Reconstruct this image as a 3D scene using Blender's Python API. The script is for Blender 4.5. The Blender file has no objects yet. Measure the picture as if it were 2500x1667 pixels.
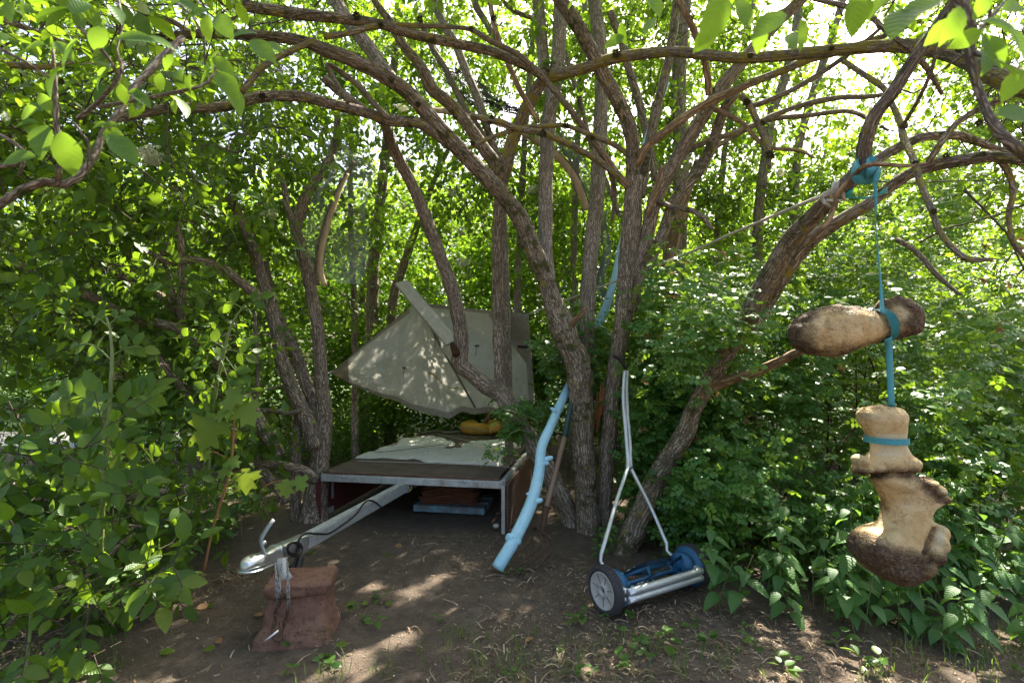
import bpy, bmesh, math, random
import numpy as np
from mathutils import Vector, Matrix

# ---------------------------------------------------------------- camera, sky, sun, exposure
SC = bpy.context.scene
F, CX, CY = 1250.0, 1250.0, 833.5          # photograph: 2500 x 1667, 18 mm on a 36 mm wide sensor
EYE, PITCH = 1.36, math.radians(2.36)
cam_d = bpy.data.cameras.new('camera'); cam = bpy.data.objects.new('camera', cam_d)
SC.collection.objects.link(cam); SC.camera = cam
cam.location = (0, 0, EYE); cam.rotation_euler = (math.radians(90) + PITCH, 0, 0)
cam_d.lens = 18; cam_d.sensor_width = 36; cam_d.clip_start = 0.05; cam_d.clip_end = 500
cam_d.dof.use_dof = True; cam_d.dof.focus_distance = 3.6; cam_d.dof.aperture_fstop = 4.0
SUN_EL, SUN_AZ = math.radians(52), math.radians(30)     # the sun stands beyond the trees, right of straight ahead
world = bpy.data.worlds.new("World"); SC.world = world; world.use_nodes = True
nt = world.node_tree; nt.nodes.clear()
sky = nt.nodes.new('ShaderNodeTexSky'); sky.sky_type = 'NISHITA'; sky.sun_disc = False
sky.sun_elevation = SUN_EL; sky.sun_rotation = SUN_AZ
sky.air_density = 1.0; sky.dust_density = 6.0; sky.ozone_density = 0.4
bg = nt.nodes.new('ShaderNodeBackground'); bg.inputs['Strength'].default_value = 0.115
wo = nt.nodes.new('ShaderNodeOutputWorld')
nt.links.new(sky.outputs[0], bg.inputs[0]); nt.links.new(bg.outputs[0], wo.inputs[0])
sun_d = bpy.data.lights.new('sun', 'SUN'); sun = bpy.data.objects.new('sun', sun_d); SC.collection.objects.link(sun)
sun_d.energy = 5.0; sun_d.angle = math.radians(0.53); sun_d.color = (1.0, 0.93, 0.80)
SDIR = Vector((math.sin(SUN_AZ) * math.cos(SUN_EL), math.cos(SUN_AZ) * math.cos(SUN_EL), math.sin(SUN_EL)))
sun.rotation_euler = SDIR.to_track_quat('Z', 'Y').to_euler(); sun.location = SDIR * 30
SC.view_settings.view_transform = 'Standard'; SC.view_settings.look = 'None'
SC.view_settings.gamma = 1.0; SC.view_settings.use_curve_mapping = False
SC.view_settings.exposure = 2.33
SC.render.engine = 'CYCLES'
cy = SC.cycles
cy.max_bounces = 7; cy.diffuse_bounces = 5; cy.glossy_bounces = 3; cy.transmission_bounces = 5; cy.transparent_max_bounces = 8
cy.use_denoising = True; cy.caustics_reflective = False; cy.caustics_refractive = False
cy.sample_clamp_indirect = 8.0

rng = np.random.default_rng(11)
PI = math.pi

# ---------------------------------------------------------------- helpers
def W(u, v, y):
    """world point at forward distance y that shows at photo pixel (u, v)"""
    dx, dz = (u - CX) / F, -(v - CY) / F
    fy = math.cos(PITCH) - dz * math.sin(PITCH); fz = math.sin(PITCH) + dz * math.cos(PITCH)
    t = y / fy
    return np.array((dx * t, y, EYE + fz * t))
def G(u, v, z=0.0):
    dx, dz = (u - CX) / F, -(v - CY) / F
    fy = math.cos(PITCH) - dz * math.sin(PITCH); fz = math.sin(PITCH) + dz * math.cos(PITCH)
    t = (z - EYE) / fz
    return np.array((dx * t, fy * t, z))
def proj(P):
    P = np.atleast_2d(P); d = P - np.array((0, 0, EYE))
    f = d[:, 1] * math.cos(PITCH) + d[:, 2] * math.sin(PITCH); up = -d[:, 1] * math.sin(PITCH) + d[:, 2] * math.cos(PITCH)
    f2 = np.where(f > 0.05, f, 0.05)
    return CX + F * d[:, 0] / f2, CY - F * up / f2, f

def _h(i, j, k):
    n = (i * 374761393 + j * 668265263 + k * 2147483647 * 3 + k * 1274126177) & 0xffffffff
    n = ((n ^ (n >> 13)) * 1274126177) & 0xffffffff
    n = n ^ (n >> 16)
    return (n & 0xffff) / 32767.5 - 1.0
def vn(p):
    p = np.asarray(p, float); i = np.floor(p).astype(np.int64); f = p - i; f = f * f * (3 - 2 * f)
    r = 0
    for a in (0, 1):
        for b in (0, 1):
            for c in (0, 1):
                w = (f[:, 0] if a else 1 - f[:, 0]) * (f[:, 1] if b else 1 - f[:, 1]) * (f[:, 2] if c else 1 - f[:, 2])
                r = r + w * _h(i[:, 0] + a, i[:, 1] + b, i[:, 2] + c)
    return r
def fbm(p, o=3):
    s, a, t = 0, 1.0, 0
    p = np.asarray(p, float)
    for k in range(o):
        s = s + a * vn(p * 2 ** k + 17.3 * k); t += a; a *= .5
    return s / t

class Geo:
    """collects polygons that become ONE mesh"""
    def __init__(s): s.V, s.Q, s.T, s.A, s.UV, s.n, s.sharp = [], [], [], [], [], 0, False
    def add(s, V, Q=None, T=None, bco=None, uv=None):
        V = np.asarray(V, float).reshape(-1, 3); s.V.append(V)
        if Q is not None and len(Q): s.Q.append(np.asarray(Q, np.int64).reshape(-1, 4) + s.n)
        if T is not None and len(T): s.T.append(np.asarray(T, np.int64).reshape(-1, 3) + s.n)
        s.A.append(np.asarray(bco, float) if bco is not None else V.copy())
        s.UV.append(np.asarray(uv, float) if uv is not None else np.zeros((len(V), 2)))
        s.n += len(V); return s
    def join(s, g):
        for V in [np.concatenate(g.V)]:
            s.add(V, np.concatenate(g.Q) if g.Q else None, np.concatenate(g.T) if g.T else None, np.concatenate(g.A), np.concatenate(g.UV))
        return s
def mesh_from(name, g, off=(0, 0, 0), smooth=True, rnd=None, dirt=None):
    V = np.concatenate(g.V) - np.asarray(off, float)
    Q = np.concatenate(g.Q) if g.Q else np.zeros((0, 4), np.int64); T = np.concatenate(g.T) if g.T else np.zeros((0, 3), np.int64)
    me = bpy.data.meshes.new(name)
    me.vertices.add(len(V)); me.vertices.foreach_set('co', V.astype(np.float32).ravel())
    nl = Q.size + T.size; me.loops.add(nl)
    li = np.concatenate([Q.ravel(), T.ravel()]).astype(np.int32); me.loops.foreach_set('vertex_index', li)
    me.polygons.add(len(Q) + len(T))
    st = np.concatenate([np.arange(len(Q)) * 4, Q.size + np.arange(len(T)) * 3]).astype(np.int32)
    me.polygons.foreach_set('loop_start', st)
    me.polygons.foreach_set('use_smooth', np.full(len(Q) + len(T), bool(smooth)))
    a = me.attributes.new('bco', 'FLOAT_VECTOR', 'POINT'); a.data.foreach_set('vector', np.concatenate(g.A).astype(np.float32).ravel())
    a = me.attributes.new('luv', 'FLOAT2', 'POINT'); a.data.foreach_set('vector', np.concatenate(g.UV).astype(np.float32).ravel())
    if rnd is not None:
        a = me.attributes.new('rnd', 'FLOAT', 'POINT'); a.data.foreach_set('value', np.asarray(rnd, np.float32))
    if dirt is not None:
        a = me.attributes.new('dirt', 'FLOAT', 'POINT'); a.data.foreach_set('value', np.asarray(dirt, np.float32))
    me.update(calc_edges=True); me.validate()
    if g.sharp and smooth: me.set_sharp_from_angle(angle=math.radians(32))
    return me
def link(name, me, parent=None):
    o = bpy.data.objects.new(name, me); SC.collection.objects.link(o)
    if parent: o.parent = parent
    return o
def tag(o, label=None, cat=None, group=None, kind=None):
    if label: o['label'] = label
    if cat: o['category'] = cat
    if group: o['group'] = group
    if kind: o['kind'] = kind
    return o
def thing(name, label, cat, loc=(0, 0, 0), group=None, rot=0):
    o = bpy.data.objects.new(name, None); SC.collection.objects.link(o)
    o.location = tuple(float(x) for x in loc); o.rotation_euler = (0, 0, rot); o.empty_display_size = .1
    return tag(o, label, cat, group)
def world_off(parent):
    o = np.zeros(3)
    while parent: o += np.array(parent.location); parent = parent.parent
    return o
def part(name, g, m, parent=None, local=False, smooth=True, kind=None, rnd=None, dirt=None, label=None):
    """g is in world coordinates (parents are never rotated then) or, with local, in the parent's"""
    me = mesh_from(name, g, (0, 0, 0) if (local or parent is None) else world_off(parent), smooth, rnd, dirt)
    me.materials.append(m); o = link(name, me, parent)
    if kind: o['kind'] = kind
    if label: o['label'] = label
    return o

def resample(pts, vals, step):
    """Catmull-Rom through pts, values along"""
    P = np.asarray(pts, float); vals = np.asarray(vals, float)
    if len(P) == 2:
        n = max(2, int(np.linalg.norm(P[1] - P[0]) / step) + 1); t = np.linspace(0, 1, n)[:, None]
        return P[0] + (P[1] - P[0]) * t, vals[0] + (vals[1] - vals[0]) * t[:, 0]
    E = np.vstack([2 * P[0] - P[1], P, 2 * P[-1] - P[-2]]); op, ov = [], []
    for i in range(len(P) - 1):
        n = max(1, int(np.linalg.norm(P[i + 1] - P[i]) / step)); t = np.linspace(0, 1, n, endpoint=False)[:, None]
        a, b, c, d = E[i], E[i + 1], E[i + 2], E[i + 3]
        op.append(.5 * (2 * b + (c - a) * t + (2 * a - 5 * b + 4 * c - d) * t ** 2 + (3 * b - a - 3 * c + d) * t ** 3))
        ov.append(vals[i] + (vals[i + 1] - vals[i]) * (t[:, 0] * t[:, 0] * (3 - 2 * t[:, 0])))
    op.append(P[-1:]); ov.append(vals[-1:])
    return np.concatenate(op), np.concatenate(ov)
def frames(P):
    T = np.gradient(P, axis=0); T /= np.linalg.norm(T, axis=1)[:, None] + 1e-9
    N = np.zeros_like(T); a = np.array((0, 0, 1.)) if abs(T[0][2]) < .9 else np.array((1., 0, 0))
    n = np.cross(T[0], a); n /= np.linalg.norm(n)
    for i in range(len(T)):
        n = n - T[i] * np.dot(n, T[i]); n /= np.linalg.norm(n) + 1e-9; N[i] = n
    return T, N, np.cross(T, N)
def tube(pts, rad, seg=8, step=.06, ridge=0.0, nr=12, wob=.05, seed=0.0, cap=True, flat=1.0, g=None, lump=0.0, smooth_path=True):
    g = g or Geo()
    rad = np.full(len(pts), rad) if np.isscalar(rad) else rad
    if smooth_path: P, Rr = resample(pts, rad, step)
    else: P, Rr = np.asarray(pts, float), np.asarray(rad, float)
    T, N, B = frames(P); n = len(P)
    s = np.concatenate([[0], np.cumsum(np.linalg.norm(np.diff(P, axis=0), axis=1))])
    th = np.arange(seg) * 2 * PI / seg; c, sn = np.cos(th), np.sin(th)
    S, TH = np.meshgrid(s, th, indexing='ij'); rm = float(np.mean(Rr))
    r = np.repeat(Rr[:, None], seg, 1)
    q = np.stack([np.cos(TH) * 1.3 + seed, np.sin(TH) * 1.3, S * 4 + seed * 3], -1).reshape(-1, 3)
    if wob: r = r * (1 + wob * fbm(q, 2).reshape(n, seg))
    if lump:
        r = r * (1 + lump * fbm(q * np.array((.8, .8, 2.2)) + 9, 2).reshape(n, seg))
    if ridge:
        w = fbm(q * np.array((1.2, 1.2, 2.0)) + 5, 3).reshape(n, seg)
        f = np.abs(np.sin(nr * .5 * TH + 3.0 * w)); r = r + ridge * (f - .6)
        f2 = np.abs(np.sin(nr * .85 * TH - 4.0 * w + S * 5)); r = r + ridge * .5 * (f2 - .6)
    V = P[:, None] + r[..., None] * (c[None, :, None] * N[:, None] + flat * sn[None, :, None] * B[:, None])
    bco = np.stack([np.cos(TH) * rm, np.sin(TH) * rm, S + seed], -1).reshape(-1, 3)
    i = np.arange(n - 1)[:, None] * seg; j = np.arange(seg)[None]; j2 = (j + 1) % seg
    Q = np.stack([i + j, i + j2, i + seg + j2, i + seg + j], -1).reshape(-1, 4)
    V = V.reshape(-1, 3); Tr = None
    if cap:
        k = len(V); V = np.vstack([V, P[0] - T[0] * Rr[0] * .15, P[-1] + T[-1] * Rr[-1] * .15])
        bco = np.vstack([bco, (0, 0, s[0] + seed), (0, 0, s[-1] + seed)])
        jj = np.arange(seg); e = (n - 1) * seg
        Tr = np.concatenate([np.stack([np.full(seg, k), (jj + 1) % seg, jj], -1), np.stack([np.full(seg, k + 1), e + jj, e + (jj + 1) % seg], -1)])
    uv = None
    g.add(V, Q, Tr, bco, uv); return g
def xf(V, M):
    V = np.asarray(V, float); M = np.array(M); return V @ M[:3, :3].T + M[:3, 3]
def box(c, size, rot=None, bevel=.004, g=None, seg=1):
    g = g or Geo(); g.sharp = True; bm = bmesh.new(); bmesh.ops.create_cube(bm, size=1.0)
    bmesh.ops.scale(bm, vec=size, verts=bm.verts)
    if bevel: bmesh.ops.bevel(bm, geom=bm.edges[:], offset=min(bevel, min(size) * .45), segments=seg, affect='EDGES')
    bmesh.ops.triangulate(bm, faces=[f for f in bm.faces if len(f.verts) > 4])
    bm.verts.index_update(); V = np.array([v.co[:] for v in bm.verts])
    Q = [[v.index for v in f.verts] for f in bm.faces if len(f.verts) == 4]; T = [[v.index for v in f.verts] for f in bm.faces if len(f.verts) == 3]
    bm.free()
    if rot is not None: V = V @ np.array(rot.to_3x3() if hasattr(rot, 'to_3x3') else rot).T
    g.add(V + np.asarray(c, float), Q, T, V); return g
def beam(a, b, w, h, g=None, bevel=.004, up=(0, 0, 1), seg=1):
    """box from a to b, w wide and h tall"""
    a, b = np.asarray(a, float), np.asarray(b, float); d = b - a; L = np.linalg.norm(d); d /= L
    x = np.cross(d, up); x /= np.linalg.norm(x); z = np.cross(x, d)
    return box((a + b) / 2, (w, L, h), np.stack([x, d, z], 1), bevel, g, seg)
def lathe(prof, seg=32, g=None, M=None, cap=True):
    """profile [(r, z)], axis z"""
    g = g or Geo(); pr = np.asarray(prof, float); th = np.arange(seg) * 2 * PI / seg; n = len(pr)
    V = np.stack([pr[:, 0, None] * np.cos(th), pr[:, 0, None] * np.sin(th), np.repeat(pr[:, 1, None], seg, 1)], -1).reshape(-1, 3)
    i = np.arange(n - 1)[:, None] * seg; j = np.arange(seg)[None]; j2 = (j + 1) % seg
    Q = np.stack([i + j, i + j2, i + seg + j2, i + seg + j], -1).reshape(-1, 4)
    b = V.copy()
    if M is not None: V = xf(V, M)
    g.add(V, Q, None, b); return g
def loft(rings, g=None, cap=True, closed=True):
    """rings: (n, m, 3)"""
    g = g or Geo(); Rn = np.asarray(rings, float); n, m, _ = Rn.shape; V = Rn.reshape(-1, 3)
    i = np.arange(n - 1)[:, None] * m; j = np.arange(m)[None]; j2 = (j + 1) % m
    Q = np.stack([i + j, i + j2, i + m + j2, i + m + j], -1).reshape(-1, 4); T = None
    if cap:
        k = len(V); V = np.vstack([V, Rn[0].mean(0), Rn[-1].mean(0)]); jj = np.arange(m); e = (n - 1) * m
        T = np.concatenate([np.stack([np.full(m, k), (jj + 1) % m, jj], -1), np.stack([np.full(m, k + 1), e + jj, e + (jj + 1) % m], -1)])
    g.add(V, Q, T); return g
def ribbon(pts, width, normal_dirs, thick=.002, step=.02, g=None):
    """flat webbing along pts; normal_dirs: wide-side direction per point"""
    g = g or Geo(); P, wd = resample(pts, np.full(len(pts), 1.0) * np.asarray(width, float), step)
    D = np.stack([resample(pts, np.asarray(normal_dirs, float)[:, k], step)[1] for k in range(3)], 1)
    T, _, _ = frames(P); D = D - T * np.sum(D * T, 1)[:, None]; D /= np.linalg.norm(D, axis=1)[:, None]; Nn = np.cross(T, D)
    a, b = D * wd[:, None] / 2, Nn * thick / 2
    return loft(np.stack([P - a - b, P + a - b, P + a + b, P - a + b], 1), g)
def superring(c, x, z, hw, hz, e=2.0, m=24):
    th = np.arange(m) * 2 * PI / m; cx, sx = np.cos(th), np.sin(th)
    r = (np.abs(cx) ** e + np.abs(sx) ** e) ** (-1 / e)
    return np.asarray(c) + (r * cx * hw)[:, None] * np.asarray(x) + (r * sx * hz)[:, None] * np.asarray(z)

# ---------------------------------------------------------------- materials
class NT:
    def __init__(s, name):
        s.m = bpy.data.materials.new(name); s.m.use_nodes = True; s.t = s.m.node_tree; s.t.nodes.clear()
        s.out = s.n('OutputMaterial')
    def n(s, k, **kw):
        nd = s.t.nodes.new('ShaderNode' + k)
        for a, b in kw.items(): setattr(nd, a, b)
        return nd
    def l(s, a, b): s.t.links.new(a, b)
    def attr(s, name): return s.n('Attribute', attribute_name=name)
    def noise(s, vec, scale, detail=4, rough=.6, dist=0.0):
        nd = s.n('TexNoise'); nd.inputs['Scale'].default_value = scale; nd.inputs['Detail'].default_value = detail
        nd.inputs['Roughness'].default_value = rough; nd.inputs['Distortion'].default_value = dist
        if vec is not None: s.l(vec, nd.inputs['Vector'])
        return nd
    def mapping(s, vec, scale):
        nd = s.n('Mapping'); nd.inputs['Scale'].default_value = scale; s.l(vec, nd.inputs['Vector']); return nd.outputs[0]
    def ramp(s, fac, stops):
        nd = s.n('ValToRGB'); cr = nd.color_ramp
        while len(cr.elements) < len(stops): cr.elements.new(.5)
        for e, (p, c) in zip(cr.elements, stops): e.position = p; e.color = (*c, 1) if len(c) == 3 else c
        s.l(fac, nd.inputs[0]); return nd.outputs[0]
    def mix(s, fac, a, b, mode='MIX'):
        nd = s.n('Mix', data_type='RGBA', blend_type=mode)
        for k, v in ((0, fac), (6, a), (7, b)):
            if hasattr(v, 'is_linked') or hasattr(v, 'links'): s.l(v, nd.inputs[k])
            else: nd.inputs[k].default_value = v if not isinstance(v, tuple) else ((*v, 1) if len(v) == 3 else v)
        return nd.outputs[2]
    def math(s, op, a, b=0.0):
        nd = s.n('Math', operation=op)
        for k, v in ((0, a), (1, b)):
            if hasattr(v, 'links'): s.l(v, nd.inputs[k])
            else: nd.inputs[k].default_value = v
        return nd.outputs[0]
    def bump(s, h, strength=.5, dist=.01):
        nd = s.n('Bump'); nd.inputs['Strength'].default_value = strength; nd.inputs['Distance'].default_value = dist
        s.l(h, nd.inputs['Height']); return nd.outputs[0]
    def bsdf(s, col=None, rough=.7, metal=0.0, normal=None, spec=.4, link=True):
        nd = s.n('BsdfPrincipled'); nd.inputs['Metallic'].default_value = metal; nd.inputs['Specular IOR Level'].default_value = spec
        if hasattr(col, 'links'): s.l(col, nd.inputs['Base Color'])
        elif col is not None: nd.inputs['Base Color'].default_value = (*col, 1)
        if hasattr(rough, 'links'): s.l(rough, nd.inputs['Roughness'])
        else: nd.inputs['Roughness'].default_value = rough
        if normal is not None: s.l(normal, nd.inputs['Normal'])
        if link: s.l(nd.outputs[0], s.out.inputs[0])
        return nd

def bark_mat(name, dark, light, lichen=.0, lich_col=(.30, .24, .05), vs=1.0, moss=0.0):
    k = NT(name); v = k.attr('bco').outputs['Vector']
    st = k.mapping(v, (1, 1, .06))
    n0 = k.noise(v, 9, 3); wv = k.mix(.05, st, n0.outputs['Color'], 'ADD')
    vo = k.n('TexVoronoi', feature='DISTANCE_TO_EDGE'); vo.inputs['Scale'].default_value = 75 * vs; k.l(wv, vo.inputs['Vector'])
    n1 = k.noise(st, 95 * vs, 5, .65); n2 = k.noise(v, 7, 4)
    edge = k.ramp(vo.outputs['Distance'], [(0, (0, 0, 0)), (.28, (1, 1, 1))])
    h = k.mix(.55, edge, n1.outputs['Fac'])
    col = k.ramp(h, [(.18, tuple(c * .5 for c in dark)), (.38, dark), (.72, light), (.9, tuple(min(1, c * 1.25) for c in light))])
    col = k.mix(k.ramp(n2.outputs['Fac'], [(.35, (0, 0, 0)), (.7, (.5, .5, .5))]), col, tuple(c * .6 for c in dark))
    if lichen:
        n3 = k.noise(v, 16, 5, .7); f = k.ramp(n3.outputs['Fac'], [(.62 - .22 * lichen, (0, 0, 0)), (.66 - .16 * lichen, (1, 1, 1))])
        col = k.mix(f, col, k.mix(n1.outputs['Fac'], tuple(c * .55 for c in lich_col), lich_col))
        n4 = k.noise(v, 25, 4, .7); f = k.ramp(n4.outputs['Fac'], [(.6, (0, 0, 0)), (.66, (.8, .8, .8))])
        col = k.mix(f, col, (.20, .20, .16))
    if moss:
        n5 = k.noise(v, 11, 4, .7); f = k.ramp(n5.outputs['Fac'], [(.6 - .2 * moss, (0, 0, 0)), (.68 - .2 * moss, (.9, .9, .9))])
        col = k.mix(f, col, (.05, .055, .012))
    k.bsdf(col, .85, 0, k.bump(h, .9, .012), .25); return k.m
def leaf_mat(name, cols, trans=(.28, .42, .05), tf=.42, rough=.38, veins=True):
    k = NT(name); a = k.attr('rnd').outputs['Fac']; oi = k.n('ObjectInfo').outputs['Random']
    r = k.math('FRACT', k.math('ADD', a, oi))
    n = len(cols); col = k.ramp(r, [(i / max(1, n - 1), c) for i, c in enumerate(cols)])
    geo = k.n('NewGeometry')
    nrm = None
    if veins:
        uv = k.attr('luv').outputs['Vector']; sx = k.n('SeparateXYZ'); k.l(uv, sx.inputs[0])
        ax = k.math('ABSOLUTE', sx.outputs[0])
        w = k.math('SINE', k.math('MULTIPLY', k.math('SUBTRACT', sx.outputs[1], k.math('MULTIPLY', ax, .9)), 46.0))
        vein = k.ramp(w, [(.72, (0, 0, 0)), (1.0, (1, 1, 1))])
        mid = k.ramp(ax, [(0, (1, 1, 1)), (.05, (0, 0, 0))])
        vv = k.mix(1.0, vein, mid, 'ADD')
        col = k.mix(k.math('MULTIPLY', vv, .17), col, (.12, .22, .05))
        nrm = k.bump(w, .22, .003)
    col = k.mix(k.math('MULTIPLY', geo.outputs['Backfacing'], .4), col, (.075, .14, .032))
    p = k.bsdf(col, rough, 0, nrm, .32, link=False)
    tr = k.n('BsdfTranslucent')
    tc = k.mix(r, tuple(c * .75 for c in trans), tuple(min(1, c * 1.2) for c in trans)); k.l(tc, tr.inputs[0])
    mx = k.n('MixShader'); mx.inputs[0].default_value = tf
    k.l(p.outputs[0], mx.inputs[1]); k.l(tr.outputs[0], mx.inputs[2]); k.l(mx.outputs[0], k.out.inputs[0]); return k.m
def wood_mat(name, c1, c2, scale=1.0, rough=.75, bs=.4, stain=None, axis=2):
    k = NT(name); v = k.attr('bco').outputs['Vector']; sc = [40 * scale] * 3; sc[axis] = 2.5 * scale
    n1 = k.noise(k.mapping(v, tuple(sc)), 1, 6, .65); n2 = k.noise(v, 6, 4)
    col = k.ramp(n1.outputs['Fac'], [(.3, c1), (.7, c2)])
    if stain: col = k.mix(k.ramp(n2.outputs['Fac'], [(.45, (0, 0, 0)), (.7, (.85, .85, .85))]), col, stain)
    k.bsdf(col, rough, 0, k.bump(n1.outputs['Fac'], bs, .006), .3); return k.m
def plain_mat(name, col, rough=.5, metal=0.0, var=.25, scale=18, bs=.1, spec=.5, dirt=None, dirt_lo=.55):
    k = NT(name); v = k.attr('bco').outputs['Vector']; n1 = k.noise(v, scale, 5, .65); n2 = k.noise(v, scale * .35, 5, .7)
    c = k.ramp(n1.outputs['Fac'], [(.3, tuple(x * (1 - var) for x in col)), (.7, tuple(min(1, x * (1 + var)) for x in col))])
    if dirt: c = k.mix(k.ramp(n2.outputs['Fac'], [(dirt_lo, (0, 0, 0)), (dirt_lo + .15, (.85, .85, .85))]), c, dirt)
    k.bsdf(c, rough, metal, k.bump(n1.outputs['Fac'], bs, .01), spec); return k.m

M = {}
M['bark'] = bark_mat('bark_brown', (.165, .125, .09), (.48, .39, .295))
M['bark_grey'] = bark_mat('bark_grey', (.205, .162, .12), (.51, .43, .335), vs=1.15)
M['bark_moss'] = bark_mat('bark_mossy', (.145, .108, .077), (.42, .34, .25), lichen=.2, moss=.3)
M['bark_lichen'] = bark_mat('bark_lichen', (.14, .11, .08), (.38, .31, .225), lichen=.65)
M['bark_thin'] = bark_mat('bark_thin', (.15, .115, .085), (.40, .32, .235), vs=1.6, lichen=.2)
M['bark_red'] = bark_mat('bark_reddish', (.06, .030, .018), (.17, .085, .048))
M['bare'] = bark_mat('bare_wood', (.20, .13, .075), (.44, .31, .19), vs=.5)
M['torn'] = wood_mat('torn_wood', (.20, .07, .028), (.40, .18, .08), .6, bs=.9)
M['moss'] = plain_mat('moss', (.075, .068, .030), .95, var=.5, spec=.1)
M['twig'] = plain_mat('twig', (.075, .058, .042), .85, var=.4, scale=60, spec=.2)
M['stem'] = plain_mat('green_stem', (.13, .17, .045), .5, var=.3, scale=30)
M['stem_red'] = plain_mat('red_stem', (.26, .12, .05), .5, var=.3, scale=30)
GREEN = [(.032, .080, .011), (.045, .104, .012), (.058, .124, .014), (.036, .088, .014), (.078, .140, .014), (.040, .095, .012), (.105, .145, .014)]
M['elder'] = leaf_mat('elder_leaf', GREEN, rough=.42, trans=(.27, .44, .02))
M['elder_far'] = leaf_mat('elder_leaf_far', GREEN, tf=.5, trans=(.29, .48, .025), veins=False, rough=.45)
M['rose'] = leaf_mat('rose_leaf', [(.046, .13, .026), (.070, .17, .030), (.055, .15, .034), (.10, .19, .028)], trans=(.26, .42, .025), tf=.35, veins=False, rough=.36)
M['nettle'] = leaf_mat('nettle_leaf', [(.062, .15, .044), (.085, .185, .052), (.055, .135, .036)], trans=(.22, .42, .05), tf=.35, rough=.5)
M['maple'] = leaf_mat('maple_leaf', [(.085, .16, .022), (.105, .18, .026)], trans=(.42, .56, .04), tf=.5, rough=.4, veins=False)
M['apple'] = leaf_mat('apple_leaf', [(.048, .125, .020), (.062, .15, .022), (.085, .165, .02)], trans=(.32, .52, .03), tf=.45, rough=.5)
M['weed'] = leaf_mat('weed_leaf', [(.045, .11, .022), (.065, .14, .03), (.09, .16, .03)], tf=.35, veins=False)
M['dry'] = leaf_mat('withered_petal', [(.30, .17, .08), (.38, .23, .11), (.26, .13, .06)], trans=(.45, .25, .1), tf=.3, veins=False, rough=.7)
M['flower'] = leaf_mat('cream_flower', [(.62, .62, .46), (.70, .68, .52)], trans=(.6, .6, .4), tf=.3, veins=False, rough=.7)
M['grass'] = leaf_mat('grass_blade', [(.06, .12, .022), (.09, .15, .03), (.14, .16, .05)], veins=False, tf=.35)
# ---------------------------------------------------------------- setting: earth, lawn, path
def gz(x, y):
    p = np.stack([np.asarray(x) * 1.1, np.asarray(y) * 1.1, np.zeros_like(x)], -1)
    q = p * 7.0; w = p * 22
    return .022 * fbm(p, 2) + .009 * fbm(q, 2) + .0035 * vn(w) - .006
def grid(x0, x1, y0, y1, step, zf):
    xs = np.arange(x0, x1 + step * .5, step); ys = np.arange(y0, y1 + step * .5, step)
    X, Y = np.meshgrid(xs, ys); Z = zf(X.ravel(), Y.ravel()); V = np.stack([X.ravel(), Y.ravel(), Z], -1); n, m = len(ys), len(xs)
    i = np.arange(n - 1)[:, None] * m; j = np.arange(m - 1)[None]
    return V, np.stack([i + j, i + j + 1, i + m + j + 1, i + m + j], -1).reshape(-1, 4)
k = NT('earth'); v = k.attr('bco').outputs['Vector']
n1 = k.noise(v, 1.3, 5, .6); n2 = k.noise(v, 14, 6, .7); n3 = k.noise(v, 90, 4, .7)
c = k.ramp(n1.outputs['Fac'], [(.3, (.135, .103, .077)), (.55, (.178, .138, .105)), (.75, (.212, .168, .132))])
c = k.mix(k.ramp(n2.outputs['Fac'], [(.35, (.7, .7, .7)), (.6, (0, 0, 0))]), c, (.098, .073, .054))
c = k.mix(k.ramp(n3.outputs['Fac'], [(.58, (0, 0, 0)), (.70, (.5, .5, .5))]), c, (.22, .17, .12))
vo = k.n('TexVoronoi'); vo.inputs['Scale'].default_value = 85; k.l(v, vo.inputs['Vector'])
sp = k.n('SeparateColor'); k.l(vo.outputs['Color'], sp.inputs[0])
chip = k.math('MULTIPLY', k.math('LESS_THAN', vo.outputs['Distance'], .17), k.math('GREATER_THAN', sp.outputs[0], .76))
c = k.mix(chip, c, (.36, .30, .21))
hh = k.mix(.5, n2.outputs['Fac'], n3.outputs['Fac'])
k.bsdf(c, .95, 0, k.bump(hh, 1.0, .045), .15); M['earth'] = k.m
V, Q = grid(-5, 5, .2, 8, .05, gz)
g = Geo().add(V, Q)
far = [(-220, -60), (220, -60), (220, 320), (-220, 320)]; near = [(-5, .2), (5, .2), (5, 8), (-5, 8)]
fv = [(x, y, -.012) for x, y in far] + [(x, y, -.012) for x, y in near] + [(x, y, -.05) for x, y in near]
g.add(np.array(fv, float), [(0, 1, 5, 4), (1, 2, 6, 5), (2, 3, 7, 6), (3, 0, 4, 7)])
tag(part('ground', g, M['earth']), kind='structure')
k = NT('lawn'); v = k.attr('bco').outputs['Vector']; n1 = k.noise(v, .8, 5); n2 = k.noise(v, 40, 4, .7)
c = k.ramp(n1.outputs['Fac'], [(.3, (.055, .115, .022)), (.7, (.10, .165, .035))]); c = k.mix(n2.outputs['Fac'], c, (.05, .09, .02))
k.bsdf(c, .8, 0, k.bump(n2.outputs['Fac'], .8, .05), .2); M['lawn'] = k.m
V, Q = grid(-150, 150, 9.9, 250, 3.0, lambda x, y: .012 + .03 * fbm(np.stack([x * .3, y * .3, x * 0], -1), 2) ** 2)
tag(part('lawn', Geo().add(V, Q), M['lawn']), kind='structure')
M['path'] = plain_mat('path_gravel', (.42, .39, .35), .9, var=.25, scale=6, bs=.3, spec=.2)
pg = []
for x in np.linspace(-40, -1.5, 50):
    w = .1 * math.sin(x * .6); pg.append([(x, 8.15 + w + .05 * (x + 2) * 0, -.03), (x, 8.15 + w, .022), (x, 9.9 + w, .026), (x, 9.9 + w, -.03)])
tag(part('path', loft(np.array(pg)), M['path']), kind='structure')

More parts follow.
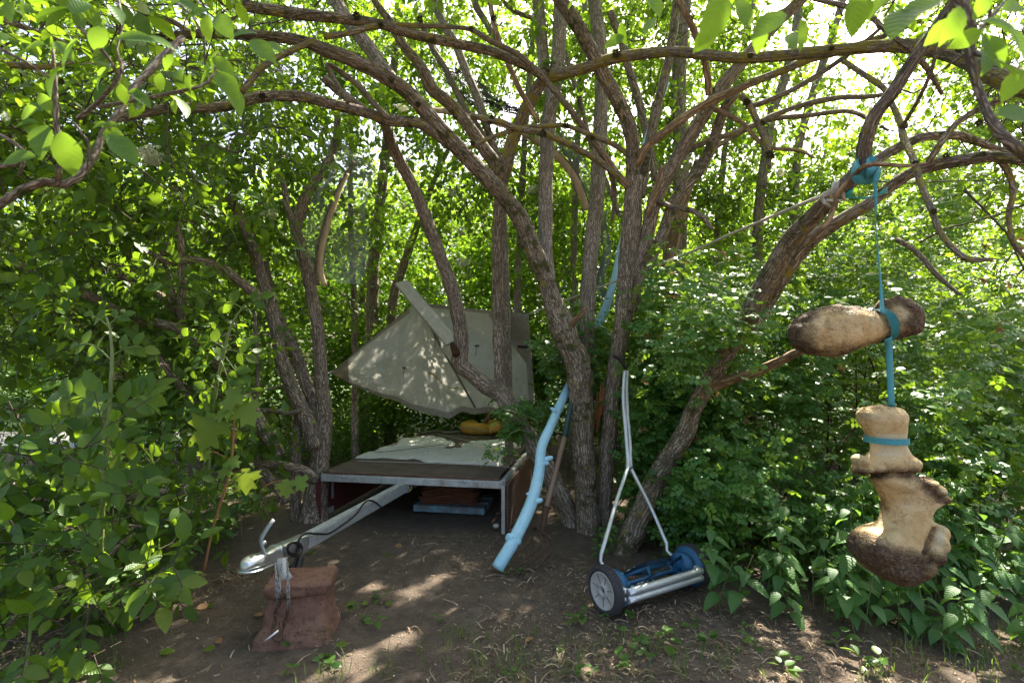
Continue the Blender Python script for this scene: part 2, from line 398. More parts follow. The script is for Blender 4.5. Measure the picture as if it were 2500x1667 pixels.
# ---------------------------------------------------------------- trailer
M['galv'] = plain_mat('galvanised_steel', (.36, .385, .39), .5, .3, var=.22, scale=30, bs=.08, dirt=(.22, .19, .16), dirt_lo=.6)
M['galv_dull'] = plain_mat('weathered_zinc', (.42, .43, .42), .6, .35, var=.25, scale=14, bs=.1, dirt=(.26, .15, .09), dirt_lo=.58)
M['chrome'] = plain_mat('bright_zinc', (.62, .64, .64), .30, .85, var=.15, scale=40, bs=.06, dirt=(.20, .11, .06), dirt_lo=.68)
M['deck'] = wood_mat('weathered_plywood', (.075, .055, .042), (.135, .102, .08), .5, .8, stain=(.055, .04, .032), axis=0)
M['deck_edge'] = wood_mat('split_ply_edge', (.09, .05, .035), (.20, .12, .085), 2.0, .9, bs=1.0, axis=0)
M['maroon'] = plain_mat('maroon_board', (.105, .022, .026), .6, var=.35, scale=9, dirt=(.07, .055, .05))
M['black'] = plain_mat('black_rubber', (.012, .012, .013), .5, var=.3, spec=.4)
M['yellow_tape'] = plain_mat('yellow_tape', (.62, .52, .03), .5)
M['old_white'] = plain_mat('old_white_paint', (.40, .38, .34), .75, var=.2, scale=25, dirt=(.16, .12, .09), dirt_lo=.52)
ang = math.radians(-9.8)
ex, ey = np.array((math.cos(ang), math.sin(ang), 0)), np.array((-math.sin(ang), math.cos(ang), 0)); ez = np.array((0, 0, 1.))
TO = np.array((-1.609, 4.39, 0)); TW, TLn, TZ = 1.56, 2.75, .44
def TL(a, b, z): return TO + a * ex + b * ey + z * ez
RT = np.stack([ex, ey, ez], 1)
tr = thing('trailer', 'low flatbed trailer with grey drawbar and dark plywood deck under the canvas', 'trailer', TL(TW / 2, TLn / 2, 0))
nb = 3
for i in range(nb):                                          # plywood sheets of the deck
    b0, b1 = TLn * i / nb, TLn * (i + 1) / nb
    V, Q = grid(0, TW - .02, b0 + .003, b1 - .003, .04, lambda x, y: 0 * x)
    V[:, 2] = .004 * fbm(V * np.array((1.5, 1.5, 1)) + 3, 2) - (.010 * np.clip(1 - V[:, 1] / .1, 0, 1) * (1 + vn(V * 9)) if i == 0 else 0)
    nx = len(np.arange(0, TW - .02 + .02, .04)); lo = V.copy(); lo[:, 2] = -.018
    top = Geo(); allv = np.array([TL(p[0], p[1], TZ + p[2]) for p in V]); top.add(allv, Q, None, V)
    c4 = [V[:, :2].min(0), V[:, :2].max(0)]
    (a0, e0), (a1, e1) = c4
    # edge strip
    n = 60; xs = np.linspace(a0, a1, n)
    for (pa, pb) in (((a0, e0), (a1, e0)), ((a1, e0), (a1, e1)), ((a1, e1), (a0, e1)), ((a0, e1), (a0, e0))):
        t = np.linspace(0, 1, 40); st = []
        for q in t:
            a = pa[0] + (pb[0] - pa[0]) * q; b = pa[1] + (pb[1] - pa[1]) * q
            st.append(TL(a, b, TZ - .003)); st.append(TL(a, b, TZ - .020))
        st = np.array(st); ii = np.arange(39) * 2
        top.add(st, np.stack([ii, ii + 1, ii + 3, ii + 2], -1), None, st)
    part('deck_board', top, M['deck'], tr)
# frayed front edge of the plywood
g = Geo()
for i in range(150):
    a = rng.uniform(0, TW - .05); L = rng.uniform(.04, .16); z = TZ - rng.uniform(.002, .022); d = rng.uniform(.001, .013)
    p0 = TL(a, .004, z); p1 = TL(min(a + L, TW - .02), .004 - d * .4, z + rng.uniform(-.006, .003))
    beam(p0, p1, .008, .0035, g, 0)
part('split_edge', g, M['deck_edge'], tr, kind='stuff')
g = beam(TL(-.005, -.004, TZ - .052), TL(TW, -.004, TZ - .052), .035, .058, bevel=.004)
o = part('front_rail', g, M['galv_dull'], tr)
for a in (.2, 1.25):
    part('bolt', lathe([(0, .012), (.012, .011), (.013, 0), (.016, 0), (.016, -.003)], 10, M=np.vstack([np.hstack([np.stack([ex, ez, -ey], 1), TL(a, -.024, TZ - .035)[:, None]]), (0, 0, 0, 1)])), M['galv'], o)
part('corner_plate', box(TL(TW - .10, -.0235, TZ - .052), (.18, .004, .05), RT, .001), M['old_white'], o)
for a in (.0, TW): part('side_rail', beam(TL(a - .005, .02, TZ - .045), TL(a - .005, TLn, TZ - .045), .035, .055), M['galv_dull'], tr)
part('rear_rail', beam(TL(0, TLn, TZ - .05), TL(TW, TLn, TZ - .05), .035, .055), M['galv_dull'], tr)
for b in (.9, 1.8): part('cross_member', beam(TL(.02, b, TZ - .05), TL(TW - .03, b, TZ - .05), .05, .05), M['galv_dull'], tr)
sp_ = part('side_board', beam(TL(-.06, .02, .20), TL(-.06, TLn - .1, .20), .018, .36), M['maroon'], tr)
part('board_strap', box(TL(-.047, .26, .245), (.006, .035, .20), RT, .001), M['galv_dull'], sp_)
part('corner_iron', box(TL(-.047, .16, .05), (.006, .24, .05), RT, .001), M['galv_dull'], sp_)
part('edge_iron', box(TL(-.045, .018, .20), (.05, .006, .36), RT, .001), M['maroon'], sp_)
sp_ = part('side_board', beam(TL(TW + .03, .02, .20), TL(TW + .03, TLn - .1, .20), .018, .37), M['deck_edge'], tr)
part('board_post', box(TL(TW + .005, -.012, .195), (.028, .02, .38), RT, .002), M['old_white'], tr)
part('post_foot', lathe([(0, 0), (.02, .003), (.028, .014), (.02, .03), (0, .034)], 14, M=Matrix.Translation(TL(TW - .06, .02, .04))), M['old_white'], tr)
for a in (-.0, TW): # road wheels under the bed
    pass
# drawbar, coupling
DF, DN = np.array((-.875, 4.35, .335)), np.array((-1.217, 2.93, .325)); dd = (DN - DF) / np.linalg.norm(DN - DF)
DB = DF - dd * .9
db = part('drawbar', beam(DB, DN, .066, .082, bevel=.007, seg=2), M['galv'], tr)
part('splice', beam(DF + dd * .10, DF + dd * .03, .070, .088, bevel=.004), M['galv'], db)
dx = np.cross(dd, ez); dx /= np.linalg.norm(dx); dz = np.cross(dx, dd); dxr = -dx   # dx: towards the picture's left or right side
tube_loop = [DF + dd * .03 + (.048 * math.cos(t)) * dx + (.056 * math.sin(t)) * dz for t in np.linspace(0, 2 * PI, 17)]
part('tape', tube(tube_loop, .005, 5, .03, g=Geo()), M['yellow_tape'], db)
part('cable_tie', tube([p - dd * .045 for p in tube_loop], .006, 5, .03), M['black'], db)
side = dx if dx[0] > 0 else -dx
part('bolt', lathe([(0, .010), (.014, .009), (.015, 0)], 10, M=np.vstack([np.hstack([np.stack([dd, dz, side], 1), (DF + dd * .07 + side * .036)[:, None]]), (0, 0, 0, 1)])), M['galv_dull'], db)
# coupling body: pressed steel that runs out into a domed ball cup
secs = [(-.06, .041, .048, -.052, 6), (.02, .041, .049, -.05, 6), (.10, .040, .047, -.045, 5), (.16, .040, .044, -.040, 4.5), (.22, .036, .036, -.036, 4), (.27, .040, .030, -.034, 3.2),
        (.31, .046, .034, -.034, 2.6), (.345, .047, .034, -.034, 2.3), (.375, .040, .026, -.034, 2.2), (.395, .028, .012, -.034, 2.1), (.405, .012, -.012, -.034, 2)]
rings = []
for s, hw, zt, zb, e in secs:
    c = DN + dd * s + ez * (.13 * max(0, s)); rings.append(superring(c + dz * (zt + zb) / 2, side, dz, hw, (zt - zb) / 2, e, 32))
R2 = np.array(rings)
idx = np.linspace(0, len(R2) - 1, 40); i0 = np.clip(idx.astype(int), 0, len(R2) - 2); fr = (idx - i0)[:, None, None]; fr = fr * fr * (3 - 2 * fr)
cp = part('coupling', loft(R2[i0] * (1 - fr) + R2[i0 + 1] * fr), M['chrome'], tr)
lip = [(.12, .050), (.2, .047), (.28, .050), (.345, .057), (.39, .043), (.412, .02)]
part('coupling_lip', loft(np.array([superring(DN + dd * s + ez * .13 * s - dz * .036, side, dz, w, .006, 4, 20) for s, w in lip])), M['chrome'], cp)
part('coupling_rib', loft(np.array([superring(DN + dd * s + ez * .13 * s - dz * .001, side, dz, .0425, .047, 5, 28) for s in (.150, .156, .168, .174)])), M['chrome'], cp)
h0 = W(650, 1362, 2.66); hp = [h0, W(637, 1322, 2.655), W(646, 1300, 2.66), W(668, 1268, 2.68)]
hd = part('coupling_handle', ribbon(hp, [.034, .042, .030, .024], [side * .8 + dd * .5] * 4, .009), M['galv'], cp)
part('handle_boss', lathe([(0, .012), (.011, .011), (.012, 0)], 12, M=np.vstack([np.hstack([np.stack([dd, dz, side], 1), (W(639, 1324, 2.65) + side * .012)[:, None]]), (0, 0, 0, 1)])), M['chrome'], hd)
# prop bracket below
part('prop_bracket', ribbon([W(690, 1362, 2.66), W(688, 1382, 2.64), W(696, 1404, 2.62), W(704, 1416, 2.62)], [.05, .045, .045, .05], [(1, .2, 0)] * 4, .012), M['galv_dull'], tr)
# electric cable along the drawbar, coil and plug
def DBP(u, v, out=.05):
    """point beside the drawbar face that shows at (u, v)"""
    a = W(u, v, 1.0) - np.array((0, 0, EYE)); P0 = DN + side * out; n = np.cross(dd, ez); n = n / np.linalg.norm(n)
    t = np.dot(P0 - np.array((0, 0, EYE)), n) / np.dot(a, n); return np.array((0, 0, EYE)) + a * t
cab = [(1012, 1183), (1016, 1172), (1000, 1166), (988, 1170)]
pts = [DBP(*p) for p in [(930, 1237), (917, 1226), (900, 1221), (886, 1231), (872, 1252), (852, 1270), (838, 1280), (805, 1301), (780, 1303), (752, 1301), (738, 1306), (729, 1318), (726, 1340), (722, 1365), (716, 1378), (707, 1384)]]
cb = part('cable', tube(pts, .0062, 7, .02, wob=0), M['black'], tr)
for (cu, cv, ru, rv) in ((720, 1340, 18, 17), (716, 1338, 15, 14)):
    part('cable_coil', tube([DBP(cu + ru * math.cos(t), cv + rv * math.sin(t), .06 + .004 * t) for t in np.linspace(0, 2 * PI, 15)], .006, 7, .02, wob=0), M['black'], cb)
pa, pb = DBP(734, 1358, .06), DBP(722, 1404, .06)
pd = (pb - pa) / np.linalg.norm(pb - pa); px = np.cross(pd, ey); px /= np.linalg.norm(px); py = np.cross(pd, px)
part('plug', lathe([(0, 0), (.014, .002), (.018, .02), (.020, .05), (.026, .055), (.027, .085), (.023, .10), (0, .102)], 18, M=np.vstack([np.hstack([np.stack([px, py, pd], 1), pa[:, None]]), (0, 0, 0, 1)])), M['black'], cb)

# ---------------------------------------------------------------- reddish concrete block under the coupling
k = NT('red_concrete'); v = k.attr('bco').outputs['Vector']; n1 = k.noise(v, 6, 6, .7); n2 = k.noise(v, 70, 4, .7); n3 = k.noise(v, 9, 5, .75)
c = k.ramp(n1.outputs['Fac'], [(.3, (.125, .065, .046)), (.7, (.235, .132, .095))]); c = k.mix(k.ramp(n2.outputs['Fac'], [(.58, (0, 0, 0)), (.66, (1, 1, 1))]), c, (.05, .03, .024))
c = k.mix(k.ramp(n3.outputs['Fac'], [(.56, (0, 0, 0)), (.66, (.75, .75, .75))]), c, (.055, .05, .018))
c = k.mix(k.ramp(n3.outputs['Fac'], [(.28, (.6, .6, .6)), (.4, (0, 0, 0))]), c, (.06, .04, .035))
k.bsdf(c, .92, 0, k.bump(k.mix(.5, n1.outputs['Fac'], n2.outputs['Fac']), .7, .012), .2); M['redc'] = k.m
BC = np.array((-1.075, 2.66, 0)); br = math.radians(10); bx, by = np.array((math.cos(br), math.sin(br), 0)), np.array((-math.sin(br), math.cos(br), 0))
prof = [(-.02, .213, .160, -.012), (.0, .211, .158, -.012), (.03, .205, .152, -.01), (.05, .196, .145, -.006), (.085, .176, .132, .002), (.13, .163, .122, .004), (.19, .158, .118, .006), (.228, .162, .12, .004), (.240, .178, .132, 0), (.247, .182, .135, 0), (.285, .183, .135, 0), (.292, .178, .13, 0)]
rings = []
zi = np.linspace(0, len(prof) - 1, 60); pp = np.array(prof)
for q in zi:
    i = min(int(q), len(prof) - 2); f = q - i; z, hw, hd_, ox = pp[i] * (1 - f) + pp[i + 1] * f; z *= .93
    rings.append(superring(BC + bx * ox + ez * z, bx, by, hw * .86, hd_ * .9, 14, 112))
for s in (.7, .35): rings.append(superring(BC + ez * .274, bx, by, .153 * s, .117 * s, 14, 112))
Rg = np.array(rings); d = fbm((Rg.reshape(-1, 3)) * 9, 4).reshape(Rg.shape[:2]); d2 = fbm((Rg.reshape(-1, 3)) * 40, 2).reshape(Rg.shape[:2])
cen = np.array([BC + ez * r[:, 2].mean() for r in Rg])[:, None]; out = Rg - cen; out /= np.linalg.norm(out, axis=2)[..., None] + 1e-9
Rg = Rg + out * (.028 * d + .007 * d2)[..., None]; Rg[-3:, :, 2] += .012 * d[-3:]
g = loft(Rg); g.A = [np.concatenate(g.V) - BC]
o = tag(part('concrete_block', g, M['redc']), 'waisted reddish concrete block with moss standing under the trailer coupling', 'block')

# ---------------------------------------------------------------- chain with shackle pin
M['chain'] = plain_mat('dull_chain_steel', (.26, .26, .27), .5, .6, var=.35, scale=60, dirt=(.15, .07, .04), dirt_lo=.55)
M['rusty'] = plain_mat('rusty_iron', (.085, .045, .028), .85, .3, var=.4, scale=50)
ch = thing('chain', 'grey steel chain with rusty shackle hanging in front of the reddish block', 'chain', W(680, 1500, 2.43))
def chain_link(c, d, n, L=.037, w=.0062, r=.0030):
    s = np.cross(d, n); pts = []
    for t in np.linspace(0, 2 * PI, 15):
        x, y = math.cos(t), math.sin(t); pts.append(c + d * (x * w + (L / 2 - w) * np.sign(x) * min(1, abs(x) * 4)) + s * (y * w))
    return tube(np.array(pts), r, 6, .02, wob=0, cap=False, smooth_path=False)
strands = [[(672, 1374, 2.58), (674, 1410, 2.47), (677, 1445, 2.43), (678, 1470, 2.435), (672, 1500, 2.44), (672, 1532, 2.43)],
           [(688, 1376, 2.58), (684, 1410, 2.47), (681, 1440, 2.425), (684, 1462, 2.43), (682, 1480, 2.44)],
           [(701, 1366, 2.60), (703, 1410, 2.47), (703, 1445, 2.43), (704, 1480, 2.44), (697, 1515, 2.44), (688, 1540, 2.42)]]
for si, sd in enumerate(strands):
    P, _ = resample([W(*q) for q in sd], np.ones(len(sd)), .004); s = np.concatenate([[0], np.cumsum(np.linalg.norm(np.diff(P, axis=0), axis=1))])
    nl = int(s[-1] / .0265)
    for i in range(nl):
        t = (i + .5) * .0265; c = np.array([np.interp(t, s, P[:, a]) for a in range(3)]); c2 = np.array([np.interp(t + .01, s, P[:, a]) for a in range(3)])
        d = c2 - c; d /= np.linalg.norm(d) + 1e-9; n = np.array((0, -1., 0)) if (i + si) % 2 else np.array((1., -.3, 0)); n = n - d * np.dot(n, d); n /= np.linalg.norm(n)
        part('chain_link', chain_link(c, d, n), M['chain'] if t < s[-1] * .75 else M['rusty'], ch)
pts = [W(669, 1515, 2.42), W(666, 1545, 2.39), W(672, 1562, 2.37), W(684, 1562, 2.37), W(687, 1545, 2.39), W(684, 1515, 2.42)]
part('shackle', tube(pts, .0075, 8, .01, wob=.1), M['rusty'], ch)
part('shackle_pin', tube([W(646, 1565, 2.36), W(661, 1553, 2.37), W(680, 1538, 2.39)], .0055, 8, .02, wob=0), M['chrome'], ch)

# ---------------------------------------------------------------- stack under the trailer
M['mat_red'] = wood_mat('reddish_mat', (.10, .035, .018), (.21, .085, .045), 1.0, .85, bs=1.0, axis=0)
M['blue_flake'] = plain_mat('flaking_blue_paint', (.16, .30, .36), .8, var=.3, scale=30, dirt=(.16, .13, .12), dirt_lo=.42)
cst = W(1103, 1262, 4.75); cst[2] = .0
pl = thing('pallet', 'flaking pale blue plank pallet under the trailer deck', 'pallet', cst)
for i, b in enumerate((-.05, .12, .29)):
    part('plank', beam(cst + ex * -.33 + ey * b + ez * .045, cst + ex * .33 + ey * b + ez * .045, .13, .06, bevel=.006), M['blue_flake'], pl)
stk = thing('mat_pile', 'reddish brown woven mats piled flat on the pale blue pallet', 'mats', cst + ez * .08)
for i in range(13):
    z = .082 + i * .0165; w = .27 - .004 * i + rng.uniform(-.02, .02); ox = rng.uniform(-.02, .02) - .02; rr = []
    for xx in np.linspace(-w, w, 26):
        wav = .008 * math.sin(xx * 22 + i * .4) + .012 * math.sin(xx * 6 + i * .15) - .02 * max(0, abs(xx) - .15)
        p = cst + ex * (xx + ox) + ez * (z + wav); rr.append([p - ey * (.06 + rng.uniform(0, .02)), p + ey * .35, p + ey * .35 + ez * .011, p - ey * .06 + ez * .011])
    part('mat', loft(np.array(rr)), M['mat_red'], stk)

# ---------------------------------------------------------------- sheepskin, cords and lifebuoy on the deck
def deck_uv(u, v, z=TZ + .004):
    p = G(u, v, z); q = p - TO; return np.array((q @ ex, q @ ey))
c6 = lambda x, y: (750 + x * .2551, 1000 + y * .2551)
outl = [(465, 460), (560, 425), (660, 400), (700, 370), (850, 340), (900, 290), (1000, 280), (1110, 262), (1200, 262), (1310, 280), (1340, 308), (1400, 310), (1405, 338), (1325, 348), (1320, 382), (1480, 372), (1490, 340), (1600, 310), (1750, 300), (1900, 295), (1990, 330), (2035, 355), (1960, 375), (1880, 430), (1850, 512), (1800, 530), (1640, 520), (1480, 515), (1250, 505), (1150, 502), (1080, 480), (1010, 466), (900, 472), (740, 458), (600, 467)]
poly = np.array([deck_uv(*c6(*p)) for p in outl])
poly, _ = resample(np.vstack([poly, poly[:1]]), np.ones(len(poly) + 1), .03)
poly = poly + .014 * np.stack([vn(np.c_[poly * 14, poly[:, :1] * 0]), vn(np.c_[poly * 14 + 40, poly[:, :1] * 0])], -1)
def inside(P, poly):
    x, y = P[:, 0], P[:, 1]; r = np.zeros(len(P), bool); n = len(poly)
    for i in range(n):
        a, b = poly[i], poly[i - 1]; cnd = ((a[1] > y) != (b[1] > y)); xx = (b[0] - a[0]) * (y - a[1]) / (b[1] - a[1] + 1e-12) + a[0]; r ^= cnd & (x < xx)
    return r
st = .012; lo, hi = poly.min(0) - st, poly.max(0) + st
xs, ys = np.arange(lo[0], hi[0], st), np.arange(lo[1], hi[1], st); X, Y = np.meshgrid(xs, ys); Pp = np.stack([X.ravel(), Y.ravel()], -1)
ins = inside(Pp, poly); dist = np.full(len(Pp), 9.0)
for i in range(0, len(poly)): dist = np.minimum(dist, np.hypot(Pp[:, 0] - poly[i, 0], Pp[:, 1] - poly[i, 1]))
P3 = np.c_[Pp, np.zeros(len(Pp))]
hgt = np.where(ins, .004 + .016 * (1 - np.exp(-dist / .012)) + .016 * np.abs(fbm(P3 * 34, 3)) + .006 * fbm(P3 * 7, 2), .002)
n, m = X.shape; i = np.arange(n - 1)[:, None] * m; j = np.arange(m - 1)[None]
Q = np.stack([i + j, i + j + 1, i + m + j + 1, i + m + j], -1).reshape(-1, 4); Q = Q[ins[Q].any(1) & (dist[Q].min(1) < 9)]; Q = Q[ins[Q].sum(1) >= 1]
Vw = TO + Pp[:, :1] * ex + Pp[:, 1:] * ey + np.c_[np.zeros((len(Pp), 2)), TZ + hgt]
used = np.unique(Q); mp = np.zeros(len(Vw), int); mp[used] = np.arange(len(used))
k = NT('wool'); v = k.attr('bco').outputs['Vector']; n1 = k.noise(v, 110, 4, .7); n2 = k.noise(v, 3, 4)
vo = k.n('TexVoronoi'); vo.inputs['Scale'].default_value = 85; k.l(v, vo.inputs['Vector'])
c = k.ramp(n2.outputs['Fac'], [(.35, (.68, .66, .58)), (.65, (.80, .78, .70))]); c = k.mix(k.ramp(vo.outputs['Distance'], [(.2, (0, 0, 0)), (.8, (.6, .6, .6))]), c, (.44, .42, .33))
k.bsdf(c, 1.0, 0, k.bump(k.mix(.5, n1.outputs['Fac'], vo.outputs['Distance']), 1.0, .02), .1); M['wool'] = k.m
tag(part('sheepskin', Geo().add(Vw[used], mp[Q]), M['wool']), 'cream curly sheepskin spread flat over the dark trailer deck', 'sheepskin')
M['cord'] = plain_mat('grey_cord', (.42, .38, .31), .9, var=.3, scale=80)
def D6(x, y, z=TZ + .01): return G(*c6(x, y), z)
tag(part('cord', tube([D6(470, 490), D6(900, 502), D6(1500, 522), D6(1900, 545), D6(1960, 570)], .0035, 5, .05), M['cord']), 'thin straight cord stretched across the deck before the sheepskin', 'cord')
tag(part('cord', tube([D6(1100, 218), D6(1180, 205), D6(1260, 200), D6(1330, 215), D6(1440, 208), D6(1460, 215)], .008, 5, .04, wob=.2), M['cord']), 'slack grey cord lying on the deck beside the yellow lifebuoy', 'cord')
tag(part('cord', tube([D6(1250, 235, .46), D6(1400, 265, .455), D6(1560, 300, .455), D6(1620, 308, .46)], .0035, 5, .04), M['cord']), 'thin slanting cord running over bare deck towards the lifebuoy', 'cord')
tag(part('cord', tube([D6(640, 410, .475), D6(900, 385, .483), D6(1150, 350, .483), D6(1380, 330, .475), D6(1620, 312, .462)], .0028, 5, .04), M['twig']), 'thin dark cord lying across the top of the sheepskin', 'cord')
# horseshoe lifebuoy
M['buoy'] = plain_mat('yellow_canvas', (.62, .33, .045), .65, var=.18, scale=10, bs=.25, dirt=(.40, .2, .05), dirt_lo=.6)
LB = G(1176, 1052, TZ + .02); LB[2] = TZ
lb = thing('lifebuoy', 'yellow horseshoe lifebuoy with grey grab cord lying on the deck', 'lifebuoy', LB)
rs = []
for t in np.radians(np.linspace(112, 432, 60)):
    d = np.array((math.cos(t), math.sin(t), 0)); ringc = LB + d * .205 + ez * .075; e_ = min(1, min(abs(t - math.radians(112)), abs(t - math.radians(432))) * 6)
    rs.append(superring(ringc, d, ez, .078 * (.55 + .45 * math.sqrt(e_)), .072 * (.6 + .4 * math.sqrt(e_)), 2.8, 20))
part('buoy_body', loft(np.array(rs)), M['buoy'], lb)
part('grab_cord', tube([LB + .29 * np.array((math.cos(t), math.sin(t), 0)) + ez * (.075 + .028 * math.cos(3 * t)) for t in np.radians(np.linspace(150, 400, 30))], .006, 6, .03), M['cord'], lb)
for t in np.radians((190, 250, 310)):
    d = np.array((math.cos(t), math.sin(t), 0))
    part('cord_loop', loft(np.array([superring(LB + d * .205 + ez * .075 + np.cross(d, ez) * q, d, ez, .081, .075, 2.8, 20) for q in (-.018, .018)]), cap=False), M['buoy'], lb)
rs = [superring(W(1196, 1046, 6.35) + q * np.array((.9, .1, .15)), np.array((0, 1., 0)), ez, .07 * s, .06 * s, 3, 16) for q, s in ((-.01, .6), (0, .9), (.02, 1), (.12, 1), (.14, .8))]
tag(part('yellow_float', loft(np.array(rs)), M['buoy']), 'short yellow float propped behind the open side of the lifebuoy', 'float')
tag(part('stick', tube([G(1175, 1048, TZ + .01), W(1195, 1015, 6.3), W(1215, 985, 6.35)], [.03, .025, .02], 8), M['bare']), 'brown broken stick standing up behind the yellow lifebuoy', 'stick')
# ---------------------------------------------------------------- canvas tarpaulin with plank and guy ropes
k = NT('canvas'); v = k.attr('bco').outputs['Vector']; n1 = k.noise(v, 5, 6, .7); n2 = k.noise(v, 400, 2); n3 = k.noise(v, 12, 6, .75)
c = k.ramp(n1.outputs['Fac'], [(.3, (.47, .46, .40)), (.7, (.58, .565, .50))]); c = k.mix(k.ramp(n3.outputs['Fac'], [(.62, (0, 0, 0)), (.75, (.4, .4, .4))]), c, (.34, .27, .14))
nrm = k.bump(k.mix(.3, n1.outputs['Fac'], n3.outputs['Fac']), .7, .05)
p = k.bsdf(c, .85, 0, nrm, .2, link=False); t = k.n('BsdfTranslucent'); k.l(c, t.inputs[0]); k.l(nrm, t.inputs['Normal'])
mx = k.n('MixShader'); mx.inputs[0].default_value = .32; k.l(p.outputs[0], mx.inputs[1]); k.l(t.outputs[0], mx.inputs[2]); k.l(mx.outputs[0], k.out.inputs[0]); M['canvas'] = k.m
k = NT('canvas_patch'); v = k.attr('bco').outputs['Vector']; n1 = k.noise(v, 30, 4)
c = k.ramp(n1.outputs['Fac'], [(.3, (.29, .265, .21)), (.7, (.38, .35, .285))]); p = k.bsdf(c, .85, 0, k.bump(n1.outputs['Fac'], .3, .01), .2, link=False); t = k.n('BsdfTranslucent'); k.l(c, t.inputs[0])
mx = k.n('MixShader'); mx.inputs[0].default_value = .3; k.l(p.outputs[0], mx.inputs[1]); k.l(t.outputs[0], mx.inputs[2]); k.l(mx.outputs[0], k.out.inputs[0]); M['patch'] = k.m
topc = np.array([(807, 909), (870, 858), (935, 804), (985, 765), (1008, 747), (1024, 739), (1060, 743), (1120, 750), (1200, 759), (1290, 766)], float)
botc = np.array([(807, 909), (850, 936), (893, 952), (980, 984), (1037, 1008), (1074, 1016), (1110, 1013), (1152, 1012), (1230, 1005), (1306, 985)], float)
def tarp_px(s, t):
    u = 807 + s * (1290 - 807); vt = np.interp(u, topc[:, 0], topc[:, 1]); ub = 807 + s * (1306 - 807); vb = np.interp(ub, botc[:, 0], botc[:, 1]) + (9 * vn(np.stack([np.ravel(ub) * .031, np.ravel(ub) * 0, np.ravel(ub) * 0 + 4.5], -1)).reshape(np.shape(ub))) * np.clip((ub - 830) / 60, 0, 1)
    return u + (ub - u) * t, vt + (vb - vt) * t
def tarp_y(s, t):
    u, vv = tarp_px(s, t); base = 5.0 + .55 * np.sin(np.clip(s / .45, 0, 1) * PI / 2) - .3 * np.clip(s - .45, 0, 1) / .55 + .3 * t
    du, dv = u - 1020, vv - 735; a = np.arctan2(du, dv + 1); r = np.hypot(du, dv)
    fold = .085 * np.sin(a * 7 + .4) * np.clip(r / 160, 0, 1) * np.clip(1.4 - r / 330, .25, 1)
    sag = -.13 * np.exp(-((u - 1075) / 45) ** 2) * t ** 1.5 * 1.0 - .10 * np.sin(PI * t) * np.sin(PI * s)
    sc = np.stack([u / 55, vv / 38, u * 0], -1).reshape(-1, 3)
    n = (.050 * fbm(sc, 3) + .010 * fbm(sc * np.array((5, 2.2, 1)), 3)).reshape(np.shape(u))
    return base + fold + sag + n
def tarp_patch(s0, s1, t0, t1, ns, nt_, lift=0.0, maskf=None):
    S, Tt = np.meshgrid(np.linspace(s0, s1, ns), np.linspace(t0, t1, nt_), indexing='ij'); u, vv = tarp_px(S, Tt); y = tarp_y(S, Tt) - lift
    P = np.array([W(a, b, c) for a, b, c in zip(u.ravel(), vv.ravel(), y.ravel())]).reshape(ns, nt_, 3); return S, Tt, P
def thin_sheet(P, th=.004, sel=None):
    ns, nt_, _ = P.shape; V = P.reshape(-1, 3); i = np.arange(ns - 1)[:, None] * nt_; j = np.arange(nt_ - 1)[None]
    Q = np.stack([i + j, i + j + 1, i + nt_ + j + 1, i + nt_ + j], -1).reshape(-1, 4)
    if sel is not None: Q = Q[sel.reshape(-1)[Q].all(1)]
    return Geo().add(V, Q)
ta = thing('tarpaulin', 'pale grey green canvas sail hung behind the forked trunk above the trailer', 'tarpaulin', W(1074, 1012, 5.6))
S, Tt, P = tarp_patch(.0, 1, 0, 1, 130, 80); tp = part('canvas', thin_sheet(P), M['canvas'], ta)
S, Tt, P = tarp_patch(.004, .09, 0.0, 1, 12, 40, .006); part('corner_patch', thin_sheet(P), M['patch'], tp)
S, Tt, P = tarp_patch(.80, .999, .0, .62, 30, 30, .006); u, vv = tarp_px(S, Tt); part('corner_patch', thin_sheet(P, sel=(vv < 770 + (u - 1195) * 1.25 + 8)), M['patch'], tp)
S, Tt, P = tarp_patch(.01, .998, .945, .999, 80, 3, .006); part('hem', thin_sheet(P), M['patch'], tp)
S, Tt, P = tarp_patch(.05, .40, .0, .045, 50, 3, .006); part('hem', thin_sheet(P), M['patch'], tp)
S, Tt, P = tarp_patch(.42, .80, .0, .03, 50, 3, .006); part('hem', thin_sheet(P), M['patch'], tp)
S, Tt, P = tarp_patch(.972, .998, .3, 1, 3, 30, .006); part('hem', thin_sheet(P), M['patch'], tp)
def TP(u, v, lift=.012):
    lo = 5.0
    s = (u - 807) / 483.0; a, b = tarp_px(np.array([s]), np.array([0.0])), tarp_px(np.array([s]), np.array([1.0])); t = (v - a[1][0]) / max(1, b[1][0] - a[1][0])
    s, t = min(max(s, 0), 1), min(max(t, 0), 1); return W(u, v, float(tarp_y(np.array([s]), np.array([t]))[0]) - lift)
part('hook_strip', ribbon([TP(1264, 846, .02), TP(1290, 847, .02)], .026, [(0, 0, 1)] * 2, .006), M['black'], tp)
M['tape_dark'] = plain_mat('dark_seam_tape', (.13, .12, .085), .8)
part('seam_strap', ribbon([TP(1026, 742), TP(1065, 825), TP(1110, 905), TP(1160, 995)], .022, [(1, 0, .35)] * 4, .004), M['tape_dark'], tp)
M['stainy'] = plain_mat('ochre_stain_stitch', (.36, .27, .09), .8)
part('ochre_mark', ribbon([TP(1047, 910), TP(1060, 916), TP(1085, 940), TP(1110, 948), TP(1118, 946)], [.03, .02, .008, .014, .02], [(0, 0, 1)] * 5, .003), M['stainy'], tp)
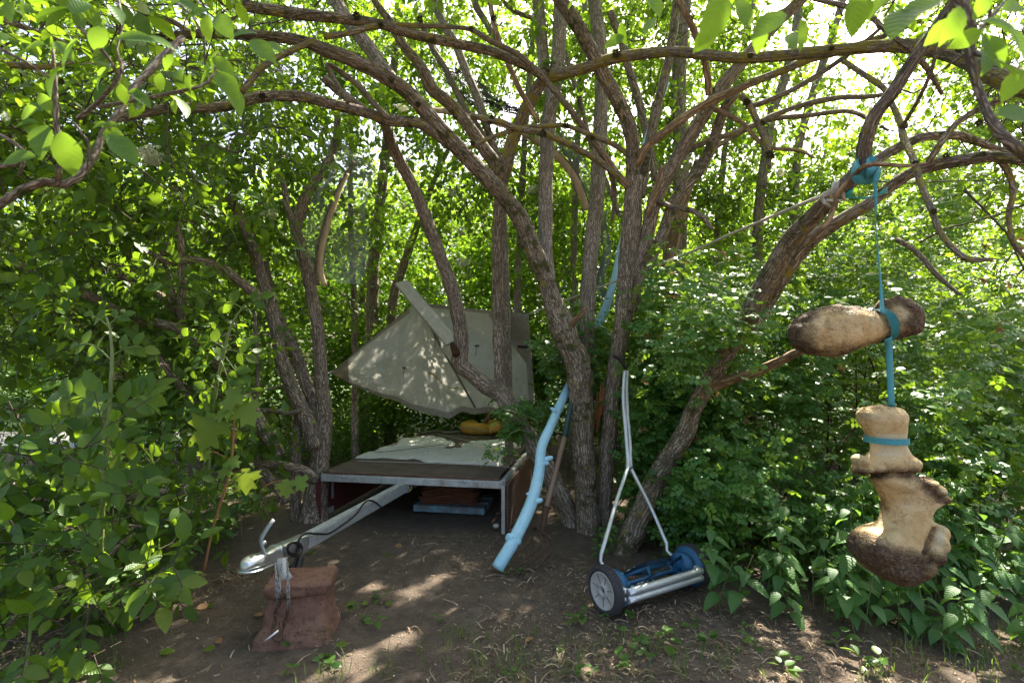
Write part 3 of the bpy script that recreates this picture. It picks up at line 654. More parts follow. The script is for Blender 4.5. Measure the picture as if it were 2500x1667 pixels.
for (u, v) in ((987, 898), (1164, 844), (1065, 824)):
    part('tie_loop', ribbon([TP(u - 5, v), TP(u + 6, v)], .022, [(0, 0, 1)] * 2, .005), M['tape_dark'], tp)
    part('tie_loop', tube([TP(u, v + 3), TP(u - 2, v + 14), TP(u - 3, v + 24)], .003, 5, .03), M['tape_dark'], tp)
for (u, v) in ((895, 949), (812, 908), (1283, 772), (1293, 880)):
    part('eyelet', tube([TP(u + 4 * math.cos(t), v + 3 * math.sin(t), .015) for t in np.linspace(0, 2 * PI, 9)], .005, 5, .01), M['galv'], tp)
M['plank_grey'] = wood_mat('painted_plank', (.28, .265, .21), (.40, .385, .31), .5, .75, bs=.25, axis=1)
pa, pb = W(979, 689, 5.15), W(1104, 838, 4.8)
pk = tag(part('wooden_plank', beam(pa, pb, .145, .028, bevel=.004, up=(.5, -.9, .45)), M['plank_grey']), 'long grey painted plank slanting over the top of the canvas sail', 'plank')
M['rope'] = plain_mat('pale_rope', (.42, .38, .30), .9, var=.3, scale=120, bs=.3)
tag(part('rope', tube([W(1003, 748, 5.30), W(1018, 745, 5.20), W(1038, 738, 5.24), W(1042, 735, 5.45)], .011, 6, .02), M['rope']), 'pale rope loop lashing the grey plank to the canvas corner', 'rope')
tag(part('rope', tube([W(808, 909, 4.99), W(700, 938, 4.7), W(593, 963, 4.4), W(560, 972, 4.25)], .008, 6, .05), M['rope']), 'taut pale rope from the pointed canvas corner to the bushes', 'rope')
tag(part('rope', tube([W(1288, 768, 5.23), W(1416, 720, 4.75), W(1650, 630, 3.85), W(1800, 565, 3.2), W(1960, 497, 2.62), W(2000, 482, 2.52)], .009, 6, .05), M['rope']), 'long grey guy rope running from the canvas to the leaning trunk', 'rope')
tag(part('rope', tube([W(1296, 864, 5.25), W(1330, 874, 4.9), W(1372, 884, 4.35)], .006, 6, .05), M['rope']), 'short pale rope tying the canvas edge to the central trunk', 'rope')
M['teal'] = plain_mat('teal_webbing', (.065, .27, .30), .75, var=.15, scale=160, bs=.4, spec=.3)
M['teal_dark'] = plain_mat('deep_teal_webbing', (.020, .15, .155), .7, var=.2, scale=160, bs=.4, spec=.3)
M['teal_cord'] = plain_mat('green_teal_cord', (.03, .32, .28), .7, var=.3, scale=90)
tag(part('cord', tube([W(806, 912, 4.98), W(803, 930, 4.97), W(800, 955, 4.97), W(798, 972, 4.97)], .006, 5, .02), M['teal_cord']), 'short teal cord end dangling below the pointed canvas corner', 'cord')

# ---------------------------------------------------------------- pale blue branch, garden fork
cr2 = lambda x, y: (1150 + x * .3827, 900 + y * .3827)
def TRc(pts, cf): return [(*cf(x, y), w) for x, y, w in pts]
k = NT('sky_blue_paint'); v = k.attr('bco').outputs['Vector']; n1 = k.noise(v, 16, 5, .6); n2 = k.noise(k.mapping(v, (1, 1, .2)), 60, 5, .75)
c = k.ramp(n1.outputs['Fac'], [(.3, (.34, .62, .74)), (.7, (.44, .70, .80))]); c = k.mix(k.ramp(n2.outputs['Fac'], [(.60, (0, 0, 0)), (.72, (.6, .6, .6))]), c, (.20, .33, .38))
k.bsdf(c, .55, 0, k.bump(k.mix(.4, n1.outputs['Fac'], n2.outputs['Fac']), .9, .02), .35); M['skyblue'] = k.m
bl = [(1214, 1387, 31, 3.38), (1252, 1322, 31, 3.46), (1285, 1256, 29, 3.58), (1304, 1206, 28, 3.68), (1316, 1149, 26, 3.8), (1323, 1091, 24, 3.9), (1347, 1034, 22, 4.05), (1370, 982, 21, 4.25), (1395, 930, 20, 4.55), (1425, 870, 20, 4.75), (1453, 808, 22, 4.78), (1478, 752, 20, 4.74), (1500, 680, 17, 4.7), (1518, 590, 14, 4.7), (1545, 470, 12, 4.75), (1575, 345, 11, 4.8), (1604, 268, 11, 4.85), (1631, 203, 9, 4.9)]
pts = [W(u, v, y) for u, v, w, y in bl]; rad = [w / 2 * y / F for u, v, w, y in bl]
pts[0][2] = max(pts[0][2], .02)
bb = thing('blue_branch', 'long pale blue painted branch leaning from the earth up through the trunks', 'branch', (pts[0][0], pts[0][1], 0))
part('branch_stem', tube(pts, rad, 18, .03, wob=.07, lump=.10, seed=3), M['skyblue'], bb)
for (x, y, dxx, dyy, r, L, yy) in ((243, 1072, -.5, .5, .026, .03, 3.46), (300, 1100, .8, .2, .02, .03, 3.45), (428, 840, .9, .2, .017, .05, 3.64), (488, 575, .9, .35, .017, .06, 3.83), (470, 600, .9, 0, .014, .05, 3.82), (468, 466, .1, -.1, .02, .035, 3.92), (527, 262, -.8, .5, .014, .045, 4.1), (368, 800, -.8, .2, .012, .03, 3.68)):
    u, v = cr2(x, y); c0 = W(u, v, yy)
    part('branch_knot', tube([c0 - np.array((dxx, 0, dyy)) * .02, c0 + np.array((dxx, -.35, dyy)) * L * .38, c0 + np.array((dxx, -.5, dyy)) * L * .62], [r * 1.25, r, r * .62], 12, .008, wob=.2, seed=x), M['skyblue'], bb)
M['shaft'] = wood_mat('fork_shaft', (.15, .095, .062), (.24, .165, .115), .8, .7, axis=2)
gf0 = W(1324, 1287, 3.62); fk = thing('garden_fork', 'old garden fork with wooden shaft and rusty curved tines beside the blue branch', 'fork', (gf0[0], gf0[1], 0))
part('shaft', tube([W(1331, 1250, 3.66), W(1337, 1225, 3.70), W(1352, 1170, 3.78), W(1378, 1065, 3.96)], [.021, .021, .02, .019], 12, .04), M['shaft'], fk)
part('grip', tube([W(1378, 1066, 3.96), W(1384, 1035, 4.0), W(1391, 1003, 4.05), W(1395, 985, 4.07)], [.022, .022, .021, .02], 12, .04), plain_mat('dark_green_grip', (.012, .045, .035), .6), fk)
part('socket', tube([W(1322, 1300, 3.60), W(1327, 1277, 3.63), W(1332, 1248, 3.66), W(1334, 1238, 3.68)], [.014, .021, .023, .023], 12, .02), M['rusty'], fk)
part('tine_bar', tube([W(1302, 1291, 3.66), W(1312, 1288, 3.62), W(1322, 1299, 3.60), W(1337, 1308, 3.56), W(1347, 1318, 3.53)], .010, 8, .02), M['rusty'], fk)
for i, (a, bm_, e) in enumerate(((0, (1292, 1325), (1228, 1378)), (1, (1318, 1330), (1250, 1396)), (2, (1334, 1338), (1264, 1402)), (3, (1347, 1345), (1306, 1392)))):
    st_ = [(1304, 1292, 3.65), (1318, 1296, 3.61), (1334, 1306, 3.57), (1347, 1318, 3.53)][i]
    ep = G(*e, .012)
    part('tine', tube([W(*st_), W(*bm_, 3.50), W((bm_[0] * .4 + e[0] * .6), (bm_[1] * .42 + e[1] * .58), 3.42), ep], [.0085, .0085, .0075, .004], 7, .03), M['rusty'], fk)

# ---------------------------------------------------------------- reel mower
M['mblue'] = plain_mat('blue_enamel', (.018, .105, .21), .48, var=.2, scale=20, dirt=(.06, .06, .06), dirt_lo=.62)
M['mdark'] = plain_mat('dark_blue_steel', (.012, .035, .065), .5, .4, var=.3, scale=30, dirt=(.05, .035, .025))
M['tyre'] = plain_mat('grey_black_tyre', (.040, .038, .040), .8, var=.3, scale=50, dirt=(.10, .08, .065), dirt_lo=.6)
M['hub'] = plain_mat('pale_grey_plastic', (.42, .40, .375), .6, var=.12, scale=14, dirt=(.25, .2, .16), dirt_lo=.66)
M['tubes'] = plain_mat('zinc_tube', (.55, .57, .56), .42, .6, var=.15, scale=50, bs=.05, dirt=(.28, .24, .2), dirt_lo=.66)
A0, A1 = np.array((.509, 2.84, .125)), np.array((1.09, 3.17, .128)); ma = (A1 - A0); ma[2] = 0; mL = np.linalg.norm(ma); ma /= mL
mf = np.array((ma[1], -ma[0], 0))                                    # forward of the mower: towards the camera's right
mo = thing('reel_mower', 'push reel lawn mower with blue body and grey wheel discs beside the trunks', 'lawn mower', ((A0 + A1)[0] / 2, (A0 + A1)[1] / 2, 0))
def axM(c, z): 
    return np.vstack([np.hstack([np.stack([mf, ez, z], 1), np.asarray(c)[:, None]]), (0, 0, 0, 1)])
for c, sgn in ((A0, -1), (A1, 1)):
    out_ = ma * sgn; Mx = axM(c, out_)
    wh = part('wheel', lathe([(.098, .018), (.100, .026), (.112, .029), (.120, .026), (.1245, .018), (.1245, -.018), (.120, -.026), (.1, -.028), (.09, -.02)], 60, M=Mx), M['tyre'], mo)
    tg = Geo()
    for i in range(56):
        t = i * 2 * PI / 56
        for zz, off in ((.012, 0), (-.012, .5)):
            tt = t + off * 2 * PI / 56; cc = xf(np.array([(.125 * math.cos(tt), .125 * math.sin(tt), zz)]), Mx)[0]
            e1 = mf * -math.sin(tt) + ez * math.cos(tt); e2 = mf * math.cos(tt) + ez * math.sin(tt)
            box(cc, (.0075, .005, .02), np.stack([e1, e2, out_], 1), 0, tg)
    part('tread', tg, M['tyre'], wh, smooth=False)
    if sgn < 0:
        part('hub_disc', lathe([(.0, .012), (.012, .012), (.012, .020), (.022, .022), (.024, .026), (.030, .026), (.033, .019), (.05, .0165), (.088, .022), (.092, .027), (.097, .027), (.099, .02)], 60, M=Mx), M['hub'], wh)
        part('hub_cap', lathe([(0, .016), (.010, .0155), (.0125, .013)], 16, M=Mx), M['rusty'], wh)
        rb = Geo()
        for i in range(7):
            t = i * 2 * PI / 7 + .3; a = xf(np.array([(.034 * math.cos(t), .034 * math.sin(t), .0185), (.085 * math.cos(t), .085 * math.sin(t), .0222)]), Mx); beam(a[0], a[1], .0022, .002, rb, 0, up=out_)
            part('hub_rib', rb, M['tyre'], wh); rb = Geo()
    else:
        part('hub_disc', lathe([(0, .02), (.09, .022), (.099, .02)], 40, M=Mx), M['hub'], wh)
    # blue side casting inside the wheel
    part('side_casting', lathe([(0, -.048), (.040, -.048), (.058, -.044), (.070, -.046), (.092, -.038), (.098, -.032), (.113, -.030), (.116, -.024), (.113, -.018)], 48, M=Mx), M['mblue'], mo)
    base = c - out_ * .075
    part('side_plate', loft(np.array([superring(base - out_ * q, mf, ez, .075, .085, 3, 20) for q in (-.022, .022)])), M['mblue'], mo)
# reel of helical blades
rc0, rc1 = A0 + ma * .09 - mf * .0 + ez * .0, A1 - ma * .09
part('reel_shaft', tube([rc0, rc1], .011, 10, .2, wob=0), M['mblue'], mo)
NBl = 5
for i in range(NBl):
    rr = []
    for q in np.linspace(0, 1, 24):
        t = i * 2 * PI / NBl + q * 1.5; c = rc0 + (rc1 - rc0) * q; rad_ = mf * math.cos(t) + ez * math.sin(t); tan_ = -mf * math.sin(t) + ez * math.cos(t)
        a, b = c + rad_ * .058, c + rad_ * .083 - tan_ * .006
        rr.append([a - tan_ * .0022, b - tan_ * .0022, b + tan_ * .0022, a + tan_ * .0022])
    part('reel_blade', loft(np.array(rr)), M['mdark'], mo, smooth=False)
for q in (.12, .5, .88):
    c = rc0 + (rc1 - rc0) * q; sg = Geo()
    for i in range(NBl):
        t = i * 2 * PI / NBl + q * 1.5; d = mf * math.cos(t) + ez * math.sin(t); beam(c, c + d * .07, .004, .018, sg, .001, up=ma)
    part('reel_spider', sg, M['mblue'], mo)
part('cutter_bar', beam(A0 + ma * .06 - mf * -.02 - ez * .085, A1 - ma * .06 + mf * .02 - ez * .085, .05, .014), M['mblue'], mo)
part('tie_bar', tube([A0 + ma * .06 - mf * .06 + ez * .02, A1 - ma * .06 - mf * .06 + ez * .02], .012, 10, .2, wob=0), M['mblue'], mo)
for dzz in (.018, -.022):
    s0, s1 = A0 + ma * .05, A1 - ma * .05; f_ = mf * .125 + ez * (.006 + dzz)
    part('front_tube', tube([s0 + mf * .03 + ez * dzz, s0 + mf * .085 + ez * dzz, s0 + ma * .012 + mf * .115 + ez * dzz, s0 + ma * .05 + f_, s1 - ma * .05 + f_, s1 - ma * .012 + mf * .115 + ez * dzz, s1 + mf * .085 + ez * dzz, s1 + mf * .03 + ez * dzz], .0185, 14, .012, wob=0), M['tubes'], mo)
# handle
J = W(1535, 1140, 3.42); gl, gr = W(1466, 1368, 2.98), W(1628, 1344, 3.22)
sd = np.array((1., .1, 0))
part('handle_fork', tube([A0 + ma * .06 - mf * .01 + ez * .03, gl, W(1468, 1352, 2.99), W(1476, 1325, 3.02), W(1508, 1215, 3.25), W(1529, 1152, 3.38), W(1533, 1132, 3.42), W(1528, 1060, 3.5), W(1522, 985, 3.58), W(1523, 930, 3.64), W(1526, 905, 3.66)], [.009, .009, .0115, .012, .012, .012, .012, .012, .012, .012, .012], 10, .03, wob=0), M['tubes'], mo)
part('handle_fork', tube([A1 - ma * .075 - mf * .01 + ez * .03, gr, W(1627, 1325, 3.23), W(1622, 1314, 3.24), W(1590, 1240, 3.35), W(1548, 1158, 3.40), W(1540, 1134, 3.44), W(1536, 1060, 3.53), W(1530, 985, 3.61), W(1530, 930, 3.67), W(1532, 905, 3.69)], [.010, .010, .012, .012, .012, .012, .012, .012, .012, .012, .012], 10, .03, wob=0), M['tubes'], mo)
part('fork_band', tube([J + .026 * np.array((math.cos(t), math.sin(t) * .7, .1 * math.cos(t))) for t in np.linspace(0, 2 * PI, 13)], .005, 6, .01, wob=0), M['mdark'], mo)
part('handle_bar', tube([W(1497, 868, 3.66), W(1515, 878, 3.66), W(1528, 900, 3.67)], [.015, .014, .012], 10, .02, wob=0), M['black'], mo)

# ---------------------------------------------------------------- hanging bones and teal webbing
k = NT('old_bone'); v = k.attr('bco').outputs['Vector']; dt = k.attr('dirt').outputs['Fac']; n1 = k.noise(v, 9, 6, .7); n2 = k.noise(v, 60, 5, .75); n3 = k.noise(v, 22, 5, .7)
c = k.ramp(n1.outputs['Fac'], [(.3, (.41, .25, .10)), (.5, (.53, .37, .17)), (.7, (.63, .50, .30))])
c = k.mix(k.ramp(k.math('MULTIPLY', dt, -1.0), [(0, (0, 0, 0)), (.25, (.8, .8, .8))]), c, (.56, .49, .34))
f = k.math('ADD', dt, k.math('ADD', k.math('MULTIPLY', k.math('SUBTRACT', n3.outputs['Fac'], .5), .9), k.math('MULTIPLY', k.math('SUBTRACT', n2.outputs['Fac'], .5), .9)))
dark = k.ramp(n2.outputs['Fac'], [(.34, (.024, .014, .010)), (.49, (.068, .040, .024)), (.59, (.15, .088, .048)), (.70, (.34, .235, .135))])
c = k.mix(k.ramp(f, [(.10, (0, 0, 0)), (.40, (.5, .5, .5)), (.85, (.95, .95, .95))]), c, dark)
c = k.mix(k.ramp(n2.outputs['Fac'], [(.60, (0, 0, 0)), (.70, (.6, .6, .6))]), c, (.10, .06, .03))
vp = k.n('TexVoronoi'); vp.inputs['Scale'].default_value = 130; k.l(v, vp.inputs['Vector'])
rough_h = k.mix(.4, k.mix(.5, n3.outputs['Fac'], n2.outputs['Fac']), vp.outputs['Distance']); hgt_ = k.mix(k.ramp(f, [(.1, (.22, .22, .22)), (.5, (1, 1, 1))]), (.5, .5, .5), rough_h)
k.bsdf(c, .72, 0, k.bump(hgt_, .9, .028), .3); M['bone'] = k.m
YB = 2.31
def bone_mesh(name, lofts, balls, dirtf, label, voxel=.008, amp=.009, groove=lambda V: 0):
    g = Geo()
    for rings in lofts: loft(rings, g)
    for c, r in balls:
        bm = bmesh.new(); bmesh.ops.create_icosphere(bm, subdivisions=3, radius=1); V = np.array([x.co[:] for x in bm.verts]); T = [[x.index for x in f.verts] for f in bm.faces]; bm.free()
        g.add(np.asarray(c) + V * np.asarray(r), None, T)
    me = mesh_from(name + '_raw', g); o = link(name, me)
    md = o.modifiers.new('r', 'REMESH'); md.mode = 'VOXEL'; md.voxel_size = voxel
    ms = o.modifiers.new('s', 'SMOOTH'); ms.factor = .5; ms.iterations = 3
    dg = bpy.context.evaluated_depsgraph_get(); e = o.evaluated_get(dg); m2 = bpy.data.meshes.new_from_object(e); o.modifiers.clear()
    n = len(m2.vertices); V = np.empty(n * 3, np.float32); m2.vertices.foreach_get('co', V); V = V.reshape(-1, 3).astype(float)
    N = np.empty(n * 3, np.float32); m2.vertices.foreach_get('normal', N); N = N.reshape(-1, 3)
    q = V.copy(); d = fbm(q * 11, 4); d2 = fbm(q * 45, 3); dirt = dirtf(V); dirt = dirt * (.95 + 1.0 * fbm(q * 12 + 3, 3)) + .22 * fbm(q * 8 + 31, 3)
    V = V + N * (amp * d + .012 * fbm(q * 22 + 7, 3) * np.clip(dirt, 0, 1) + .007 * d2 * np.clip(dirt + .15, 0, 1) - groove(V))[:, None]
    m2.vertices.foreach_set('co', V.astype(np.float32).ravel())
    a = m2.attributes.new('bco', 'FLOAT_VECTOR', 'POINT'); a.data.foreach_set('vector', (q - q.mean(0)).astype(np.float32).ravel())
    a = m2.attributes.new('dirt', 'FLOAT', 'POINT'); a.data.foreach_set('value', dirt.astype(np.float32))
    m2.polygons.foreach_set('use_smooth', np.ones(len(m2.polygons), bool)); m2.materials.clear(); m2.materials.append(M['bone'])
    o.data = m2; bpy.data.meshes.remove(me)
    return tag(o, label, 'bone')
def interp_rings(secs, mk, n=60):
    s = np.array(secs, float); t = np.linspace(0, len(s) - 1, n); out = []
    for q in t:
        i = min(int(q), len(s) - 2); f = q - i; f = f * f * (3 - 2 * f) * .5 + f * .5; out.append(mk(*(s[i] * (1 - f) + s[i + 1] * f)))
    return np.array(out)
c7 = lambda x, y: (1850 + x * .3826, 350 + y * .3826)
# upper bone: sections across x: (x, top, bottom, half depth)
us = [(226, 1195, 1235, .02), (245, 1150, 1268, .06), (300, 1098, 1322, .10), (400, 1050, 1358, .125), (550, 1020, 1352, .13), (680, 1045, 1302, .10), (760, 1078, 1272, .075), (800, 1062, 1262, .08), (840, 1003, 1256, .10), (890, 972, 1246, .12), (945, 980, 1236, .12), (995, 1030, 1220, .09), (1024, 1095, 1200, .035)]
def mkU(x, t, b, hd):
    u, vt = c7(x, t); _, vb = c7(x, b); pt, pb_ = W(u, vt, YB - .25 * hd), W(u, vb, YB - .25 * hd); pt[1] = pb_[1] = YB; c = (pt + pb_) / 2
    return superring(c, (0, 1, 0), (0, 0, 1), hd, (pt - pb_)[2] / 2, 2.2, 28)
ux = lambda V: (proj(V)[0] - 1850) / .3826
uy = lambda V: (proj(V)[1] - 350) / .3826
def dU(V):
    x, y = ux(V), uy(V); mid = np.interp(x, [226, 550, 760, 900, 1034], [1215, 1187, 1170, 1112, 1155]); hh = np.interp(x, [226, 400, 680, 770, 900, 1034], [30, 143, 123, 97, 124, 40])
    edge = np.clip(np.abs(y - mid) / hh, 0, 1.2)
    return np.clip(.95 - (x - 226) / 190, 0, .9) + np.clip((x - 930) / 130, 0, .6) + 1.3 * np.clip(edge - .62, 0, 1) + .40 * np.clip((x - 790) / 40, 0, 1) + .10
bone1 = bone_mesh('bone', [interp_rings(us, mkU)], [], dU, 'long brown bone hanging crosswise in the upper teal strap')
c8 = lambda x, y: (1900 + x * .3827, 900 + y * .3827)
ls = [(243, 610, 745, .03), (255, 565, 795, .06), (290, 543, 819, .085), (330, 548, 818, .085), (390, 578, 811, .07), (450, 605, 807, .065), (490, 627, 808, .065), (540, 632, 832, .07), (585, 600, 868, .085), (625, 590, 890, .09), (660, 600, 878, .08), (678, 635, 850, .06)]
ls2 = [(668, 640, 860, .05), (690, 615, 900, .08), (730, 640, 985, .10), (775, 662, 1045, .09), (815, 678, 1078, .08), (850, 690, 1062, .075), (885, 700, 1010, .08), (930, 702, 978, .08), (980, 690, 975, .085), (1025, 660, 965, .095), (1045, 565, 955, .105), (1080, 530, 955, .11), (1120, 515, 960, .115), (1180, 520, 975, .12), (1240, 550, 975, .12), (1300, 610, 945, .11), (1340, 680, 890, .085), (1364, 740, 845, .04)]
def mkL(y, a, b, hd):
    ua, v = c8(a, y); ub, _ = c8(b, y); p, q = W(ua, v, YB - .25 * hd), W(ub, v, YB - .25 * hd); p[1] = q[1] = YB; return superring((p + q) / 2, (0, 1, 0), (1, 0, 0), hd, (q - p)[0] / 2, 2.3, 28)
def ball8(x, y, rx, ry, rd, oy=0): 
    s = .3827 * YB / F; s *= .95; p = W(*c8(x, y), YB + oy - .25 * rd); p[1] = YB + oy; return (p, (rx * s, rd, ry * s))
lx = lambda V: (proj(V)[0] - 1900) / .3827
ly = lambda V: (proj(V)[1] - 900) / .3827
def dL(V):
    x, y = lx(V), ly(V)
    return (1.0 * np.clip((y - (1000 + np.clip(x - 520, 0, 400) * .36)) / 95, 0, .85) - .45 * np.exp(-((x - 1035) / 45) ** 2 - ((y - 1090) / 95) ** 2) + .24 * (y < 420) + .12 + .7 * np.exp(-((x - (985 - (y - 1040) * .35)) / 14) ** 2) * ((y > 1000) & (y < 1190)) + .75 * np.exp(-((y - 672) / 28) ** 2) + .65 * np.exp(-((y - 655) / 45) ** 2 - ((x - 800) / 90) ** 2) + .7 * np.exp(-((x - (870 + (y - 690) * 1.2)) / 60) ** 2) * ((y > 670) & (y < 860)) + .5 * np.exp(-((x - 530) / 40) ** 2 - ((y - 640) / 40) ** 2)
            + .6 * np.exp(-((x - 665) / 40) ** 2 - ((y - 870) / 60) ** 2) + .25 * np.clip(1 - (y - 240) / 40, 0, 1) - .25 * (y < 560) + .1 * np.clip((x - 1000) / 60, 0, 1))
bone2 = bone_mesh('bone', [interp_rings(ls, mkL), interp_rings(ls2, mkL, 80)],
    [ball8(540, 588, 40, 38, .055, -.05), ball8(553, 650, 46, 46, .06, -.05), ball8(610, 645, 50, 36, .07, -.03), ball8(868, 600, 30, 34, .06, -.04), ball8(850, 610, 45, 42, .07, -.03),
     ball8(925, 722, 80, 34, .10, -.02), ball8(1000, 772, 62, 40, .09, -.02), ball8(1056, 826, 32, 30, .06, -.02), ball8(1040, 1045, 40, 50, .06, -.06), ball8(1028, 1115, 46, 70, .07, -.075), ball8(995, 1190, 60, 70, .08, -.08), ball8(930, 1260, 70, 60, .08, -.07), ball8(610, 1150, 95, 105, .12, -.02), ball8(760, 1270, 120, 85, .12, -.03)],
    dL, groove=lambda V: .015 * np.exp(-((ly(V) - (676 - .03 * (lx(V) - 700))) / 9) ** 2) + .018 * np.exp(-((lx(V) - (985 - (ly(V) - 1040) * .35)) / 14) ** 2) * ((ly(V) > 1010) & (ly(V) < 1180)), label='knobbly lower bone of two lobes with cream neck hanging over the nettles')
# webbing: knot wrap on the leaning branch, thin drop, band round the upper bone, flat drop, band round the neck
c9 = lambda x, y: (1960 + x * .12755, 350 + y * .12755)
ws = thing('webbing_strap', 'teal webbing strap hanging from the leaning branch and holding both bones', 'strap', W(2133, 440, YB))
part('strap_drop', ribbon([W(*c9(1385, 690), 2.24), W(*c9(1390, 900), 2.25), W(*c9(1400, 1150), 2.26), W(2138, 545, 2.27), W(2146, 640, 2.28), W(2152, 720, 2.25), W(2155, 765, 2.195)], [.022, .020, .013, .006, .009, .014, .020], [(1, .5, 0), (1, .3, 0), (1, .2, 0), (.7, .7, 0), (.9, .5, 0), (1, .1, 0), (1, .1, 0)], .003), M['teal'], ws)
def band(cpts, ring_c, hw, hz, ax, width, lean, mat):
    return None
rr = []
uvb = [(2143, 757), (2166, 832)]
cc = (W(2143, 757, YB - .02) + W(2163, 832, YB - .02)) / 2; cc[1] = YB; zdir = W(2140, 757, YB) - W(2160, 832, YB); hz = np.linalg.norm(zdir) / 2 + .006; zdir /= np.linalg.norm(zdir); xdir = np.cross((0, 1., 0), zdir)
part('bone_band', loft(np.array([superring(cc + xdir * q, (0, 1, 0), zdir, .097, hz, 2.3, 36) for q in (-.0195, .0195)]), cap=False), M['teal_dark'], ws)
part('strap_drop', ribbon([W(2168, 826, 2.22), W(2171, 860, 2.27), W(2174, 930, 2.29), W(2176, 985, 2.30), W(2176, 1000, 2.36)], .033, [(1, .15, 0)] * 5, .003), M['teal'], ws)
ncx = (W(*c8(605, 455), YB - .018) + W(*c8(808, 455), YB - .018)) / 2; ncx[1] = YB; hwx = (W(*c8(808, 455), YB) - W(*c8(605, 455), YB))[0] / 2 + .006
part('neck_band', loft(np.array([superring(ncx + ez * q, (0, 1, 0), (1, 0, 0), .082, hwx + .004, 2.3, 36) for q in (-.0135, .0135)]), cap=False), M['teal'], ws)
kn = [(1010, 350, .02), (985, 560, .05)]
def wrapband(pts, widths, mat, yy, dirs): return ribbon([W(*c9(x, y), d) for (x, y), d in zip(pts, yy)], widths, dirs, .004)
part('wrap', wrapband([(1005, 330), (1000, 500), (1060, 640), (1190, 640), (1330, 640), (1420, 560), (1440, 430)], [.03, .045, .06, .07, .06, .05, .03], None, [2.38, 2.31, 2.28, 2.27, 2.27, 2.29, 2.36], [(.6, 0, .8), (.5, 0, .8), (.1, -.3, 1), (0, -.3, 1), (0, -.3, 1), (-.4, -.2, 1), (-.6, 0, .8)]), M['teal'], ws)
part('wrap', wrapband([(1320, 230), (1310, 330), (1290, 480), (1280, 600), (1250, 680)], [.012, .04, .05, .06, .03], None, [2.36, 2.30, 2.27, 2.255, 2.27], [(1, 0, 0)] * 5), M['teal'], ws)
part('wrap', wrapband([(1440, 420), (1430, 560), (1400, 680), (1385, 740)], [.015, .03, .026, .02], None, [2.33, 2.26, 2.245, 2.24], [(1, .2, 0)] * 4), M['teal'], ws)
part('wrap', wrapband([(1290, 280), (1350, 300), (1390, 340), (1330, 380)], [.02, .03, .03, .02], None, [2.31, 2.29, 2.29, 2.3], [(.4, 0, 1)] * 4), M['teal'], ws)
part('wrap_fold', tube([W(*c9(1205, 470), 2.245), W(*c9(1210, 560), 2.235), W(*c9(1205, 650), 2.245)], .006, 6, .02), M['teal_dark'], ws)
part('wrap_fold', tube([W(*c9(1450, 460), 2.25), W(*c9(1380, 560), 2.235), W(*c9(1290, 640), 2.245)], .004, 6, .02), M['teal_dark'], ws)
# rope coil and frayed teal cord on the same trunk
rc = thing('rope_coil', 'pale rope hitched in several turns round the leaning trunk', 'rope', W(2041, 472, 2.5))
def C9(x, y, d): return W(*c9(x, y), d)
for i, o_ in enumerate((0, 28, 56, 84)):
    part('rope_turn', tube([C9(560 + o_, 1130, 2.52), C9(555 + o_, 950, 2.43), C9(610 + o_ * .7, 760, 2.44), C9(690 + o_ * .4, 745, 2.55)], .008, 6, .02), M['rope'], rc)
for i, o_ in enumerate((0, 25, 50)):
    part('rope_turn', tube([C9(550, 900 + o_, 2.45), C9(400, 960 + o_, 2.44), C9(350, 1010 + o_, 2.47), C9(400, 1090 + o_, 2.45), C9(540, 1220 - o_ * .3, 2.44)], .007, 6, .02), M['rope'], rc)
for o_ in (0, 22, 44): part('rope_turn', tube([C9(700 + o_, 880, 2.42), C9(740 + o_, 980, 2.40), C9(810 - o_ * .5, 1080, 2.42)], .007, 6, .02), M['rope'], rc)
part('rope_turn', tube([C9(450, 1090, 2.42), C9(600, 1100, 2.41), C9(750, 1080, 2.42)], .007, 6, .02), M['rope'], rc)
tc = thing('cord', 'frayed green teal cord stretched between the rope coil and the next branch', 'cord', C9(900, 1040, 2.44))
part('cord_run', tube([C9(690, 1030, 2.46), C9(820, 1020, 2.43), C9(1000, 1045, 2.42), C9(1200, 1050, 2.41), C9(1370, 1000, 2.41), C9(1430, 990, 2.42)], [.007, .009, .004, .006, .004, .004], 6, .02, wob=.3), M['teal_cord'], tc)
part('cord_loop', tube([C9(820, 1020, 2.43), C9(890, 950, 2.42), C9(945, 880, 2.44), C9(930, 850, 2.46)], [.009, .01, .008, .006], 6, .02, wob=.3), M['teal_cord'], tc)
for a, b in ((0, -60), (10, -30), (20, 0), (-8, -85)):
    part('frayed_end', tube([C9(1430, 990, 2.42), C9(1520, 960 + b * .6, 2.43), C9(1620, 930 + b + a, 2.45)], .0025, 5, .02), M['teal_cord'], tc)
# ---------------------------------------------------------------- trees: trunks and branches (pixel width w, forward distance y)
def stemW(name, parent, pts, mat, thick=False, label=None, seed=0.0, ends=None):
    """pts: (u, v, w, y); None for y is interpolated"""
    ys = [p[3] if len(p) > 3 else None for p in pts]; kn_ = [i for i, y in enumerate(ys) if y is not None]
    ys = np.interp(range(len(pts)), kn_, [ys[i] for i in kn_])
    P = [W(p[0], p[1], y) for p, y in zip(pts, ys)]; rad = [p[2] / 2 * y / F for p, y in zip(pts, ys)]
    if ends == 'root': P[0][2] = -.08
    mw = float(np.mean(rad))
    if thick: gg = tube(P, rad, 34, .028, ridge=min(.011, mw * .13), nr=11, wob=.06, seed=seed, lump=.06)
    else: gg = tube(P, rad, max(7, min(16, int(mw * 500))), .035, wob=.10, seed=seed, lump=.18)
    STEMS.append((parent, np.array(P), np.array(rad)))
    return part(name, gg, M[mat], parent, label=label)
STEMS = []
T_ = {}
def tree(key, name, label, base, cat='tree', group=None):
    T_[key] = thing(name, label, cat, (base[0], base[1], 0), group); return T_[key]
tree('A', 'forked_tree', 'thick rough barked tree forking above a knot, beside the pale blue branch', W(1430, 1285, 4.25))
A = T_['A']
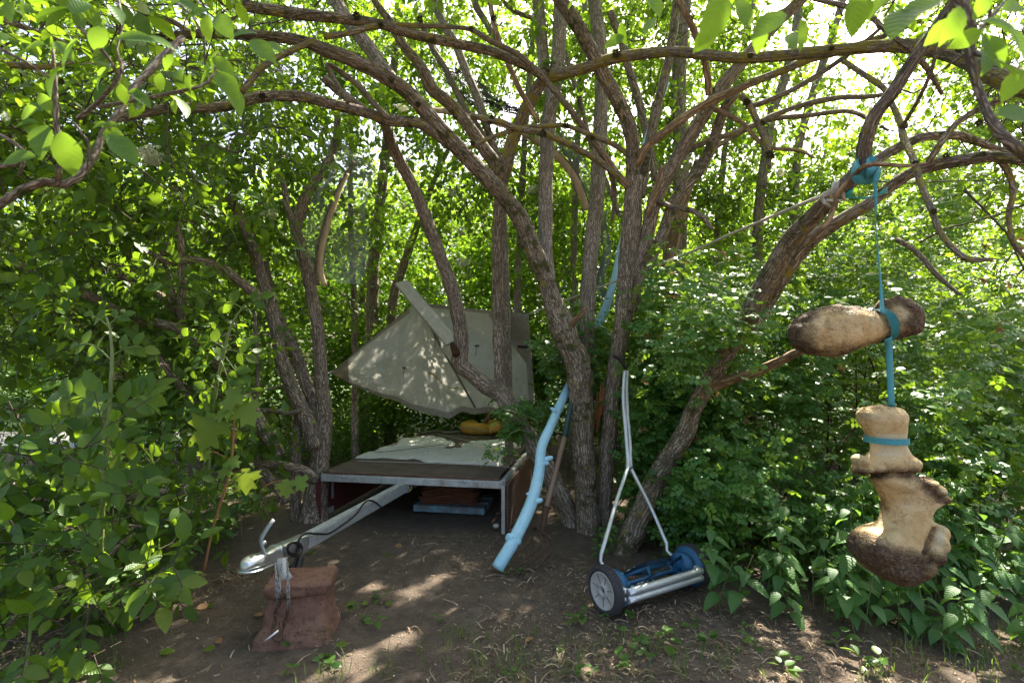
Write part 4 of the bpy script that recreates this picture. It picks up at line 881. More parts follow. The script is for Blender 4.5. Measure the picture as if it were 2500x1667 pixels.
stemW('trunk', A, [(1440, 1330, 74, 4.22), (1436, 1283, 62, 4.25), (1430, 1200, 52, 4.25), (1422, 1053, 53, 4.25), (1412, 900, 60, 4.25), (1388, 840, 58, 4.25), (1374, 800, 66, 4.25), (1352, 745, 46, 4.24), (1328, 670, 42, 4.22), (1300, 605, 43, 4.18), (1273, 540, 42, 4.12), (1233, 483, 40, 4.05), (1175, 420, 38, 3.95), (1102, 345, 38, 3.82), (1054, 291, 36, 3.75), (1010, 240, 34, 3.68), (964, 203, 34, 3.6), (873, 153, 33, 3.45), (800, 125, 30, 3.35), (727, 98, 24, 3.3), (618, 87, 22, 3.25), (465, 84, 18, 3.2), (330, 105, 15, 3.1)], 'bark_moss', True, seed=1, ends='root')
stemW('trunk', A, [(1340, 690, 34, 4.2), (1334, 640, 34, 4.25), (1332, 570, 34, 4.35), (1333, 436, 34, 4.45), (1341, 291, 34, 4.5), (1358, 182, 35, 4.55), (1367, 60, 34, 4.6), (1372, -120, 32, 4.7)], 'bark_grey', True, seed=2)
stemW('trunk', A, [(1345, 240, 24, 4.52), (1330, 175, 27, 4.6), (1324, 109, 28, 4.65), (1314, 0, 29, 4.7), (1306, -110, 27, 4.75)], 'bark_grey', True, seed=3)
stemW('branch', A, [(1385, 800, 24, 4.22), (1408, 778, 13, 4.12), (1420, 765, 11, 4.06), (1436, 748, 9, 4.0)], 'bare', label='short broken pale stub')
tree('D', 'straight_tree', 'straight pale grey barked stem rising just behind the forked tree', W(1432, 1230, 4.5))
stemW('trunk', T_['D'], [(1432, 1250, 38, 4.5), (1430, 1100, 38, 4.5), (1430, 866, 38, 4.5), (1433, 760, 37, 4.52), (1440, 655, 36, 4.55), (1449, 555, 36, 4.6), (1458, 473, 36, 4.62), (1463, 364, 34, 4.65), (1469, 218, 33, 4.7), (1465, 109, 32, 4.75), (1451, 0, 31, 4.8), (1440, -110, 30, 4.85)], 'bark_grey', True, seed=4, ends='root')
tree('B', 'leaning_tree', 'brown tree leaning over the trailer deck with a bent stem before the canvas', W(1395, 1270, 4.4))
Bt = T_['B']
stemW('trunk', Bt, [(1402, 1300, 50, 4.38), (1388, 1250, 45, 4.4), (1350, 1170, 44, 4.45), (1298, 1080, 42, 4.5), (1255, 1010, 42, 4.58), (1228, 965, 44, 4.62), (1190, 945, 40, 4.62), (1150, 912, 36, 4.6), (1122, 885, 40, 4.58), (1126, 850, 35, 4.55), (1123, 800, 34, 4.52), (1106, 715, 32, 4.48), (1080, 640, 30, 4.42), (1055, 570, 29, 4.36), (1004, 447, 27, 4.2), (974, 393, 26, 4.1), (950, 335, 25, 3.9), (940, 300, 24, 3.74), (925, 285, 20, 3.68)], 'bark', True, seed=5, ends='root')
stemW('trunk', Bt, [(1228, 975, 30, 4.64), (1222, 930, 27, 4.66), (1218, 850, 27, 4.66), (1215, 743, 25, 4.64), (1214, 600, 24, 4.55), (1216, 540, 25, 4.51), (1220, 490, 26, 4.47)], 'bark', True, seed=6)
stemW('limb', Bt, [(1218, 520, 27, 4.5), (1226, 450, 28, 4.45), (1235, 410, 31, 4.42), (1251, 345, 32, 4.35), (1276, 284, 32, 4.28), (1305, 228, 31, 4.18), (1335, 192, 29, 4.1), (1418, 170, 26, 3.92), (1491, 145, 26, 3.8), (1564, 133, 25, 3.7), (1650, 127, 24, 3.55), (1759, 138, 24, 3.4), (1832, 142, 24, 3.3), (1941, 133, 26, 3.15), (2032, 124, 27, 3.0), (2195, 112, 30, 2.8), (2304, 127, 34, 2.65), (2377, 153, 42, 2.5), (2450, 189, 52, 2.35), (2540, 215, 60, 2.2)], 'bark_lichen', True, seed=6.5)
stemW('branch', Bt, [(1228, 440, 30, 4.44), (1216, 410, 32, 4.4), (1182, 364, 32, 4.32), (1145, 309, 32, 4.25), (1091, 247, 30, 4.15), (1055, 218, 29, 4.08), (1029, 164, 26, 4.0), (982, 109, 23, 3.92), (953, 55, 20, 3.85), (920, 10, 18, 3.8), (880, -60, 15, 3.7)], 'bark_moss', seed=7)
stemW('branch', Bt, [(1115, 865, 22, 4.5), (1106, 845, 16, 4.45), (1104, 838, 12, 4.42)], 'bark_red', label='short snapped reddish stub')
tree('E', 'many_limbed_tree', 'dark tree between the mower handle and forked tree, splitting into many spreading limbs', W(1475, 1250, 4.35))
E = T_['E']
stemW('trunk', E, [(1472, 1300, 44, 4.33), (1475, 1244, 34, 4.35), (1480, 1150, 35, 4.35), (1488, 1053, 36, 4.35), (1494, 985, 38, 4.33), (1503, 900, 36, 4.3), (1512, 840, 36, 4.28), (1524, 765, 42, 4.25), (1533, 655, 46, 4.22), (1541, 560, 46, 4.2), (1546, 480, 42, 4.18), (1548, 430, 40, 4.15)], 'bark', True, seed=8, ends='root')
stemW('limb', E, [(1545, 470, 34, 4.17), (1545, 400, 32, 4.12), (1541, 327, 34, 4.05), (1513, 255, 34, 3.98), (1473, 182, 34, 3.9), (1436, 109, 34, 3.82), (1400, 47, 33, 3.75), (1364, -5, 32, 3.7), (1300, -100, 30, 3.6)], 'bark_moss', True, seed=9)
stemW('limb', E, [(1556, 400, 22, 4.1), (1575, 362, 20, 4.0), (1612, 332, 20, 3.95), (1650, 303, 20, 3.9), (1700, 268, 20, 3.85), (1759, 236, 20, 3.8), (1832, 204, 19, 3.7)], 'bare', seed=10, label='limb stripped of its bark')
stemW('limb', E, [(1832, 204, 21, 3.7), (1905, 175, 20, 3.6), (1977, 145, 19, 3.5), (2032, 131, 18, 3.42), (2100, 108, 16, 3.3), (2159, 88, 14, 3.2), (2250, 50, 12, 3.1)], 'bark_lichen', seed=11)
stemW('limb', E, [(1535, 700, 30, 4.22), (1556, 655, 30, 4.2), (1578, 585, 33, 4.18), (1600, 490, 34, 4.15), (1650, 393, 34, 4.08), (1705, 302, 33, 4.0), (1759, 218, 32, 3.95), (1795, 172, 30, 3.9), (1846, 112, 28, 3.85), (1904, 50, 28, 3.8), (1959, -5, 27, 3.75), (2030, -90, 25, 3.7)], 'bark', True, seed=12)
stemW('limb', E, [(1540, 760, 24, 4.2), (1559, 705, 25, 4.15), (1580, 648, 26, 4.12), (1616, 575, 27, 4.1), (1650, 485, 27, 4.08), (1705, 420, 26, 4.04), (1741, 345, 26, 4.0), (1766, 273, 24, 3.95), (1795, 230, 20, 3.9)], 'bark_moss', True, seed=13)
stemW('limb', E, [(1560, 480, 28, 4.2), (1571, 436, 24, 4.22), (1589, 327, 23, 4.25), (1611, 236, 23, 4.28), (1633, 145, 22, 4.3), (1644, 73, 21, 4.32), (1652, -10, 20, 4.35), (1660, -100, 20, 4.4)], 'bark_moss', seed=14)
stemW('branch', E, [(1450, 345, 12, 4.1), (1484, 390, 14, 4.1), (1513, 433, 18, 4.12), (1535, 455, 20, 4.15)], 'bare', seed=15)
stemW('branch', E, [(1145, 362, 8, 3.75), (1170, 348, 12, 3.78), (1200, 335, 12, 3.8), (1273, 313, 13, 3.85), (1327, 308, 12, 3.9), (1382, 307, 12, 3.95), (1436, 327, 12, 4.0), (1491, 350, 13, 4.08), (1540, 380, 15, 4.12)], 'bark_lichen', seed=16)
stemW('branch', E, [(1150, 281, 9, 3.7), (1185, 292, 14, 3.73), (1225, 298, 14, 3.77), (1265, 314, 14, 3.8), (1327, 326, 15, 3.86), (1382, 349, 16, 3.92), (1436, 378, 16, 4.0), (1473, 400, 16, 4.06), (1513, 433, 17, 4.1)], 'bark_lichen', seed=17)
stemW('branch', E, [(1091, 65, 10, 3.5), (1149, 73, 12, 3.55), (1200, 102, 14, 3.6), (1255, 127, 14, 3.68), (1291, 156, 15, 3.74), (1364, 233, 15, 3.86), (1418, 302, 15, 3.98), (1447, 345, 15, 4.05), (1484, 400, 14, 4.15), (1500, 470, 12, 4.3), (1495, 540, 8, 4.35)], 'bark_thin', seed=18)
stemW('branch', E, [(1600, 490, 16, 4.12), (1640, 505, 14, 4.0), (1690, 515, 14, 3.9), (1720, 535, 13, 3.85), (1738, 560, 9, 3.8)], 'bark_moss', seed=19)
stemW('branch', E, [(1580, 520, 18, 4.05), (1600, 470, 17, 4.0), (1612, 430, 16, 3.95), (1618, 405, 15, 3.93)], 'bare', seed=20)
stemW('branch', E, [(1660, 380, 16, 4.08), (1715, 350, 14, 4.1), (1800, 322, 13, 4.15), (1860, 295, 14, 4.2), (1905, 275, 14, 4.2), (1977, 252, 14, 4.15), (2050, 239, 13, 4.1), (2123, 236, 11, 4.05), (2200, 225, 8, 4.0)], 'bark_thin', seed=21)
stemW('branch', E, [(1700, 400, 12, 4.1), (1760, 352, 12, 4.2), (1835, 310, 12, 4.3), (1886, 291, 12, 4.35), (1977, 282, 12, 4.35), (2068, 272, 11, 4.3), (2123, 293, 9, 4.25), (2170, 320, 6, 4.2)], 'bark_thin', seed=22)
stemW('branch', E, [(1744, 266, 15, 3.85), (1810, 300, 10, 3.8), (1870, 357, 10, 3.75), (1950, 367, 9, 3.7), (1985, 385, 6, 3.65)], 'bare', seed=23)
stemW('branch', E, [(1810, 235, 16, 3.6), (1822, 247, 17, 3.55), (1846, 291, 16, 3.52), (1864, 335, 15, 3.5), (1875, 375, 17, 3.48), (1880, 412, 8, 3.47)], 'bark_lichen', seed=24)
stemW('branch', E, [(1822, 262, 13, 3.62), (1850, 255, 13, 3.58), (1923, 225, 13, 3.5), (1995, 185, 13, 3.42), (2050, 149, 12, 3.3), (2105, 108, 10, 3.2), (2160, 60, 8, 3.1)], 'bark_thin', seed=25)
stemW('branch', E, [(1650, -30, 18, 3.35), (1672, 30, 16, 3.38), (1686, 55, 16, 3.4), (1715, 127, 16, 3.48), (1726, 180, 16, 3.55), (1731, 232, 17, 3.62)], 'bare', seed=26)
tree('F', 'slanting_tree', 'mossy tree slanting up behind the bones, holding strap and rope coil', W(1533, 1332, 3.8))
Ft = T_['F']
stemW('trunk', Ft, [(1515, 1370, 66, 3.8), (1533, 1325, 58, 3.8), (1571, 1244, 53, 3.75), (1605, 1165, 50, 3.7), (1642, 1108, 48, 3.65), (1676, 1050, 44, 3.6), (1690, 1005, 38, 3.55), (1721, 950, 38, 3.48), (1775, 858, 42, 3.35), (1828, 765, 44, 3.18), (1880, 672, 45, 3.0), (1931, 587, 44, 2.82), (1985, 530, 42, 2.66), (2041, 472, 40, 2.5), (2085, 432, 36, 2.42), (2106, 395, 32, 2.38), (2112, 345, 31, 2.34), (2134, 284, 30, 2.28), (2177, 229, 30, 2.24), (2214, 172, 29, 2.2), (2250, 118, 28, 2.16), (2286, 70, 27, 2.12), (2323, 15, 26, 2.1), (2380, -80, 24, 2.05)], 'bark_moss', True, seed=27, ends='root')
stemW('limb', Ft, [(1830, 800, 34, 3.25), (1861, 758, 38, 3.2), (1907, 677, 40, 3.05), (1976, 590, 36, 2.9), (2040, 545, 30, 2.8), (2118, 500, 28, 2.7), (2168, 461, 26, 2.65), (2217, 427, 26, 2.58), (2271, 405, 28, 2.5), (2341, 393, 28, 2.42), (2414, 382, 26, 2.36), (2487, 389, 24, 2.3), (2560, 410, 22, 2.25)], 'bark_moss', True, seed=28)
stemW('limb', Ft, [(2100, 425, 24, 2.45), (2141, 390, 24, 2.46), (2214, 349, 24, 2.48), (2268, 333, 22, 2.5), (2341, 331, 20, 2.52), (2400, 352, 16, 2.55), (2460, 370, 14, 2.6), (2540, 395, 12, 2.6)], 'bark_moss', seed=29)
stemW('limb', Ft, [(1702, 975, 34, 3.5), (1735, 945, 30, 3.45), (1790, 925, 25, 3.3), (1844, 908, 24, 3.15), (1914, 876, 22, 2.95), (1972, 850, 19, 2.75)], 'bare', seed=30, label='pale broken limb')
stemW('branch', Ft, [(2041, 480, 15, 2.40), (2064, 452, 14, 2.36), (2089, 425, 13, 2.3), (2108, 407, 13, 2.22), (2132, 400, 13, 2.2), (2170, 402, 11, 2.2), (2215, 405, 8, 2.2), (2260, 400, 6, 2.2)], 'bare', seed=31)
stemW('branch', Ft, [(2041, 480, 13, 2.40), (2038, 500, 14, 2.42), (2025, 535, 14, 2.45), (2000, 565, 12, 2.5), (1960, 600, 8, 2.6)], 'bare', seed=32)
stemW('branch', Ft, [(2190, 585, 13, 3.2), (2237, 615, 13, 3.1), (2286, 670, 12, 3.0), (2320, 700, 10, 2.95), (2345, 720, 7, 2.9)], 'bark_thin', seed=33)
stemW('branch', Ft, [(2266, 397, 14, 2.45), (2290, 360, 16, 2.42), (2337, 300, 15, 2.4), (2400, 262, 15, 2.4), (2460, 238, 15, 2.4), (2540, 200, 14, 2.4)], 'bark_moss', seed=34)
stemW('branch', Ft, [(2440, 388, 18, 2.35), (2462, 420, 15, 2.36), (2474, 470, 14, 2.37), (2462, 530, 13, 2.38), (2475, 590, 10, 2.38), (2510, 640, 8, 2.38)], 'bark_lichen', seed=35)
stemW('branch', Ft, [(2060, 150, 12, 2.95), (2115, 186, 13, 2.85), (2159, 218, 14, 2.75), (2181, 262, 14, 2.65), (2199, 302, 15, 2.55), (2206, 338, 16, 2.45), (2232, 396, 17, 2.3), (2250, 455, 15, 2.2), (2275, 511, 16, 2.1), (2294, 564, 15, 2.05), (2324, 603, 14, 2.0), (2363, 633, 15, 1.95), (2424, 633, 9, 1.92)], 'bark_lichen', seed=36)
stemW('branch', Ft, [(1977, -5, 12, 2.3), (2050, 12, 13, 2.25), (2115, 33, 13, 2.2), (2159, 73, 13, 2.2), (2214, 116, 13, 2.22), (2262, 165, 13, 2.3), (2300, 230, 9, 2.4)], 'bark_thin', seed=37)
stemW('branch', Ft, [(2335, -10, 9, 1.9), (2297, 91, 9, 2.0), (2268, 189, 9, 2.1), (2232, 262, 9, 2.25), (2203, 309, 9, 2.4)], 'bark_thin', seed=38)
tree('H', 'rear_tree', 'upright grey trunk standing behind the dark many limbed tree', W(1660, 1150, 5.6))
stemW('trunk', T_['H'], [(1650, 1240, 40, 5.6), (1650, 1000, 38, 5.6), (1652, 700, 36, 5.6), (1658, 585, 35, 5.6), (1664, 400, 34, 5.6), (1657, 254, 34, 5.6), (1661, 109, 34, 5.6), (1672, 0, 33, 5.6), (1680, -110, 32, 5.6)], 'bark_grey', True, seed=39, ends='root')
stemW('limb', T_['H'], [(1620, 720, 30, 5.3), (1640, 600, 32, 5.2), (1668, 490, 28, 5.15), (1690, 430, 20, 5.1), (1700, 390, 10, 5.1)], 'bare', seed=40)
tree('I1', 'slim_tree', 'slim grey trunk beyond the rose bush, nearer the rear trunk of the slim pair', W(1850, 1100, 6.0))
stemW('trunk', T_['I1'], [(1846, 1180, 26, 6.0), (1848, 900, 25, 6.0), (1850, 570, 23, 6.0), (1857, 473, 23, 6.0), (1872, 364, 22, 6.0), (1886, 273, 22, 6.0), (1919, 182, 21, 6.0), (1945, 60, 20, 6.0), (1960, -60, 18, 6.0)], 'bark_grey', True, seed=41, ends='root')
tree('I2', 'slim_tree', 'slim grey trunk beyond the rose bush, nearer the strap of the slim pair', W(1935, 1100, 6.3))
stemW('trunk', T_['I2'], [(1930, 1170, 22, 6.3), (1933, 900, 21, 6.3), (1937, 545, 20, 6.3), (1941, 455, 20, 6.3), (1952, 345, 19, 6.3), (1977, 254, 19, 6.3), (2006, 164, 18, 6.3), (2040, 60, 17, 6.3), (2070, -40, 15, 6.3)], 'bark_grey', True, seed=42, ends='root')
# tree at the left of the trailer
tree('L', 'many_stemmed_tree', 'clump of dark stems rising from one foot beside the trailer front corner', W(772, 1235, 4.55))
L = T_['L']
stemW('trunk', L, [(765, 1255, 70, 4.5), (775, 1180, 52, 4.52), (783, 1100, 44, 4.54), (792, 1023, 36, 4.55), (783, 914, 32, 4.55), (776, 805, 29, 4.55), (756, 695, 28, 4.55), (737, 605, 27, 4.52), (722, 560, 26, 4.5), (736, 510, 25, 4.5), (752, 470, 24, 4.5), (785, 420, 20, 4.55), (812, 370, 16, 4.6), (822, 320, 14, 4.65), (824, 255, 12, 4.7)], 'bark', True, seed=50, ends='root')
stemW('trunk', L, [(766, 1090, 40, 4.48), (757, 1041, 36, 4.46), (722, 968, 33, 4.42), (692, 895, 30, 4.38), (673, 805, 28, 4.34), (654, 732, 26, 4.3), (633, 655, 25, 4.26), (600, 560, 22, 4.2), (560, 480, 18, 4.15)], 'bark', True, seed=51)
stemW('trunk', L, [(784, 1040, 34, 4.56), (770, 985, 34, 4.6), (746, 932, 30, 4.62), (720, 859, 27, 4.65), (684, 786, 24, 4.7), (660, 720, 20, 4.72), (648, 640, 16, 4.75)], 'bark', True, seed=52)
stemW('trunk', L, [(722, 1235, 26, 4.5), (722, 1120, 22, 4.5), (727, 1023, 20, 4.5), (716, 940, 18, 4.5), (700, 880, 14, 4.55)], 'bark', True, seed=53, ends='root')
stemW('branch', L, [(762, 1010, 14, 4.45), (740, 1000, 14, 4.4), (706, 1008, 12, 4.36), (650, 1001, 11, 4.3), (600, 1002, 9, 4.25), (555, 1003, 7, 4.2)], 'bark_thin', seed=54)
stemW('branch', L, [(722, 560, 18, 4.5), (700, 500, 16, 4.5), (692, 450, 14, 4.5), (660, 400, 11, 4.5)], 'bark', seed=55)
stemW('root', L, [(768, 1172, 22, 4.3), (745, 1150, 20, 4.2), (713, 1140, 19, 4.15), (658, 1132, 18, 4.1), (590, 1137, 17, 4.05), (530, 1160, 14, 4.0)], 'bark', True, seed=56)
stemW('root', L, [(625, 1135, 20, 4.1), (650, 1160, 22, 4.15), (680, 1190, 24, 4.2), (700, 1225, 26, 4.2)], 'bark', True, seed=57, ends=None)
# leaning elder bush at the far left
tree('M', 'elder_bush', 'dense dark elder bush of leaning stems filling the space beside the trailer', W(640, 1130, 4.0), 'bush')
Mb = T_['M']
stemW('trunk', Mb, [(680, 1110, 34, 4.0), (640, 1040, 30, 3.95), (582, 943, 27, 3.85), (502, 866, 24, 3.75), (436, 805, 22, 3.65), (327, 775, 20, 3.5), (230, 730, 17, 3.4), (127, 690, 12, 3.3), (40, 640, 9, 3.2)], 'bark', True, seed=60)
stemW('trunk', Mb, [(560, 1100, 26, 3.8), (491, 1005, 22, 3.75), (429, 925, 20, 3.7), (356, 837, 18, 3.6), (280, 760, 15, 3.5), (180, 690, 11, 3.4)], 'bark', True, seed=61)
stemW('trunk', Mb, [(633, 725, 24, 4.1), (582, 685, 22, 4.0), (538, 652, 20, 3.9), (473, 634, 18, 3.8), (418, 640, 14, 3.75), (350, 610, 11, 3.7)], 'bark', True, seed=62)
stemW('trunk', Mb, [(450, 820, 22, 3.8), (444, 761, 22, 3.8), (443, 680, 20, 3.8), (444, 615, 17, 3.8), (430, 540, 13, 3.8)], 'bark', True, seed=63)
stemW('trunk', Mb, [(440, 800, 18, 3.9), (420, 720, 17, 3.95), (405, 650, 15, 4.0), (390, 560, 12, 4.0)], 'bark', seed=64)
stemW('trunk', Mb, [(600, 985, 30, 4.1), (545, 895, 26, 4.1), (500, 830, 24, 4.05), (430, 750, 21, 4.0), (330, 690, 16, 3.9), (250, 660, 12, 3.85)], 'bark', True, seed=65)
stemW('limb', Mb, [(-60, 1262, 52, 2.75), (0, 1247, 46, 2.8), (98, 1231, 34, 2.85), (197, 1219, 28, 2.9), (315, 1211, 24, 2.95), (433, 1200, 20, 3.05), (470, 1192, 14, 3.1)], 'bark_grey', True, seed=66)
stemW('limb', Mb, [(-40, 1192, 18, 3.0), (40, 1190, 17, 3.0), (110, 1193, 15, 3.0), (190, 1208, 12, 2.98)], 'bark', seed=67)
stemW('branch', Mb, [(140, 1392, 9, 2.5), (190, 1362, 10, 2.52), (230, 1330, 9, 2.54), (258, 1305, 7, 2.56)], 'bare', seed=68)
stemW('branch', Mb, [(20, 1530, 12, 2.2), (60, 1480, 11, 2.25), (140, 1435, 10, 2.35), (220, 1400, 10, 2.45), (290, 1330, 8, 2.55), (330, 1300, 6, 2.6)], 'bark_thin', seed=69)
stemW('branch', Mb, [(205, 1290, 12, 2.6), (240, 1280, 10, 2.6), (290, 1281, 9, 2.6), (345, 1284, 6, 2.6)], 'bark_thin', seed=70)
stemW('branch', Mb, [(215, 1440, 7, 2.4), (217, 1480, 8, 2.4), (214, 1525, 7, 2.4)], 'bark_thin', seed=71)
stemW('trunk', Mb, [(628, 1130, 9, 4.3), (628, 1000, 9, 4.3), (628, 880, 9, 4.3), (622, 760, 8, 4.3)], 'bark_grey', seed=72)
# overhead branches arriving from the left: they belong to a big old tree standing left of the camera
tree('J', 'overhanging_tree', 'old mossy tree whose long arching branches reach in above the clearing', (-3.6, 2.6, 0))
J_ = T_['J']
part('trunk', tube([(-4.3, 2.5, -.1), (-4.25, 2.6, 1.2), (-4.2, 2.7, 2.6), (-4.1, 2.9, 3.8)], [.16, .14, .12, .09], 20, .05, ridge=.008, wob=.06), M['bark'], J_)
stemW('branch', J_, [(430, -60, 30, 3.15), (545, 0, 27, 3.2), (691, 29, 26, 3.3), (850, 48, 24, 3.4), (930, 60, 22, 3.42), (1000, 82, 22, 3.5), (1055, 95, 22, 3.55), (1127, 110, 22, 3.65), (1200, 126, 22, 3.75), (1273, 156, 23, 3.9), (1335, 190, 24, 4.08)], 'bark_moss', True, seed=80)
stemW('branch', J_, [(280, 290, 20, 3.0), (340, 279, 22, 3.05), (400, 268, 23, 3.1), (545, 260, 24, 3.25), (636, 237, 25, 3.35), (727, 235, 25, 3.45), (800, 252, 25, 3.55), (891, 275, 25, 3.62), (953, 294, 27, 3.68), (1018, 300, 26, 3.72), (1062, 325, 26, 3.78), (1100, 355, 24, 3.83)], 'bark_moss', True, seed=81)
stemW('branch', J_, [(300, 60, 14, 3.0), (327, 32, 13, 3.0), (380, 38, 14, 3.0), (430, 58, 14, 3.05), (470, 85, 12, 3.1)], 'bark_lichen', seed=82)
stemW('branch', J_, [(790, 90, 15, 3.35), (850, 82, 14, 3.38), (905, 66, 15, 3.4), (960, 61, 13, 3.44), (1020, 64, 12, 3.48), (1091, 65, 12, 3.5)], 'bark_lichen', seed=83)
stemW('branch', J_, [(850, 250, 12, 3.4), (800, 160, 12, 3.45), (870, 205, 14, 3.5), (905, 245, 15, 3.55), (949, 290, 15, 3.6)], 'bark_thin', seed=84)
stemW('branch', J_, [(590, 225, 16, 3.15), (640, 165, 16, 3.2), (690, 135, 16, 3.25), (727, 118, 15, 3.28), (770, 98, 13, 3.3)], 'bark_lichen', seed=85)
stemW('branch', J_, [(790, 190, 20, 3.8), (830, 225, 22, 3.85), (880, 260, 18, 3.9), (930, 300, 12, 3.95)], 'bark', seed=86)
stemW('branch', J_, [(811, -10, 34, 4.4), (845, 45, 33, 4.35), (873, 80, 32, 4.3), (916, 138, 32, 4.25), (945, 180, 30, 4.2), (1000, 235, 24, 4.1)], 'bark', True, seed=87)
stemW('branch', J_, [(0, 45, 15, 2.7), (91, 80, 15, 2.7), (153, 105, 14, 2.75), (220, 125, 12, 2.8), (300, 122, 10, 2.9)], 'bark_moss', seed=88)
stemW('branch', J_, [(-30, 160, 17, 2.6), (50, 160, 16, 2.62), (118, 165, 14, 2.65), (180, 150, 10, 2.7)], 'bark_lichen', seed=89)
tree('K', 'slender_tree', 'slender pale stems crossing behind the dark arching limbs overhead', W(1205, 600, 5.2))
stemW('branch', T_['K'], [(1045, -40, 18, 5.0), (1080, 55, 20, 5.0), (1109, 102, 20, 5.0), (1138, 175, 20, 5.0), (1164, 236, 19, 5.0), (1182, 291, 19, 5.0), (1200, 345, 18, 5.0), (1218, 393, 18, 5.0), (1225, 470, 18, 5.05), (1232, 620, 18, 5.1), (1240, 900, 20, 5.2), (1245, 1180, 22, 5.2)], 'bark_grey', True, seed=90)
stemW('branch', T_['K'], [(1030, 60, 14, 4.9), (1055, 116, 15, 4.9), (1091, 175, 16, 4.9), (1120, 236, 16, 4.9), (1149, 284, 16, 4.9), (1190, 350, 15, 4.95)], 'bark_thin', seed=91)
stemW('branch', T_['K'], [(1150, -40, 17, 4.95), (1164, 18, 17, 4.95), (1187, 55, 16, 4.95), (1210, 100, 14, 4.95)], 'bark_thin', seed=92)
stemW('branch', T_['K'], [(1190, -30, 11, 3.9), (1207, 62, 14, 3.92), (1229, 127, 13, 3.94), (1269, 218, 14, 3.98), (1291, 255, 14, 4.0), (1315, 300, 13, 4.04)], 'bare', seed=93)
stemW('branch', T_['K'], [(1225, 0, 11, 5.1), (1255, 27, 12, 5.1), (1300, 45, 11, 5.1)], 'bark_thin', seed=94)
stemW('branch', T_['K'], [(1375, 120, 12, 5.2), (1395, 180, 12, 5.2), (1420, 260, 12, 5.2), (1436, 327, 12, 5.2), (1470, 420, 12, 5.2), (1515, 530, 10, 5.2)], 'bark_grey', seed=95)
stemW('branch', T_['K'], [(1490, 30, 18, 5.0), (1520, 110, 19, 5.0), (1535, 170, 19, 5.0), (1560, 250, 19, 5.0), (1590, 380, 18, 5.0), (1600, 440, 14, 5.0)], 'bark', True, seed=96)
for key, lab, lst in (('S1', 'slim dark stem standing upright behind the pointed end of the canvas', [(905, 1060, 34, 7.0), (907, 830, 32, 7.0), (912, 640, 30, 7.0), (930, 480, 26, 7.0), (950, 300, 22, 7.0), (965, 120, 18, 7.0), (975, -40, 14, 7.0)]),
                      ('S2', 'dark forked stem leaning away behind the top of the grey plank', [(950, 1060, 26, 7.2), (955, 800, 24, 7.2), (962, 720, 22, 7.2), (985, 650, 20, 7.2), (1015, 560, 17, 7.2), (1060, 440, 13, 7.2), (1110, 330, 9, 7.2)]),
                      ('S3', 'thin upright stem rising between the canvas and the forked tree', [(1262, 1080, 18, 6.4), (1262, 800, 17, 6.4), (1270, 560, 16, 6.4), (1282, 320, 15, 6.4), (1300, 100, 13, 6.4), (1310, -40, 11, 6.4)]),
                      ('S4', 'thin grey stem seen in the gap under the dark limbs', [(1395, 1080, 18, 6.6), (1398, 800, 17, 6.6), (1402, 560, 16, 6.6), (1412, 300, 15, 6.6), (1425, 60, 13, 6.6), (1430, -60, 12, 6.6)]),
                      ('S5', 'thin stem bending to the sky beyond the rose bush and rear trunk', [(1745, 1080, 18, 6.8), (1748, 800, 17, 6.8), (1752, 560, 16, 6.8), (1775, 330, 14, 6.8), (1815, 120, 12, 6.8), (1850, -40, 10, 6.8)]),
                      ('S6', 'thin upright stem in the shade between the two dark clumps', [(868, 1080, 16, 6.2), (866, 800, 15, 6.2), (858, 600, 14, 6.2), (856, 400, 12, 6.2), (862, 200, 10, 6.2)])):
    tree(key, 'thin_tree', lab, W(lst[0][0], lst[0][1], lst[0][3]), 'tree'); stemW('trunk', T_[key], lst, 'bark_grey' if key in ('S3', 'S4', 'S5') else 'bark', seed=ord(key[1]), ends='root')
# moss tufts on the branches
def moss_tuft(c, r, n=70):
    g = Geo()
    for _ in range(n):
        d = rng.normal(size=3); d /= np.linalg.norm(d); p = np.asarray(c) + d * r * rng.uniform(.2, .7); q = p + d * r * rng.uniform(.3, .6); s = np.cross(d, rng.normal(size=3)); s /= np.linalg.norm(s); s *= r * .16
        g.add([p - s, p + s, q], None, [(0, 1, 2)])
    return g
def moss(parent, lst):
    g = Geo()
    for u, v, y, rp in lst:
        c = W(u, v, y - .01); r = rp * .62 * y / F; g.join(moss_tuft(c, r, int(80 + rp * 4)))
    part('moss', g, M['moss'], parent, kind='stuff')
moss(E, [(1155, 350, 3.75, 12), (1200, 288, 3.74, 14), (1195, 300, 3.74, 12), (1325, 326, 3.84, 20), (1382, 308, 3.93, 16), (1447, 338, 4.0, 12), (1822, 250, 3.53, 18), (1862, 300, 3.5, 16), (1880, 378, 3.47, 22), (1738, 220, 3.75, 16), (1560, 380, 4.05, 14), (1640, 130, 3.6, 15)])
moss(Bt, [(1335, 178, 4.05, 17), (1505, 130, 3.72, 20), (1690, 40, 3.4, 12), (1832, 136, 3.28, 14), (2340, 120, 2.55, 16), (2030, 118, 2.98, 13)])
moss(J_, [(930, 62, 3.4, 14), (1025, 48, 3.46, 16), (1150, 70, 3.5, 13), (1205, 45, 3.55, 16), (870, 38, 3.36, 18), (640, 235, 3.33, 16), (410, 255, 3.08, 12), (1060, 100, 3.5, 12), (150, 200, 2.65, 14), (220, 60, 2.9, 14)])
moss(A, [(955, 195, 3.56, 18), (1020, 255, 3.66, 14), (1090, 335, 3.78, 12), (1130, 370, 3.86, 12), (850, 140, 3.4, 12)])
moss(Ft, [(2206, 310, 2.5, 16), (2235, 400, 2.28, 16), (2280, 515, 2.08, 15), (2350, 635, 1.95, 12), (2390, 300, 2.4, 16), (2310, 380, 2.45, 14), (2400, 376, 2.36, 14), (2100, 330, 2.34, 10)])
